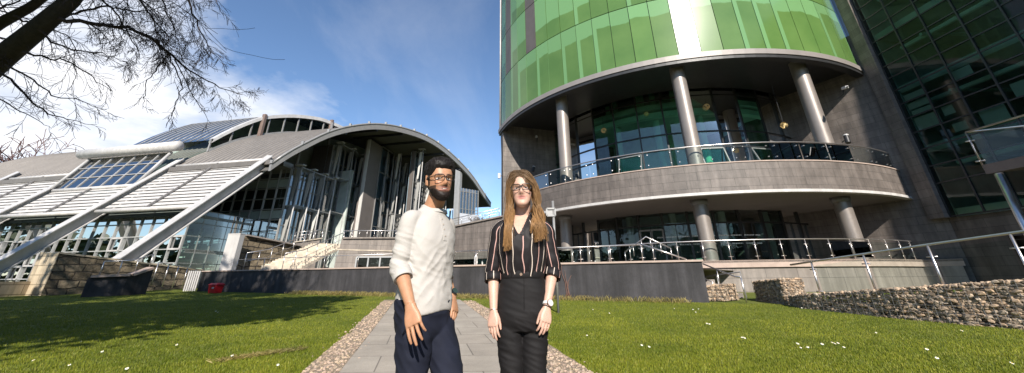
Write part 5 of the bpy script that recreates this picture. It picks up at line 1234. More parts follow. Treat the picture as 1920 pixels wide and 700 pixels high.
# ---------------------------------------------------------------- raised walkway platform at far right
def platform():
    T = thing('raised_walkway', 'raised steel walkway with glass railing jutting in at the right edge', 'walkway', loc=ondist(1870, 420, 18))
    t = 16.5; c = ondist(1850, 325, t)                      # lower near-left corner
    a = c; d1 = azv(112); d2 = azv(172)
    # deck
    L2 = 7.0; z = a.z
    mb = MB(); P = [V((a.x, a.y, z)), V((a.x, a.y, z)) + d1 * 7, V((a.x, a.y, z)) + d1 * 7 + d2 * L2, V((a.x, a.y, z)) + d2 * L2]; mb.prism(P, (0, 0, .12)); mb.build('deck', M['soffit'], T)
    mb = MB(); q = P[3]; mb.bar(P[0] + V((0, 0, .1)), q + V((0, 0, .1)), .06, .26); mb.build('edge_beam', M['brown_post'], T)
    mb = MB()
    for o in (.9, 2.2): mb.bar(P[0] + d1 * o + V((0, 0, -.13)), q + d1 * o + V((0, 0, -.13)), .14, .24)
    mb.build('deck_beams', M['mid_metal'], T)
    # railing: two sides
    h = 1.12
    def side(p, d, n, step):
        mb = MB(); mb.tube([p + V((0, 0, h)), p + d * (n * step) + V((0, 0, h))], .026, 8); mb.build('handrail', M['steel'], T, smooth=True)
        for i in range(n + 1):
            x = p + d * (i * step); mb = MB(); mb.tube([x + V((0, 0, .05)), x + V((0, 0, h))], .02, 8)
            for zz in (.25, .85): mb.tube([x - d * .1 + V((0, 0, zz)), x + d * .1 + V((0, 0, zz))], .014, 6)
            mb.build('post', M['steel'], T, smooth=True)
            if i < n: y = p + d * ((i + 1) * step); mb = MB(); mb.face((x + d * .08 + V((0, 0, .15)), y - d * .08 + V((0, 0, .15)), y - d * .08 + V((0, 0, h - .1)), x + d * .08 + V((0, 0, h - .1)))); mb.build('glass_pane', M['glass_clear'], T, recalc=False)
    side(P[0] + V((0, 0, .1)), d2, 5, 1.3); side(P[0] + V((0, 0, .1)), d1, 4, 1.2)
    # raking support
    p = ondist(1876, 333, t + .4); g = ondist(1928, 445, t - .2); mb = MB(); mb.tube([V((p.x, p.y, z)), V((g.x, g.y, -.6))], .085, 14); mb.build('support_post', M['steel'], T, smooth=True)
platform()
# ---------------------------------------------------------------- cameras and floodlights on the recess walls
def fittings():
    for px, py, t, lab in ((1007, 258, 30.5, 'white security camera on the shaded left recess wall'), (1581, 168, 26.2, 'white security camera high on the shaded right recess wall')):
        p = ondist(px, py, t); T = thing('security_camera', lab, 'camera', 'security cameras on the recess walls', loc=p); mb = MB(); mb.bar(p + V((0, 0, .05)), p + V((-.12, -.38, -.05)), .16, .15); mb.build('housing', M['white_tube'], T, bevel=.02); mb = MB(); mb.tube([p + V((0, 0, 0)), p + V((.0, .1, -.25)), p + V((0, .5, -.3))], .03, 8); mb.build('bracket', M['dark_metal'], T, smooth=True); mb = MB(); mb.tube([p + V((-.12, -.385, -.05)), p + V((-.125, -.41, -.055))], .05, 10); mb.build('lens', M['dark_metal'], T)
    for px, py, t, lab in ((1587, 262, 25.6, 'black floodlight with bright top on the sunlit right recess wall'), (1000, 318, 30.3, 'small black floodlight low on the left recess wall')):
        p = ondist(px, py, t); T = thing('floodlight', lab, 'light', 'floodlights on the recess walls', loc=p); mb = MB(); mb.tube([p + V((.05, .0, .2)), p + V((-.06, -.1, -.22))], .12, 14); mb.build('barrel', M['dark_metal'], T, smooth=False); mb = MB(); mb.tube([p + V((.05, .0, .205)), p + V((.062, .01, .26))], .125, 14); mb.build('cap', M['white_tube'], T); mb = MB(); mb.tube([p, p + V((.1, .4, 0))], .03, 8); mb.build('bracket', M['dark_metal'], T)
    p = ondist(936, 330, 29.9); T = thing('alarm_box', 'tiny pale box on the left outer edge of the round building', 'alarm box', loc=p); mb = MB(); mb.box(p, .22, .2, .42); mb.build('case', M['white_tube'], T, bevel=.02); mb = MB(); mb.box(p + V((.16, .0, 0)), .12, .05, .08); mb.build('bracket', M['dark_metal'], T)
fittings()
# ================================================================ trees
def barkmat(name, c):
    m, nt = nodes(name); tc = N(nt, 'ShaderNodeTexCoord'); mp = N(nt, 'ShaderNodeMapping'); mp.inputs['Scale'].default_value = (6, 6, 1.5); L(nt, tc.outputs['Object'], mp.inputs[0])
    n1 = N(nt, 'ShaderNodeTexNoise', Scale=3, Detail=8, Roughness=.7); L(nt, mp.outputs[0], n1.inputs['Vector'])
    r = ramp(nt, n1.outputs['Fac'], [(.3, tuple(x * .55 for x in c)), (.7, tuple(x * 1.3 for x in c))])
    b = N(nt, 'ShaderNodeBsdfPrincipled', Roughness=.9); L(nt, r.outputs[0], b.inputs['Base Color']); bp = N(nt, 'ShaderNodeBump', Strength=.8, Distance=.03); L(nt, n1.outputs['Fac'], bp.inputs['Height']); L(nt, bp.outputs[0], b.inputs['Normal']); out(nt, b.outputs[0]); return m
M['bark'] = barkmat('dark_bark', (.034, .026, .022)); M['twig'] = barkmat('reddish_twigs', (.045, .030, .028)); M['twig_red'] = barkmat('far_red_twigs', (.16, .085, .075)); M['bark_pale'] = barkmat('pale_twigs', (.16, .13, .11))
M['evergreen'] = pmat('evergreen_leaves', (.035, .055, .018), .6, var=.4, scale=2, bump=0)
class Twigs:
    def __init__(self, seed): self.mb = MB(); self.r = random.Random(seed)
    def grow(self, p, d, length, r, depth, grav=.25, spread=.75, kids=7, minr=.0028, bias=V((0, 0, 0))):
        R = self.r; n = 6; pts = [V(p)]; d = V(d).normalized(); q = V(p)
        for i in range(n):
            d = (d + V((R.gauss(0, .13), R.gauss(0, .13), R.gauss(0, .13) - grav * .16)) + bias * .1).normalized(); q = q + d * (length / n); pts.append(q.copy())
        self.mb.tube(pts, [max(minr, r * (1 - .75 * i / n)) for i in range(n + 1)], 6 if r > .02 else (4 if r > .008 else 3), caps=False)
        if depth > 0:
            for k in range(kids):
                t = .2 + .8 * (k + R.random()) / kids; i = min(n - 1, int(t * n)); s = pts[i].lerp(pts[i + 1], t * n - i)
                ax = (pts[i + 1] - pts[i]).normalized(); sd = V((R.gauss(0, 1), R.gauss(0, 1), R.gauss(0, .7))); sd = (sd - ax * sd.dot(ax)).normalized()
                nd = (ax * R.uniform(.55, 1.0) + sd * R.uniform(.5, 1.0) * spread).normalized()
                self.grow(s, nd, length * R.uniform(.38, .62), max(minr, r * (1 - .7 * t) * .6), depth - 1, grav, spread, kids if depth > 1 else kids, minr, bias)
    def guide(self, pts, r0, r1, kids, klen, depth, grav=.3, kk=6, start=.1):
        """a limb given by its points, then side branches"""
        P = []
        for i in range(len(pts) - 1):
            for k in range(4):
                t = k / 4; p = pts[i].lerp(pts[i + 1], t) + V([self.r.gauss(0, .012) for _ in range(3)]); P.append(p)
        P.append(pts[-1]); n = len(P)
        self.mb.tube(P, [r0 + (r1 - r0) * i / (n - 1) for i in range(n)], 8 if r0 > .03 else 5, caps=False)
        R = self.r
        for k in range(kids):
            t = start + (1 - start) * (k + R.random()) / kids; i = min(n - 2, int(t * (n - 1))); s = P[i]; ax = (P[i + 1] - P[i]).normalized(); sd = V((R.gauss(0, 1), R.gauss(0, 1), R.gauss(0, .8) - .2)); sd = (sd - ax * sd.dot(ax)).normalized()
            self.grow(s, ax * R.uniform(.6, 1) + sd * R.uniform(.5, .9), klen * R.uniform(.6, 1.15) * (1 - .35 * t), max(.0035, (r0 + (r1 - r0) * t) * .42), depth, grav, .8, kk)
def overhang():
    D = ondist
    base = V((-12.3, 4.6, gz(-12.3, 4.6))); T = thing('bare_tree', 'big bare tree reaching dark twiggy branches in from the upper left', 'tree', loc=base)
    tr = MB(); tr.tube([base - V((0, 0, .2)), base + V((.05, 0, .5)), base + V((.2, .1, 2.2)), base + V((.35, .2, 5.2)), base + V((.1, .6, 9.5)), base + V((-.4, 1.2, 13.5))], [.62, .48, .40, .33, .2, .05], 14)
    limb = [base + V((.15, .05, 1.9)), D(-60, 163, 10.6), D(0, 112, 9.8), D(70, 55, 9.0), D(132, 2, 8.5), D(190, -70, 8.2), D(260, -170, 8.0)]
    tr.tube(limb, [.24, .19, .155, .13, .11, .08, .045], 12); l2 = [base + V((.3, .15, 4.2)), D(-60, 85, 11.2), D(0, 44, 10.5), D(55, 15, 9.8), D(110, -25, 9.4), D(190, -90, 9)]; tr.tube(l2, [.15, .10, .085, .07, .05, .02], 10)
    tr.build('trunk', M['bark'], T, smooth=True)
    tw = Twigs(5); d0 = 8.6
    G = [([(112, 36), (180, 44), (240, 53), (290, 76), (330, 112), (365, 140), (410, 165), (455, 178)], .036, .005, 26, .62, 2, 8.6),
         ([(290, 76), (310, 92), (332, 135), (342, 165), (326, 205), (311, 240)], .016, .004, 11, .5, 1, 8.5),
         ([(318, 100), (296, 128), (276, 152), (270, 185), (268, 205)], .011, .003, 6, .4, 1, 8.7),
         ([(330, 112), (350, 160), (372, 200), (395, 232)], .010, .003, 7, .4, 1, 8.4),
         ([(-30, 120), (20, 150), (55, 185), (90, 215), (135, 226), (182, 234)], .020, .003, 8, .55, 1, 9.4),
         ([(-40, 150), (0, 185), (30, 205), (70, 226), (95, 240)], .014, .003, 5, .5, 1, 9.8),
         ([(40, 98), (90, 108), (135, 120), (175, 145), (208, 172)], .018, .004, 11, .6, 1, 9.0),
         ([(10, 122), (60, 150), (100, 180), (150, 190), (200, 206)], .016, .004, 11, .6, 1, 9.3),
         ([(-30, 60), (10, 75), (24, 100), (15, 140)], .02, .004, 8, .6, 1, 9.6),
         ([(20, 30), (60, 45), (100, 50), (130, 70), (150, 110)], .018, .004, 10, .6, 1, 9.0),
         ([(190, -70), (230, -40), (262, 0), (290, 40), (318, 70)], .03, .006, 20, .75, 2, 8.2),
         ([(260, -170), (320, -90), (345, -30), (362, 25), (382, 70), (395, 100)], .03, .005, 18, .75, 2, 8.0),
         ([(150, -20), (190, 0), (225, 30), (250, 80), (262, 110)], .02, .005, 14, .6, 2, 8.5),
         ([(70, 55), (95, 80), (140, 95), (190, 100), (240, 118)], .018, .004, 12, .6, 1, 8.9),
         ([(255, -160), (340, -120), (385, -50), (405, 0), (420, 30)], .022, .004, 12, .6, 1, 8.0),
         ([(300, -120), (310, -60), (300, -10), (315, 30), (330, 60), (338, 95)], .02, .004, 14, .6, 1, 8.1),
         ([(-50, 20), (0, 15), (45, 0), (80, -15)], .02, .006, 10, .7, 1, 10),
         ([(110, 36), (150, 20), (200, 12), (240, 20), (285, 18), (330, 5)], .022, .005, 14, .6, 1, 8.7)]
    for pts, r0, r1, kids, kl, dep, dist in G:
        tw.guide([D(x, y, dist - .02 * i) for i, (x, y) in enumerate(pts)], r0, r1, kids, kl, dep, .45, 6 if dep == 2 else 7)
    # the rest of the crown, out of the picture, throws shade on the lawn
    for k in range(26):
        t = random.uniform(.35, 1); s = base + V((.2, .3, 3 + 9.5 * t)); a = random.uniform(0, 2 * PI); tw.grow(s, V((math.cos(a), math.sin(a), .7)), random.uniform(3.2, 5), .07, 2, .1, .8, 6, .006)
    tw.mb.build('branches', M['twig'], T, smooth=False, recalc=False)
overhang()
def far_trees():
    for nm, lab, px, dist, zb, h, r, seed, mat, kids in (('bare_tree', 'small pale bare tree behind the brown wall in the gap between the two buildings', 905, 37, 2.0, 5.2, .06, 3, 'bark_pale', 8), ('bare_tree', 'reddish bare tree showing above the hall roof at the far left edge', 12, 82, 0, 23.2, .25, 4, 'twig_red', 9)):
        p = ondist(px, 400, dist); p.z = zb - .8; T = thing(nm, lab, 'tree', loc=p); mb = MB(); mb.tube([p, p + V((.05, 0, h * .3)), p + V((0, .05, h * .62))], [r, r * .7, r * .35], 8); mb.build('trunk', M[mat], T, smooth=True)
        tw = Twigs(seed)
        for k in range(16): t = .22 + .4 * k / 15; a = k * 2.4; tw.grow(p + V((0, 0, h * t)), V((math.cos(a), math.sin(a), 1.1)), h * random.uniform(.20, .30), r * .35, 2, -.1, .7, kids if dist < 50 else 6, .012 if dist < 50 else .035)
        tw.mb.build('crown', M[mat], T, recalc=False)
    # trees behind the photographer: shade on the left lawn, and their reflection in the glass
    for i, (x, y, h, cr) in enumerate(((-15.0, 1.5, 17, 5.2), (-24, 2.5, 17, 5.6), (-34, 7, 17.5, 6.0), (-45, 12, 18, 6.5), (-8.7, .6, 12.6, 4.2), (-12.6, -2.0, 13.0, 4.4))):
        lab = ['evergreen tree standing behind the photographer, nearest to the path', 'second evergreen tree along the left lawn edge', 'third evergreen tree along the left lawn edge', 'farthest evergreen tree along the left lawn edge', 'lower evergreen tree just left of the photographer', 'evergreen tree standing back behind the low one on the left'][i]
        p = V((x, y, gz(x, y))); T = thing('evergreen_tree', lab, 'tree', 'evergreen trees beside the left lawn', loc=p); mb = MB(); mb.tube([p - V((0, 0, .2)), p + V((.1, 0, h * .5)), p + V((0, .1, h * .9))], [.4, .25, .08], 10); mb.build('trunk', M['bark'], T, smooth=True)
        R = random.Random(40 + i); mb = MB()
        cl = []
        for k in range(70):
            v = V((R.gauss(0, 1), R.gauss(0, 1), R.gauss(0, 1))).normalized() * R.uniform(.45, 1) ** .6; cl.append((p + V((v.x * cr, v.y * cr, h * .72 + v.z * h * .27)), R.uniform(.7, 1.5)))
        for c, rr in cl:
            for k in range(125):
                v = V((R.gauss(0, 1), R.gauss(0, 1), R.gauss(0, 1))); v = v.normalized() * rr * R.random() ** .4; n = V((R.gauss(0, 1), R.gauss(0, 1), R.gauss(0, 1))).normalized(); s = n.cross(V((.3, .2, 1))).normalized(); u = n.cross(s); w = R.uniform(.12, .24); q = c + v
                mb.face((q - s * w, q + u * w * .6, q + s * w, q - u * w * .6))
        mb.build('crown', M['evergreen'], T, recalc=False)
    for i, (x, y, h) in enumerate(((4.0, -20, 12), (14, -24, 14), (-6, -26, 13), (26, -18, 13))):
        p = V((x, y, gz(x, y))); T = thing('bare_tree', ['bare tree behind the photographer reflected in the middle of the curved glass', 'tall bare tree behind the photographer, right of the reflected one', 'bare tree behind the photographer to the left', 'bare tree behind the photographer far to the right'][i], 'tree', 'bare trees behind the photographer', loc=p); mb = MB(); mb.tube([p - V((0, 0, .2)), p + V((.1, 0, h * .4)), p + V((0, .1, h * .75))], [.3, .2, .08], 8); mb.build('trunk', M['bark'], T, smooth=True); tw = Twigs(60 + i)
        for k in range(14): t = .25 + .5 * k / 13; a = k * 2.4; tw.grow(p + V((0, 0, h * t)), V((math.cos(a), math.sin(a), .9)), h * random.uniform(.25, .4), .09, 2, -.05, .7, 6, .015)
        tw.mb.build('crown', M['bark'], T, recalc=False)
far_trees()
def shrubs_and_wood():
    R = random.Random(77)
    for i, (x, y, h, w) in enumerate(((-13.6, 1.5, 4.6, 2.6), (-19.5, 2.5, 5.2, 3.2), (-26.5, 4.0, 5.4, 3.4), (-34.5, 8.5, 5.6, 3.6))):  # out-of-view shrubs, added to shade the near left lawn
        lab = ['unseen evergreen shrub added for shade, nearest to the lawn', 'second unseen evergreen shrub added for shade', 'third unseen evergreen shrub added for shade', 'farthest unseen evergreen shrub added for shade'][i]
        p = V((x, y, gz(x, y))); T = thing('added_shrub', lab, 'shrub', 'unseen evergreen shrubs added to shade the left lawn', loc=p); mb = MB(); mb.tube([p - V((0, 0, .2)), p + V((.05, 0, h * .6))], [.12, .04], 8); mb.build('stem', M['bark'], T); mb = MB()
        for k in range(2600):
            v = V((R.gauss(0, 1), R.gauss(0, 1), R.gauss(0, 1))).normalized() * R.random() ** .35; q = p + V((v.x * w, v.y * w * .8, h * .52 + v.z * h * .48)); n = V((R.gauss(0, 1), R.gauss(0, 1), R.gauss(0, 1))).normalized(); s = n.cross(V((.3, .2, 1))).normalized(); u = n.cross(s); z = R.uniform(.1, .22); mb.face((q - s * z, q + u * z * .6, q + s * z, q - u * z * .6))
        mb.build('foliage', M['evergreen'], T, recalc=False)
    # the wood behind the photographer, seen only mirrored in the windows
    mb = MB()
    for k in range(10500):
        a = R.uniform(98, 302); d = R.uniform(72, 100) if a < 270 else R.uniform(98, 125); h = (11 + 6 * mnoise.noise(V((a * .12, 0, 3))) + 3 * mnoise.noise(V((a * .5, 1, 3)))) * R.random() ** .5; q = V((math.sin(math.radians(a)) * d, math.cos(math.radians(a)) * d, -1.6 + h)); n = V((R.gauss(0, 1), R.gauss(0, 1), R.gauss(0, 1))).normalized(); s = n.cross(V((.3, .2, 1))).normalized(); u = n.cross(s); z = R.uniform(.7, 1.8); mb.face((q - s * z, q + u * z * .6, q + s * z, q - u * z * .6))
    tag(mb.build('distant_wood', M['evergreen'], recalc=False), 'dark wood of trees far behind the photographer', 'wood', kind='stuff')
shrubs_and_wood()
# ================================================================ people
def catmull(keys, t):
    """keys: list of tuples whose first entry is the parameter"""
    n = len(keys)
    for i in range(n - 1):
        if t <= keys[i + 1][0] or i == n - 2:
            a, b = keys[i], keys[i + 1]; h = b[0] - a[0]; s = (t - a[0]) / h; p = keys[i - 1] if i else None; q = keys[i + 2] if i + 2 < n else None; o = []
            for k in range(1, len(a)):
                m0 = (b[k] - p[k]) / (b[0] - p[0]) if p else (b[k] - a[k]) / h; m1 = (q[k] - a[k]) / (q[0] - a[0]) if q else (b[k] - a[k]) / h
                o.append((2 * s ** 3 - 3 * s * s + 1) * a[k] + (s ** 3 - 2 * s * s + s) * h * m0 + (-2 * s ** 3 + 3 * s * s) * b[k] + (s ** 3 - s * s) * h * m1)
            return o
def ell(c, l, f, a, b, n, e=2.3):
    P = []
    for k in range(n):
        t = 2 * PI * k / n; cs, sn = math.cos(t), math.sin(t); P.append(c + l * (a * math.copysign(abs(cs) ** (2 / e), cs)) + f * (b * math.copysign(abs(sn) ** (2 / e), sn)))
    return P
def torso_rings(keys, root, l, f, m, n, e=2.3, grow=0):
    """keys: (z, a, b, shift along l, shift along f)"""
    R = []; z0, z1 = keys[0][0], keys[-1][0]
    for i in range(m + 1):
        z = z0 + (z1 - z0) * i / m; a, b, sl_, sf = catmull(keys, z); R.append(ell(root + V((0, 0, z)) + l * sl_ + f * sf, l, f, a + grow, b + grow, n, e))
    return R
def limb_rings(pts, rad, m, n, ref=V((0, -1, 0)), flat=1.0):
    """tapering limb through pts (list of Vectors) with radii"""
    keys = [(i, p.x, p.y, p.z, r) for i, (p, r) in enumerate(zip(pts, rad))]; R = []; prev = None; cs = []
    for i in range(m + 1):
        t = (len(pts) - 1) * i / m; x, y, z, r = catmull(keys, t); cs.append((V((x, y, z)), r))
    for i, (c, r) in enumerate(cs):
        d = (cs[min(i + 1, m)][0] - cs[max(i - 1, 0)][0]).normalized(); s = ref - d * ref.dot(d); s.normalize(); u = d.cross(s); R.append([c + (s * math.cos(2 * PI * k / n) * flat + u * math.sin(2 * PI * k / n)) * r for k in range(n)])
    return R
HEADK = [(-.006, .016, -.074, -.046), (.008, .034, -.090, -.018), (.028, .049, -.094, .018), (.052, .059, -.091, .048), (.080, .066, -.088, .074), (.110, .071, -.087, .092), (.140, .075, -.091, .099), (.168, .0755, -.087, .098), (.196, .069, -.073, .087), (.218, .050, -.048, .063), (.230, .028, -.026, .036), (.236, .006, -.004, .010)]
def gauss(x, s): return math.exp(-.5 * (x / s) ** 2)
def head_pt(z, k, n, fem=0, nosek=1.0):
    w, yf, yb = catmull(HEADK, z); t = 2 * PI * k / n; cs, sn = math.cos(t), math.sin(t); x = w * math.copysign(abs(cs) ** .92, cs) * (1 - .05 * fem); ym = (yf + yb) / 2; hy = (yb - yf) / 2; y = ym + hy * math.copysign(abs(sn) ** .86, sn)
    if sn < 0:
        fr = min(1, -sn * 1.6)
        dy = 0
        # nose
        if z < .135: dy -= fr * gauss(x, .0075 + .004 * gauss(z - .078, .012)) * (.010 * gauss(z - .118, .02) + .025 * nosek * gauss(z - .083, .013) + .013 * gauss(z - .1, .014))
        dy -= fr * .0050 * gauss(z - .134, .008) * gauss(abs(x) - .028, .022)
        dy += fr * .0095 * gauss(z - .116, .010) * gauss(abs(x) - .031, .013)
        dy -= fr * .0055 * gauss(z - .088, .014) * gauss(abs(x) - .042, .014)
        dy -= fr * (.0065 - .0032 * fem) * gauss(x, .020) * (gauss(z - .059, .0050) + 1.1 * gauss(z - .047, .0055)); dy += fr * .003 * gauss(x, .022) * gauss(z - .0535, .0022)
        dy += fr * .003 * gauss(x, .016) * gauss(z - .035, .006); dy -= fr * .005 * gauss(x, .016) * gauss(z - .016, .011)
        y += dy
    return V((x, y, z))
def head_grid(fem=0, n=90, m=80, off=None):
    R = []
    for i in range(m + 1):
        z = -.006 + .242 * i / m; ring = []
        for k in range(n):
            p = head_pt(z, k, n, fem)
            if off:
                c = V((0, .005, .115)); d = (p - c).normalized(); p = p + d * off(p, d)
            ring.append(p)
        R.append(ring)
    return R
def ball(mb, c, r, n=10):
    mb.rings([[c + V((math.cos(2 * PI * k / n) * r * math.sin(PI * i / n), math.sin(2 * PI * k / n) * r * math.sin(PI * i / n), -r * math.cos(PI * i / n))) for k in range(n)] for i in range(1, n)])
def hand(mb, wrist, d, nrm, thumb, size=1.0, curl=.25, spread=.10, curls=None):
    """d: direction of the hand, nrm: out of its back, thumb: side on which the thumb leaves"""
    d = d.normalized(); nrm = (nrm - d * nrm.dot(d)).normalized(); s = thumb - d * thumb.dot(d) - nrm * thumb.dot(nrm); s.normalize(); S = size
    keys = [(0, .027, .021), (.02, .030, .019), (.05, .040, .0165), (.08, .043, .0145), (.095, .040, .012)]
    R = []
    for i in range(12):
        t = .095 * i / 11; a, b = catmull(keys, t); R.append(ell(wrist + d * (t * S) , s, nrm, a * S, b * S, 18, 2.6))
    mb.rings(R)
    base = [(.031, .088, .074, .0083), (.0105, .094, .082, .0088), (-.0105, .091, .076, .0083), (-.0305, .082, .060, .0073)]
    for i, (o, st, ln, r) in enumerate(base):
        p = wrist + s * (o * S) + d * ((st - .022) * S); fd = (d + s * (spread * (1.5 - i) / 1.5)).normalized(); c = curl * (1 + .15 * i) if curls is None else curls[i]; pts = [p]; q = p + fd * (.022 * S); pts.append(q); ang = 0
        for seg in (.46, .31, .23):
            ang += c; dd = fd * math.cos(ang) - nrm * math.sin(ang); q = q + dd * (ln * seg * S); pts.append(q)
        mb.tube(pts, [r * S * 1.08, r * S * 1.06, r * S, r * S * .92, r * S * .72], 10); ball(mb, pts[-1] - (pts[-1] - pts[-2]).normalized() * r * S * .2, r * S * .74)
    p = wrist + d * (.022 * S) + s * (.020 * S) - nrm * (.004 * S); td = (d * .85 + s * .40 - nrm * .30).normalized(); q1 = p + td * (.036 * S); td2 = (d * .95 + s * .12 - nrm * .3).normalized(); q2 = q1 + td2 * (.032 * S); q3 = q2 + (d * .95 + s * .1 - nrm * .25).normalized() * (.026 * S)
    mb.tube([p, q1, q2, q3], [.015 * S, .0115 * S, .0098 * S, .0072 * S], 10); ball(mb, q3 - (q3 - q2).normalized() * .002, .0074 * S)
def remeshed(mb, name, voxel, parent, mat, smooth_iter=4):
    o = mb.build(name, mat, parent, recalc=True); o.parent = None; o.matrix_parent_inverse = Matrix.Identity(4)
    md = o.modifiers.new('r', 'REMESH'); md.mode = 'VOXEL'; md.voxel_size = voxel; md.use_smooth_shade = True
    s = o.modifiers.new('s', 'SMOOTH'); s.factor = .5; s.iterations = smooth_iter
    bpy.context.view_layer.update(); dg = bpy.context.evaluated_depsgraph_get(); me = bpy.data.meshes.new_from_object(o.evaluated_get(dg)); old = o.data; o.modifiers.clear(); o.data = me; bpy.data.meshes.remove(old)
    me.name = name; me.materials.clear(); me.materials.append(mat); me.polygons.foreach_set('use_smooth', [True] * len(me.polygons))
    o.parent = parent; o.matrix_parent_inverse = Matrix.Translation(-V(parent.location)); return o
def crease(o, T0, layers, mask=None):
    """folds: push the remeshed cloth along its normals"""
    me = o.data; n = len(me.vertices); co = np.zeros(n * 3, 'f'); no = np.zeros(n * 3, 'f'); me.vertices.foreach_get('co', co); me.vertices.foreach_get('normal', no); co = co.reshape(-1, 3); no = no.reshape(-1, 3); d = np.zeros(n, 'f')
    for i in range(n):
        x, y, z = float(co[i, 0] - T0[0]), float(co[i, 1] - T0[1]), float(co[i, 2] - T0[2]); v = 0
        for amp, fx, fy, fz, sh, ph in layers: v += amp * (1 - 2.6 * abs(mnoise.noise(V((x * fx + z * sh + ph, y * fy + ph, z * fz + x * sh + ph)))))
        d[i] = v * (mask(x, y, z) if mask else 1)
    co += no * d[:, None]; me.vertices.foreach_set('co', co.ravel()); me.update()
def paint(o, fn):
    me = o.data; ca = me.color_attributes.new('tint', 'FLOAT_COLOR', 'POINT'); n = len(me.vertices); co = np.zeros(n * 3, 'f'); me.vertices.foreach_get('co', co); co = co.reshape(-1, 3); c = np.ones((n, 4), 'f'); c[:, :3] = fn(co); ca.data.foreach_set('color', c.ravel())
def skinmat(name):
    m, nt = nodes(name); a = N(nt, 'ShaderNodeAttribute', attribute_name='tint'); tc = N(nt, 'ShaderNodeTexCoord'); n1 = N(nt, 'ShaderNodeTexNoise', Scale=28, Detail=5); L(nt, tc.outputs['Object'], n1.inputs['Vector'])
    c = mixc(nt, 1.0, a.outputs['Color'], ramp(nt, n1.outputs['Fac'], [(.3, (.90, .87, .86)), (.7, (1.08, 1.05, 1.04))]).outputs[0], 'MULTIPLY')
    b = N(nt, 'ShaderNodeBsdfPrincipled', Roughness=.48); L(nt, c, b.inputs['Base Color']); b.inputs['Subsurface Weight'].default_value = .12; b.inputs['Subsurface Radius'].default_value = (.012, .005, .003); b.inputs['Subsurface Scale'].default_value = .6; b.inputs['Specular IOR Level'].default_value = .4
    bp = N(nt, 'ShaderNodeBump', Strength=.12, Distance=.002); L(nt, n1.outputs['Fac'], bp.inputs['Height']); L(nt, bp.outputs[0], b.inputs['Normal']); out(nt, b.outputs[0]); return m
def clothmat(name, base, rough=.85, var=.12, weave=900, stripes=None, fade=None):
    m, nt = nodes(name); tc = N(nt, 'ShaderNodeTexCoord'); n1 = N(nt, 'ShaderNodeTexNoise', Scale=9, Detail=6); L(nt, tc.outputs['Object'], n1.inputs['Vector']); n2 = N(nt, 'ShaderNodeTexNoise', Scale=160, Detail=3); L(nt, tc.outputs['Object'], n2.inputs['Vector'])
    c = ramp(nt, n1.outputs['Fac'], [(.3, tuple(x * (1 - var) for x in base)), (.7, tuple(x * (1 + var) for x in base))]).outputs[0]
    c = mixc(nt, 1.0, c, ramp(nt, n2.outputs['Fac'], [(.35, (.98,) * 3), (.65, (1.02,) * 3)]).outputs[0], 'MULTIPLY')
    if stripes:
        a = N(nt, 'ShaderNodeAttribute', attribute_name='tint'); sc = N(nt, 'ShaderNodeSeparateColor'); L(nt, a.outputs['Color'], sc.inputs[0])
        # tint.r carries the running stripe coordinate in stripe widths; two alternating colours
        fr = N(nt, 'ShaderNodeMath', operation='FRACT'); L(nt, sc.outputs[0], fr.inputs[0]); d = N(nt, 'ShaderNodeMath', operation='SUBTRACT'); L(nt, fr.outputs[0], d.inputs[0]); d.inputs[1].default_value = .5; ab = N(nt, 'ShaderNodeMath', operation='ABSOLUTE'); L(nt, d.outputs[0], ab.inputs[0])
        lt = N(nt, 'ShaderNodeMath', operation='LESS_THAN'); L(nt, ab.outputs[0], lt.inputs[0]); lt.inputs[1].default_value = stripes[0]
        h = N(nt, 'ShaderNodeMath', operation='MULTIPLY'); L(nt, sc.outputs[0], h.inputs[0]); h.inputs[1].default_value = .5; f2 = N(nt, 'ShaderNodeMath', operation='FRACT'); L(nt, h.outputs[0], f2.inputs[0]); g2 = N(nt, 'ShaderNodeMath', operation='GREATER_THAN'); L(nt, f2.outputs[0], g2.inputs[0]); g2.inputs[1].default_value = .5
        scol = mixc(nt, g2.outputs[0], stripes[1], stripes[2]); c = mixc(nt, lt.outputs[0], c, scol)
    b = N(nt, 'ShaderNodeBsdfPrincipled', Roughness=rough); L(nt, c, b.inputs['Base Color']); b.inputs['Sheen Weight'].default_value = 0; b.inputs['Specular IOR Level'].default_value = .25
    bp = N(nt, 'ShaderNodeBump', Strength=.12, Distance=.002); L(nt, n2.outputs['Fac'], bp.inputs['Height']); L(nt, bp.outputs[0], b.inputs['Normal']); out(nt, b.outputs[0]); return m
def wrinkle(rings, amp, fz, fx, seed, horiz=.5, mask=None):
    """push rings in and out like creased cloth"""
    o = V((seed * 3.1, seed * 1.7, seed * .9))
    for ring in rings:
        c = sum(ring, V((0, 0, 0))) / len(ring)
        for k, p in enumerate(ring):
            d = p - c; r = d.length
            if r < 1e-6: continue
            q = V((p.x * fx, p.y * fx, p.z * fz)) + o; n1 = mnoise.noise(q); q2 = V((p.x * fx * .4 + p.z * fz * .5, p.y * fx * .4, p.z * fz * .35)) * 1.7 + o; n2 = mnoise.noise(q2)
            rid = 1 - abs(n1) * 2.2; v = (rid * .6 + n2 * .55); a = amp * (mask(p) if mask else 1)
            ring[k] = p + d * (a * v / r)
def lensmat():
    m, nt = nodes('spectacle_lens'); tr = N(nt, 'ShaderNodeBsdfTransparent', Color=(.97, .98, .98, 1)); gl = N(nt, 'ShaderNodeBsdfGlossy', Roughness=.02); lw = N(nt, 'ShaderNodeLayerWeight', Blend=.25); mt = N(nt, 'ShaderNodeMath', operation='MULTIPLY'); L(nt, lw.outputs['Fresnel'], mt.inputs[0]); mt.inputs[1].default_value = .35; mx = N(nt, 'ShaderNodeMixShader'); L(nt, mt.outputs[0], mx.inputs[0]); L(nt, tr.outputs[0], mx.inputs[1]); L(nt, gl.outputs[0], mx.inputs[2]); out(nt, mx.outputs[0]); return m
M['hair_black'] = None
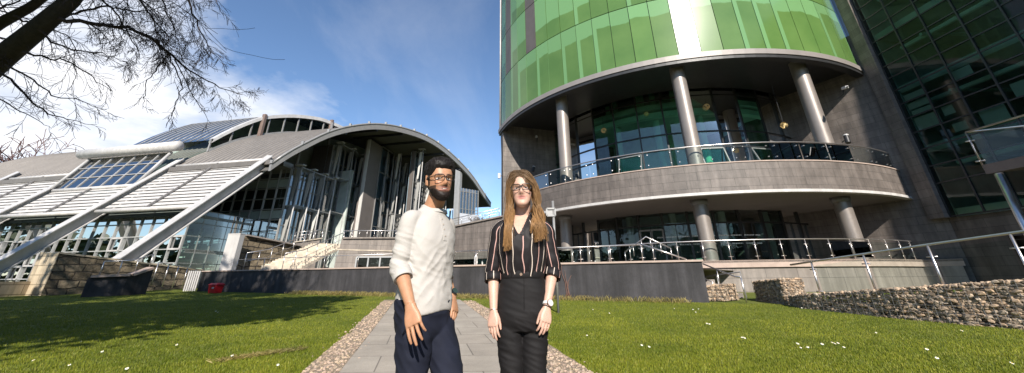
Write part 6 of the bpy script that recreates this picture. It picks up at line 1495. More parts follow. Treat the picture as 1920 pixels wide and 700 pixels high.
def hairmat(name, base, rough=.5):
    m, nt = nodes(name); a = N(nt, 'ShaderNodeAttribute', attribute_name='tint'); c = mixc(nt, 1.0, a.outputs['Color'], base, 'MULTIPLY'); b = N(nt, 'ShaderNodeBsdfPrincipled', Roughness=rough); L(nt, c, b.inputs['Base Color']); b.inputs['Specular IOR Level'].default_value = .35; t = N(nt, 'ShaderNodeBsdfTranslucent'); L(nt, c, t.inputs[0]); mx = N(nt, 'ShaderNodeMixShader', Fac=.28); L(nt, b.outputs[0], mx.inputs[1]); L(nt, t.outputs[0], mx.inputs[2]); out(nt, mx.outputs[0]); return m
M['hair_black'] = hairmat('black_hair', (.014, .011, .010), .55); M['hair_fair'] = hairmat('red_blonde_hair', (.30, .175, .082), .42)
M['skin_man'] = skinmat('brown_skin'); M['skin_woman'] = skinmat('fair_skin')
M['henley'] = clothmat('oatmeal_jersey', (.43, .405, .375), .9, .03); M['navy'] = clothmat('navy_cotton', (.0085, .0105, .021), .85, .2); M['denim_black'] = clothmat('black_denim', (.0085, .0075, .0078), .75, .25)
M['blouse'] = clothmat('striped_black_blouse', (.012, .010, .011), .6, .2, stripes=(.048, (.55, .33, .29), (.62, .52, .44))); M['black_plastic'] = pmat('black_plastic', (.012, .011, .011), .3, var=.1, bump=0); M['lens'] = lensmat(); M['leather'] = pmat('dark_leather', (.03, .022, .018), .45, var=.2, bump=.1); M['watch_face'] = pmat('watch_glass', (.02, .03, .04), .1, var=.1, bump=0); M['gold'] = pmat('rose_gold', (.75, .5, .38), .25, metal=.9, bump=0); M['white_strap'] = pmat('pale_strap', (.62, .60, .57), .5, bump=0); M['button'] = pmat('pale_buttons', (.45, .40, .35), .4, bump=0)
def headxf(pos, yaw, pitch=0, roll=0, sc=1.0):
    return Matrix.Translation(pos) @ Matrix.Rotation(yaw, 4, 'Z') @ Matrix.Rotation(pitch, 4, 'X') @ Matrix.Rotation(roll, 4, 'Y') @ Matrix.Scale(sc, 4)
def glasses(parent, X, w=.028, h=.017, name='eyeglasses', r=.0024):
    mb = MB(); lens = MB(); cz, y = .1165, -.106
    for s in (-1, 1):
        c = V((s * .0335, y, cz)); loop = []
        for k in range(25):
            t = 2 * PI * k / 24; cs, sn = math.cos(t), math.sin(t); loop.append(c + V((w * math.copysign(abs(cs) ** .55, cs), .010 * (abs(s * .0335 + w * cs) / .06) ** 2, h * math.copysign(abs(sn) ** .6, sn) + (.002 if sn > 0 else 0))))
        lens.face([X @ p for p in loop[:-1]]); mb.tube([X @ p for p in loop], r, 6, caps=False)
        mb.tube([X @ V((s * .0615, y + .012, cz + .009)), X @ V((s * .0745, -.06, cz + .008)), X @ V((s * .0785, .0, cz + .006)), X @ V((s * .076, .018, cz - .006))], r * .95, 6)
    mb.tube([X @ V((-.0065, y, cz + .006)), X @ V((0, y - .003, cz + .009)), X @ V((.0065, y, cz + .006))], r, 6)
    g = mb.build(name, M['black_plastic'], parent, smooth=True); lens.build('lenses', M['lens'], g, recalc=False); return g
def ears(mb, X):
    for s in (-1, 1):
        R = []
        for i in range(7):
            t = i / 6; z = .082 + .062 * t; a = .0165 * math.sin(PI * (.18 + .72 * t)); R.append([X @ V((s * (.071 + .010 * (k in (2, 3, 4)) + .004 * math.cos(2 * PI * k / 10)), .012 + a * math.cos(2 * PI * k / 10) + .006 * t, z + .003 * math.sin(2 * PI * k / 10))) for k in range(10)])
        mb.rings(R)
def shoe(name, parent, p, d, mat):
    d = d.normalized(); s = V((-d.y, d.x, 0)); R = []
    for t, a, h in ((-.08, .024, .05), (-.07, .034, .085), (-.03, .038, .10), (.03, .040, .085), (.09, .046, .06), (.14, .044, .045), (.175, .030, .03), (.185, .010, .015)):
        R.append([p + d * t + s * (a * math.cos(2 * PI * k / 14)) + V((0, 0, max(.0, h * .5 + h * .5 * math.sin(2 * PI * k / 14)))) for k in range(14)])
    mb = MB(); mb.rings(R); mb.build(name, mat, parent, smooth=True)
def face_paint(co, Xi, sc, skin, lip, brow, beard=None, hairc=None, eye=(.04, .02, .012), smile=0, fem=0):
    n = len(co); h = np.c_[co, np.ones(n)] @ np.array(Xi).T; x, y, z = h[:, 0], h[:, 1], h[:, 2]; c = np.tile(np.array(skin, 'f'), (n, 1))
    ishead = (z > -.02) & (np.abs(x) < .1) & (y < .12) & (y > -.14)
    def mixm(m, col): 
        m = np.clip(m, 0, 1)[:, None]; c[:] = c * (1 - m) + np.array(col, 'f') * m
    g = lambda v, s: np.exp(-.5 * (v / s) ** 2)
    front = ishead & (y < -.03)
    # cheeks and nose a little redder
    mixm(front * (.35 - .15 * fem) * (g(np.abs(x) - .042, .016) * g(z - .085, .016) + g(x, .012) * g(z - .083, .010)), np.array(skin) * np.array([1.05, .78, .74]))
    if beard is not None:
        edge = .046 + .020 * np.clip((np.abs(x) - .03) / .03, 0, 1) + .05 * np.clip((np.abs(x) - .063) / .008, 0, 1)
        m = front & (z < edge) & (z > -.012); st = ishead & (z < .075) & (np.abs(x) > .045) & (y < .012) & (z > -.01); m = (m | st).astype('f'); mus = front * g(x, .03) * g(z - .066, .006); mixm(np.maximum(m, mus) * .9, beard)
    mixm(front * np.clip(1.6 * g(x, .019 - .001 * fem) ** 1.2 * (g(z - .0585 - fem * 4 * x * x, .0042 - .001 * fem) + g(z - .0475 - fem * 4 * x * x, .0046 - .0008 * fem)), 0, 1), lip)
    mixm(front * g(x, .018) * g(z - .0533 - fem * 4 * x * x, .0016) * .8, np.array(lip) * .35)
    if smile: zz = z - .0530 - 5.5 * x * x; mixm(front * ((x / .018) ** 2 + (zz / .0030) ** 2 < 1), (.02, .008, .006)); mixm(front * ((x / .0145) ** 2 + ((zz - .0004) / .0021) ** 2 < 1), (.48, .43, .38))
    for s in (-1, 1):
        ex = x - s * .031; mixm(front * ((ex / .0150) ** 2 + ((z - .1165) / .0062) ** 2 < 1), np.array(skin) * .72); mixm(front * ((ex / .0132) ** 2 + ((z - .1165) / .0048) ** 2 < 1), (.62, .58, .55)); mixm(front * ((ex / .0058) ** 2 + ((z - .117) / .0052) ** 2 < 1), eye)
        mixm(front * np.clip(1.7 * g(ex + s * .001, .0125) * g(z - .1385 + .12 * np.abs(ex) * (s * ex > 0), .0032), 0, 1) * .9, brow); mixm(front * g(x - s * .007, .003) * g(z - .0735, .0025) * .7, np.array(skin) * .3)
    return c
def person_man():
    T0 = V((-.535, 2.42, 0)); T0.z = gz(T0.x, T0.y) + .012
    T = thing('person', 'man with beard and glasses in oatmeal long sleeved top and navy trousers', 'person', loc=T0)
    yaw = math.radians(58); f = V((math.sin(yaw), -math.cos(yaw), 0)); l = V((math.cos(yaw), math.sin(yaw), 0))
    Rt = T0
    def P(x, y, z): return T0 + V((x, y, z))
    kb = [(.93, .13, .09, 0, 0), (.97, .145, .10, 0, -.005), (1.03, .150, .11, 0, 0), (1.14, .150, .105, 0, .008), (1.26, .160, .108, 0, .014), (1.38, .165, .100, 0, .014), (1.45, .150, .088, 0, .004), (1.50, .10, .068, 0, -.004), (1.54, .06, .055, 0, 0)]
    # skin: one body
    mb = MB(); mb.rings(torso_rings(kb, Rt, l, f, 30, 28))
    hx = P(.058, -.055, 1.618); X = headxf(hx, math.radians(31), math.radians(3), math.radians(-3), 1.07)
    mb.rings([[X @ p for p in r] for r in head_grid(0)]); ears(mb, X)
    mb.rings(limb_rings([P(-.005, .01, 1.50), P(.01, .005, 1.57), P(.035, -.01, 1.63), P(.05, -.02, 1.70)], [.082, .063, .060, .058], 14, 20))
    shR, elR, wrR = P(0, 0, 1.485) - l * .165, P(-.125, -.15, 1.225), P(-.010, -.27, 1.02)
    shL, elL, wrL = P(0, 0, 1.485) + l * .155, P(.055, .235, 1.215), P(.150, .115, 1.045)
    arm_r = [.046, .046, .042, .041, .034, .027]
    for s, e, w in ((shR, elR, wrR), (shL, elL, wrL)): mb.rings(limb_rings([s, s.lerp(e, .5), e, e.lerp(w, .25), e.lerp(w, .65), w], arm_r, 22, 18))
    hand(mb, wrR, P(.045, -.315, .87) - wrR, V((-.25, -.95, .1)), V((-.55, .35, 0)) , 1.10, .22, .09, [.18, .14, .24, .34])
    hand(mb, wrL, P(.186, .065, .925) - wrL, V((.6, -.2, .2)), V((-.2, -.9, 0)), 1.0, .3, .08)
    hipR, hipL = P(0.02, 0, .90) - l * .085, P(.02, 0, .90) + l * .085
    kR, aR = P(-.01, -.09, .50), P(-.02, -.03, .09); kL, aL = P(.23, -.06, .50), P(.30, -.045, .09)
    for h, k, a in ((hipR, kR, aR), (hipL, kL, aL)): mb.rings(limb_rings([h, h.lerp(k, .5), k, k.lerp(a, .3), a], [.088, .074, .055, .054, .036], 20, 18))
    body = remeshed(mb, 'body', .0032, T, M['skin_man']); Xi = X.inverted() @ Matrix.Translation(T0)
    sk = (.42, .225, .130); paint(body, lambda co: face_paint(co + np.array([0, 0, 0]) - np.array(T0) if False else co - np.array(T0), Xi, 1, sk, (.26, .11, .085), (.012, .008, .007), (.020, .014, .011), smile=1))
    # shirt: torso and two sleeves grown into one cloth
    ks = [(.985, .172, .134, 0, .004), (1.0, .176, .137, 0, .004), (1.06, .175, .134, 0, .002), (1.15, .168, .120, 0, .006), (1.26, .168, .118, 0, .014), (1.38, .178, .122, 0, .014), (1.455, .174, .110, 0, .004), (1.515, .140, .096, 0, .0), (1.552, .098, .084, .006, .008), (1.582, .078, .074, .014, .018)]
    R = torso_rings(ks, Rt, l, f, 60, 60)
    for i, r in enumerate(R):
        for k, p in enumerate(r):
            d = (p - T0); fr = d.dot(f)
            if i < 9: r[k] = p + V((0, 0, (.014 * math.sin(d.dot(l) * 17 + 1.2) - .02 * max(0, fr) / .14) * (1 - i / 9)))
            if i > 50 and fr > 0: r[k] = p - V((0, 0, .028 * (i - 50) / 10 * min(1, fr / .06)))
    mb = MB(); mb.rings(R)
    def sleeve(s, e, w, frac, r, nk):
        c = e.lerp(w, frac); mb.rings(limb_rings([nk, s, s.lerp(e, .3), s.lerp(e, .7), e, e.lerp(c, .5), c], r, 60, 30)); return c
    nkR, nkL = P(0, 0, 1.497) - l * .07, P(0, 0, 1.475) + l * .07
    cR = sleeve(shR, elR, wrR, .34, [.042, .053, .057, .054, .053, .052, .048], nkR); cL = sleeve(shL, elL, wrL, .38, [.045, .058, .065, .060, .055, .052, .048], nkL)
    sh_ = remeshed(mb, 'long_sleeved_top', .0055, T, M['henley'], 8)
    def onarm(x, y, z):
        p = T0 + V((x, y, z)); d = 9
        for q, e_, w_ in ((shR, elR, cR), (shL, elL, cL)):
            for a_, b_ in ((q, e_), (e_, w_)): t = max(0, min(1, (p - a_).dot(b_ - a_) / (b_ - a_).length_squared)); d = min(d, (p - a_.lerp(b_, t)).length)
        return max(0, min(1, (.085 - d) / .02)) * max(0, min(1, (1.47 - z) / .1))
    crease(sh_, T0, [(.0058, 4.5, 4.5, 22, 8, 3.1), (.0032, 9, 9, 40, 10, 7.7)], mask=lambda x, y, z: onarm(x, y, z))
    crease(sh_, T0, [(.0048, 8, 8, 3.4, 6, 11.3), (.0030, 17, 17, 8, -10, 5.3), (.0022, 10, 10, 26, 9, 1.9)], mask=lambda x, y, z: (1 - onarm(x, y, z)) * max(.12, min(1, (1.50 - z) / .22)) * min(1, max(.3, (z - .98) / .06)))
    for nm, e_, c_ in (('cuff', elR, cR), ('cuff', elL, cL)):
        d = (c_ - e_).normalized(); cm = MB(); rr_ = .0515 if c_ is cR else .049; s_ = V((0, -1, 0)); s_ = (s_ - d * s_.dot(d)).normalized(); u_ = d.cross(s_); cm.rings([[c_ + d * t + (s_ * math.cos(2 * PI * k / 36) + u_ * math.sin(2 * PI * k / 36)) * (rr_ * g * (1 + .012 * math.sin(3 * 2 * PI * k / 36))) for k in range(36)] for t, g in ((-.040, .97), (-.036, 1.045), (.0, 1.05), (.010, 1.04), (.012, .98), (.002, .9))], caps=False); cm.build(nm, M['henley'], sh_, smooth=True) if 0 else cm.build(nm, M['henley'], T, smooth=True)
    # ribbed neckband, placket and buttons
    col = MB(); top = R[-1]; cen = sum(top, V((0, 0, 0))) / len(top); col.rings([[cen + (p - cen) * g + V((0, 0, t)) for p in top] for t, g in ((-.012, 1.10), (.004, 1.06), (.008, 1.0), (.004, .93))], caps=False); col.build('neckband', M['henley'], T, smooth=True)
    def front_pt(z, o=.004):
        i = min(range(len(R)), key=lambda q: abs(R[q][15].z - T0.z - z)); return R[i][15] + f * o
    pk = MB(); ps = [front_pt(z, .0045) for z in np.linspace(1.515, 1.36, 12)]
    for a, b in zip(ps[:-1], ps[1:]): pk.face((a - l * .014, b - l * .014, b + l * .014, a + l * .014)); pk.face((a - l * .014, a - l * .014 - f * .006, b - l * .014 - f * .006, b - l * .014)); pk.face((a + l * .014, b + l * .014, b + l * .014 - f * .006, a + l * .014 - f * .006))
    pl_ = pk.build('placket', M['henley'], T)
    for z in (1.50, 1.465, 1.43, 1.395): p = front_pt(z, .005); mb2 = MB(); mb2.tube([p, p + f * .004], .0055, 10); mb2.build('button', M['button'], pl_)
    # trousers
    kt = [(.835, .130, .095, .02, 0), (.87, .160, .122, .02, -.004), (.93, .176, .132, .012, -.006), (1.0, .174, .130, 0, 0), (1.04, .175, .130, 0, 0)]
    mb = MB(); mb.rings(torso_rings(kt, Rt, l, f, 26, 60))
    for h, k, a in ((hipR, kR, aR), (hipL, kL, aL)): mb.rings(limb_rings([h + V((0, 0, .04)), h.lerp(k, .2), h.lerp(k, .6), k, k.lerp(a, .5), a + V((0, 0, -.02))], [.090, .096, .083, .074, .070, .066], 60, 36))
    tr_ = remeshed(mb, 'trousers', .006, T, M['navy'], 10); crease(tr_, T0, [(.006, 7, 7, 5, 9, 3.3), (.004, 12, 12, 16, 8, 8.1)])
    pk = MB(); pp = [P(0, 0, z) - l * .175 + f * y for z, y in ((.98, .075), (.93, .085), (.87, .045))]; pk.tube([p - l * .012 for p in pp], .003, 6); pk.build('pocket_seam', M['navy'], T, smooth=True)
    shoe('shoe', T, V((aR.x, aR.y, T0.z)), f, M['leather']); shoe('shoe', T, V((aL.x, aL.y, T0.z)), f + V((.2, 0, 0)), M['leather'])
    # hair and beard shells, roughened, plus short tufts
    def hoff(p, d):
        line = .176 - .004 * gauss(p.x, .03) + .004 * mnoise.noise(p * 90) if p.y < -.03 else (.105 if p.y < .012 else .045)
        if p.y < -.03: line = line - .045 * max(0, min(1, (abs(p.x) - .046) / .02))
        if -.03 <= p.y < .012: line = .105 if abs(p.x) > .06 else .12
        m = max(0, min(1, (p.z - line) / .010)); th = .0015 + .021 * max(0, min(1, (p.z - .145) / .06)) + .011 * max(0, min(1, -p.y / .05)) * max(0, min(1, (p.z - .165) / .04)); n_ = mnoise.noise(p * 55) * .004 + mnoise.noise(p * 120) * .003
        return -.006 + m * (th + .006 + n_)
    rg = head_grid(0, 110, 96, hoff); mb = MB(); mb.cur = (1, 1, 1); mb.rings([[X @ p for p in r] for r in rg]); R_ = random.Random(2)
    for k in range(2600):
        i = R_.randrange(56, 96); j = R_.randrange(110); p = rg[i][j]; b = head_pt(-.006 + .242 * i / 96, j, 110)
        if (p - V((0, .005, .115))).length < (b - V((0, .005, .115))).length + .003: continue
        d = (p - V((0, .01, .09))).normalized(); sw = V((R_.gauss(.25, .3), R_.gauss(.25, .35), R_.gauss(.2, .3))); e = p + (d * .6 + sw * .7).normalized() * R_.uniform(.004, .008) * (1 if p.z > .16 else .3); g = R_.uniform(.6, 2.2); mb.cur = (g, g, g); mb.tube([X @ (p - d * .004), X @ p.lerp(e, .55), X @ e], [.0019, .0015, .0005], 3, caps=False)
    mb.build('hair', M['hair_black'], T, smooth=True)
    def boff(p, d):
        ed = .044 + .022 * max(0, min(1, (abs(p.x) - .028) / .028)) + .07 * max(0, min(1, (abs(p.x) - .064) / .006)); m = 1 if (p.z < ed and p.y < .008) else 0
        m *= max(0, min(1, (ed - p.z) / .008)); mouth = gauss(p.x, .019) * gauss(p.z - .0525, .0085) if p.y < -.06 else 0; m *= max(0, 1 - 1.5 * mouth)
        mus = .8 * gauss(p.x, .024) * gauss(p.z - .0680, .0038) if p.y < -.06 else 0; m = max(m, min(1, 1.3 * mus)); n_ = mnoise.noise(p * 140) * .0025
        return -.007 + m * (.0088 + n_ * .6 + .003 * max(0, min(1, (.035 - p.z) / .03)))
    rg = head_grid(0, 110, 96, boff); mb = MB(); mb.cur = (1.5, 1.2, 1.05); mb.rings([[X @ p for p in r] for r in rg[:58]]); 
    for k in range(2400):
        i = R_.randrange(0, 50); j = R_.randrange(110); p = rg[i][j]; b = head_pt(-.006 + .242 * i / 96, j, 110)
        if (p - V((0, .005, .115))).length < (b - V((0, .005, .115))).length + .002: continue
        d = (p - V((0, .01, .1))).normalized(); e = p + (d * .5 + V((R_.gauss(0, .3), 0, -.7 + R_.gauss(0, .2)))).normalized() * R_.uniform(.002, .005); g = R_.uniform(.7, 2.2); mb.cur = (g, g * .9, g * .85); mb.tube([X @ p, X @ e], [.0013, .0005], 3, caps=False)
    mb.build('beard', M['hair_black'], T, smooth=True)
    glasses(T, X, .0285, .0165, r=.0026)
    # watch on the left wrist
    d = (wrL - elL).normalized(); c = wrL - d * .012; s = V((.7, -.6, .2)); s = (s - d * s.dot(d)).normalized(); u = d.cross(s); mb = MB()
    mb.rings([[c + d * t + (s * math.cos(2 * PI * k / 20) + u * math.sin(2 * PI * k / 20)) * r for k in range(20)] for t, r in ((-.011, .030), (-.010, .033), (.010, .033), (.011, .030))]); w = mb.build('wristwatch', M['black_plastic'], T, smooth=False); mb = MB(); mb.tube([c + s * .030, c + s * .040], .020, 18); mb.build('dial', M['watch_face'], w)
    return T
def person_woman():
    T0 = V((.055, 2.36, 0)); T0.z = gz(T0.x, T0.y) + .012
    T = thing('person', 'woman with long fair hair and glasses in black striped blouse and black jeans', 'person', loc=T0)
    yaw = math.radians(-6); f = V((math.sin(yaw), -math.cos(yaw), 0)); l = V((math.cos(yaw), math.sin(yaw), 0))
    def P(x, y, z): return T0 + V((x, y, z))
    kb = [(.95, .10, .07, -.01, 0), (1.0, .12, .085, -.005, -.006), (1.08, .125, .088, 0, -.004), (1.17, .108, .080, 0, 0), (1.26, .128, .098, 0, .008), (1.335, .134, .103, 0, .012), (1.42, .142, .092, 0, .006), (1.475, .110, .070, 0, -.004), (1.51, .055, .050, 0, -.004)]
    mb = MB(); mb.rings(torso_rings(kb, T0, l, f, 30, 28))
    hx = P(.008, -.040, 1.556); X = headxf(hx, math.radians(-4), math.radians(1), math.radians(-2), .945)
    mb.rings([[X @ p for p in r] for r in head_grid(1)]); ears(mb, X)
    mb.rings(limb_rings([P(0, .012, 1.42), P(.002, .006, 1.50), P(.006, -.006, 1.56), P(.01, -.01, 1.62)], [.072, .052, .050, .050], 14, 20))
    shR, elR, wrR = P(-.135, .005, 1.435), P(-.176, .03, 1.19), P(-.168, -.045, .98)
    shL, elL, wrL = P(.143, .01, 1.435), P(.184, .02, 1.20), P(.130, -.085, 1.0)
    for s, e, w in ((shR, elR, wrR), (shL, elL, wrL)): mb.rings(limb_rings([s, s.lerp(e, .5), e, e.lerp(w, .25), e.lerp(w, .65), w], [.046, .040, .034, .033, .027, .021], 22, 18))
    hand(mb, wrR, P(-.172, -.075, .86) - wrR, V((-.55, -.8, 0)), V((.7, -.5, 0)), .86, .2, .02, [.30, .26, .28, .32])
    hand(mb, wrL, P(.108, -.125, .87) - wrL, V((.45, -.85, 0)), V((-.75, -.4, 0)), .86, .24, .02, [.36, .30, .28, .28])
    hipR, hipL = P(-.080, .0, .93), P(.066, .0, .93); kR, aR = P(-.060, -.02, .50), P(-.08, .03, .08); kL, aL = P(.045, -.035, .50), P(.050, .0, .08)
    for h, k, a in ((hipR, kR, aR), (hipL, kL, aL)): mb.rings(limb_rings([h, h.lerp(k, .5), k, k.lerp(a, .3), a], [.062, .054, .044, .044, .030], 20, 18))
    body = remeshed(mb, 'body', .003, T, M['skin_woman']); Xi = X.inverted() @ Matrix.Translation(T0)
    paint(body, lambda co: face_paint(co - np.array(T0), Xi, 1, (.54, .345, .265), (.42, .17, .15), (.26, .15, .08), eye=(.09, .10, .10), fem=1))
    # blouse
    ks = [(1.150, .114, .090, 0, .0), (1.175, .120, .096, 0, .0), (1.20, .130, .104, 0, .0), (1.26, .141, .112, 0, .008), (1.34, .150, .118, 0, .012), (1.42, .152, .106, 0, .006), (1.465, .128, .088, 0, -.002), (1.49, .096, .074, 0, -.004), (1.515, .068, .066, 0, -.004), (1.527, .066, .064, 0, -.004)]
    n = 120; R = torso_rings(ks, T0, l, f, 100, n); wrinkle(R, .009, 5, 10, 21, mask=lambda p: .4 + .6 * max(0, min(1, (T0.z + 1.40 - p.z) / .2))); wrinkle(R, .004, 14, 20, 22)
    for i, r in enumerate(R):
        if i < 30:
            for k, p in enumerate(r): r[k] = p + (p - sum(r, V((0, 0, 0))) / n).normalized() * (.006 * math.sin(k * .9 + i * .13) * (1 - i / 30)) 
    mb = MB(); q = 2.0
    for i in range(100):
        for k in range(n):
            k2 = (k + 1) % n; P4 = (R[i][k], R[i][k2], R[i + 1][k2], R[i + 1][k]); c = (P4[0] + P4[2]) / 2 - T0; fr = c.dot(f); lx = c.dot(l) + .008
            if fr > .02 and c.z > 1.39 and abs(lx) < .006 + .046 * ((c.z - 1.39) / .11) ** .8: continue
            cols = []
            # stripes run down the cloth: coordinate by girth at chest, waved by the folds
            for kk in (k, k + 1):
                th = 2 * PI * kk / n; cols.append(th / (2 * PI) * 19)
            b = len(mb.v); mb.v += [tuple(x) for x in P4]; mb.f.append((b, b + 1, b + 2, b + 3)); mb.uv.append([(0, 0)] * 4); z0, z1 = R[i][k].z - T0.z, R[i + 1][k].z - T0.z
            wv = lambda kk, z: kk + .09 * math.sin(z * 38 + math.floor(kk) * 1.7) * max(0, min(1, (1.36 - z) / .1)); mb.col.append([(wv(cols[0], z0), 0, 0), (wv(cols[1], z0), 0, 0), (wv(cols[1], z1), 0, 0), (wv(cols[0], z1), 0, 0)])
    cuffs = []
    def sleeve(s, e, w, frac, r, seed):
        c = e.lerp(w, frac); d = (e - s).normalized(); sg = 1 if s.x > T0.x else -1; rr = limb_rings([T0 + V((sg * .055, 0, 1.478)), s + V((0, 0, -.004)), s.lerp(e, .3), s.lerp(e, .7), e, e.lerp(c, .5), c], r, 60, 40); wrinkle(rr, .007, 16, 9, seed, mask=lambda p: .3 + .7 * max(0, min(1, ((p - s).length) / .15)))
        for i in range(60):
            for k in range(40):
                k2 = (k + 1) % 40; b = len(mb.v); mb.v += [tuple(x) for x in (rr[i][k], rr[i][k2], rr[i + 1][k2], rr[i + 1][k])]; mb.f.append((b, b + 1, b + 2, b + 3)); mb.uv.append([(0, 0)] * 4); u0, u1 = k / 40 * 7 + .3, (k + 1) / 40 * 7 + .3; mb.col.append([(u0, 0, 0), (u1, 0, 0), (u1, 0, 0), (u0, 0, 0)])
        cen = sum(rr[-1], V((0, 0, 0))) / 40; dc = (c - e).normalized(); cm = MB(); cr = [[cen + (p - cen) * g + dc * t for p in rr[-1]] for t, g in ((-.042, 1.02), (-.040, 1.13), (-.018, 1.17), (.004, 1.15), (.006, 1.06), (-.01, .95))]
        wrinkle(cr, .003, 30, 20, seed + 2)
        for i in range(len(cr) - 1):
            for k in range(40):
                k2 = (k + 1) % 40; b = len(cm.v); cm.v += [tuple(x) for x in (cr[i][k], cr[i][k2], cr[i + 1][k2], cr[i + 1][k])]; cm.f.append((b, b + 1, b + 2, b + 3)); cm.uv.append([(0, 0)] * 4); u0, u1 = k / 40 * 7 + .6, (k + 1) / 40 * 7 + .6; cm.col.append([(u0, 0, 0), (u1, 0, 0), (u1, 0, 0), (u0, 0, 0)])
        cuffs.append(cm)
    sleeve(shR, elR, wrR, .26, [.030, .047, .054, .050, .047, .045, .042], 31); sleeve(shL, elL, wrL, .24, [.030, .047, .054, .050, .047, .045, .042], 34)
    bl = build_percorner(mb, 'blouse', M['blouse'], T)
    for cm in cuffs: build_percorner(cm, 'rolled_cuff', M['blouse'], T)
    # collar edges along the V
    cm = MB()
    for s in (-1, 1):
        pts = []
        for t in np.linspace(0, 1, 9):
            z = 1.39 + .12 * t; i = min(range(101), key=lambda q_: abs(R[q_][0].z - T0.z - z)); x = s * (.006 + .046 * ((z - 1.39) / .11) ** .8) - .008; k = min(range(n), key=lambda kk: abs((R[i][kk] - T0).dot(l) - x) + (10 if (R[i][kk] - T0).dot(f) < 0 else 0)); pts.append(R[i][k] + f * .004)
        for _ in range(6): pts = [pts[0]] + [(pts[i - 1] + pts[i] * 2 + pts[i + 1]) / 4 for i in range(1, len(pts) - 1)] + [pts[-1]]
        pts += [P(s * .066, .0, 1.535), P(s * .05, .045, 1.54)]
        for a, b in zip(pts[:-1], pts[1:]): 
            w = l * s * (.020); cm.cur = (.0, 0, 0); cm.face((a, b, b + w - V((0, 0, .018)) + f * .003, a + w * .9 - V((0, 0, .014)) + f * .003))
    cm.build('collar', M['blouse'], T, recalc=False)
    # jeans
    kt = [(.875, .120, .090, -.008, 0), (.91, .138, .106, -.008, -.004), (.97, .148, .114, -.005, -.006), (1.05, .148, .108, 0, -.004), (1.12, .131, .098, 0, 0), (1.18, .118, .092, 0, 0), (1.192, .117, .091, 0, 0)]
    mb = MB(); mb.rings(torso_rings(kt, T0, l, f, 44, 60))
    for h, k, a in ((hipR, kR, aR), (hipL, kL, aL)): mb.rings(limb_rings([h + V((0, 0, .03)), h.lerp(k, .2), h.lerp(k, .6), k, k.lerp(a, .5), a], [.070, .073, .062, .054, .050, .040], 60, 36))
    jn = remeshed(mb, 'jeans', .005, T, M['denim_black'], 8); crease(jn, T0, [(.0030, 6, 6, 22, 6, 2.2), (.0018, 12, 12, 30, 9, 4.4)], mask=lambda x, y, z: 1.3 if z < .98 else .7)
    fl = MB(); fy = lambda z: P(0, 0, z) + f * (catmull(kt, z)[1] + .004); 
    for a, b in zip(np.linspace(1.18, .99, 10)[:-1], np.linspace(1.18, .99, 10)[1:]): p, q_ = fy(a), fy(b); fl.tube([p + l * .016, q_ + l * .016], .0012, 4)
    fl.build('fly_seam', M['denim_black'], T); mb = MB(); p = fy(1.168); mb.tube([p, p + f * .006], .008, 12); mb.build('jeans_button', M['gold'], T)
    wb = MB(); rw = [ell(P(0, 0, z), l, f, .1215 + o, .0945 + o, 60) for z, o in ((1.148, .004), (1.150, .006), (1.188, .004), (1.19, .001))]; wb.rings(rw, caps=False); wb.build('waistband', M['denim_black'], T, smooth=True)
    shoe('shoe', T, V((aR.x, aR.y, T0.z)), f, M['leather']); shoe('shoe', T, V((aL.x, aL.y, T0.z)), f, M['leather'])
    # hair: close cap plus long strands over both shoulders
    def hoff(p, d):
        if p.y < -.02: line = .198 - .115 * max(0, min(1, (abs(p.x + .008) - .008) / .052))
        else: line = .02
        m = max(0, min(1, (p.z - line) / .016)); return -.006 + m * (.006 + .002 + .004 * max(0, min(1, (p.z - .16) / .05)) + mnoise.noise(V((p.x * 120, p.y * 30, p.z * 30))) * .0025)
    rg = head_grid(1, 110, 90, hoff); mb = MB(); mb.cur = (.42, .40, .38); mb.rings([[X @ p for p in r] for r in rg]); R_ = random.Random(8)
    locks = []
    for k in range(150):
        s = -1 if k % 2 else 1; q_ = (k // 2) / 75; fr_ = q_ < .42; yy = -.062 + q_ * .148
        zt = .240 if yy > -.03 else .240 - 9.0 * (-.03 - yy) ** 1.6
        lay = R_.uniform(.0, .013)
        p0 = V((-.010, yy, zt)); p1 = V((-.010 + s * (.036 + lay * .4), yy * 1.02 - (.003 if fr_ else 0), zt - .006 + lay * .3)); p2 = V((s * (.071 + lay * .8), yy * .9 + .004, .172)); p3 = V((s * (.080 + lay) + .004, yy * .80, .105)); p4 = V((s * (.080 + lay * 1.2) + .004, yy * .6, .035))
        if yy < -.030: w_ = min(1, (-.030 - yy) / .02); p1 = p1.lerp(V((-.006 + s * (.036 + lay * .3), yy - .005, zt - .020)), w_); p2 = p2.lerp(V((s * (.064 + lay * .7), yy * .97, .152)), w_); p3 = p3.lerp(V((s * (.077 + lay) + .004, yy * .82, .105)), w_)
        if R_.random() < (.85 if yy < .05 else .3):
            xs = s * R_.uniform(.070, .105) + (.016 if s > 0 else .0); p5 = V((xs, -.045 + R_.uniform(-.02, .02), -.045)); en = (-.235 if s > 0 else -.275) + abs(R_.gauss(0, .05)); xe = (R_.triangular(.035, .150, .10) if s > 0 else -R_.triangular(.072, .118, .095)); p6 = V((xs * .5 + xe * .5, -.104 - R_.uniform(0, .016), -.12)); p7 = V((xe, -.114 - R_.uniform(0, .016), en))
        else:
            p5 = V((s * R_.uniform(.05, .095), .06, -.05)); p6 = V((s * R_.uniform(.03, .10), .085, -.13)); p7 = V((s * R_.uniform(.02, .10), .09, R_.uniform(-.24, -.16)))
        g = R_.choice((.78, .88, .96, 1.05, 1.15)); w1 = R_.uniform(0, 6); amp = R_.uniform(.004, .010)
        guide = [V(catmull([(i, p.x, p.y, p.z) for i, p in enumerate((p0, p1, p2, p3, p4, p5, p6, p7))], 7 * i / 24)) for i in range(25)]
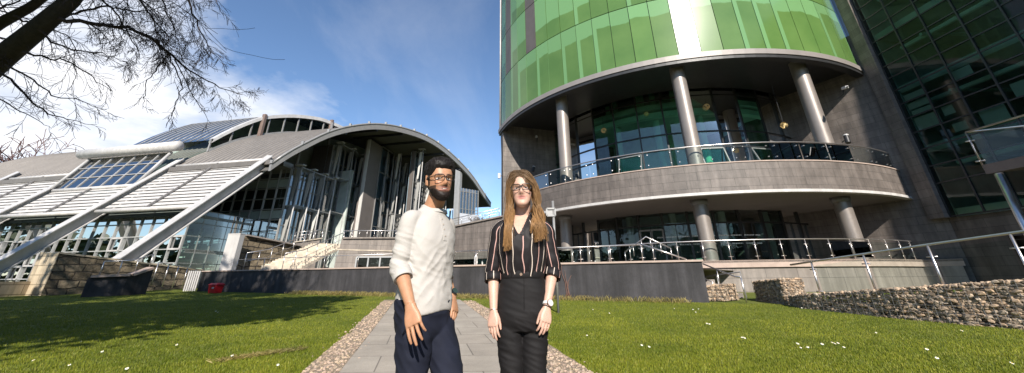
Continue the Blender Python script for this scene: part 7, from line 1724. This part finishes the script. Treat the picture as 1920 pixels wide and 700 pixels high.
        for j in range(30):
            o = V((R_.gauss(0, .0085), R_.gauss(0, .009), R_.gauss(0, .003))); gj = g * R_.uniform(.85, 1.18); cut = R_.choice((25, 25, 24, 23, 22, 20)); sp_ = R_.uniform(.5, 1.3)
            path = []
            for i in range(cut):
                t = i / 24; path.append(guide[i] + V((o.x * (1 - .45 * t) * sp_, o.y * (1 - .4 * t), o.z * (1 - t))) + V((amp * math.sin(i * .55 + w1) * t + .0015 * math.sin(i * 1.1 + j), .5 * amp * math.cos(i * .5 + w1) * t, 0)))
            n0 = len(mb.f); m_ = len(path); mb.tube([X @ p for p in path], [.0018 if i < 3 else max(.0005, .0020 * min(1, (m_ - .6 - i) / 5)) for i in range(m_)], 4, caps=False)
            for q in range(n0, len(mb.f)):
                t = (q - n0) / 96; h_ = gj * (.55 + .75 * t); mb.col[q] = (h_ * (.94 + .10 * t), h_ * .98, h_ * (1.08 - .25 * t))
    mb.build('hair', M['hair_fair'], T, smooth=True)
    glasses(T, X, .029, .0185, r=.0026)
    # watch and bracelet on her left wrist, thin bracelet on the right
    d = (wrL - elL).normalized(); s = V((.5, -.8, .2)); s = (s - d * s.dot(d)).normalized(); u = d.cross(s)
    def band(c, w, r, mat, nm, par): 
        mb = MB(); mb.rings([[c + d * t + (s * math.cos(2 * PI * k / 20) + u * math.sin(2 * PI * k / 20)) * rr for k in range(20)] for t, rr in ((-w, r - .002), (-w * .9, r), (w * .9, r), (w, r - .002))]); return mb.build(nm, M[mat], par)
    c = wrL - d * .014; w = band(c, .008, .0265, 'white_strap', 'wristwatch', T); mb = MB(); mb.tube([c + s * .025, c + s * .033], .0175, 18); mb.build('dial', M['white_tube'], w); mb = MB(); mb.tube([c + s * .0245, c + s * .031], .0195, 18); mb.build('bezel', M['gold'], w)
    band(wrL + d * .004, .003, .0262, 'leather', 'bracelet', T)
    d = (wrR - elR).normalized(); s = V((0, -1, 0)); s = (s - d * s.dot(d)).normalized(); u = d.cross(s); band(wrR - d * .002, .0015, .0245, 'gold', 'bracelet', T)
    return T
def build_percorner(mb, name, mat, parent):
    """faces whose colour differs per corner"""
    cols = mb.col; mb.col = [None] * len(mb.f); o = mb.build(name, mat, parent, smooth=True, recalc=False); me = o.data; ca = me.color_attributes.new('tint', 'FLOAT_COLOR', 'CORNER'); cd = np.ones((len(me.loops), 4), 'f'); k = 0
    for c in cols:
        for x in c: cd[k, :3] = x; k += 1
    ca.data.foreach_set('color', cd.ravel())
    bm = bmesh.new(); bm.from_mesh(me); bmesh.ops.remove_doubles(bm, verts=bm.verts, dist=1e-5); bm.to_mesh(me); bm.free(); me.polygons.foreach_set('use_smooth', [True] * len(me.polygons)); return o
person_man(); person_woman()
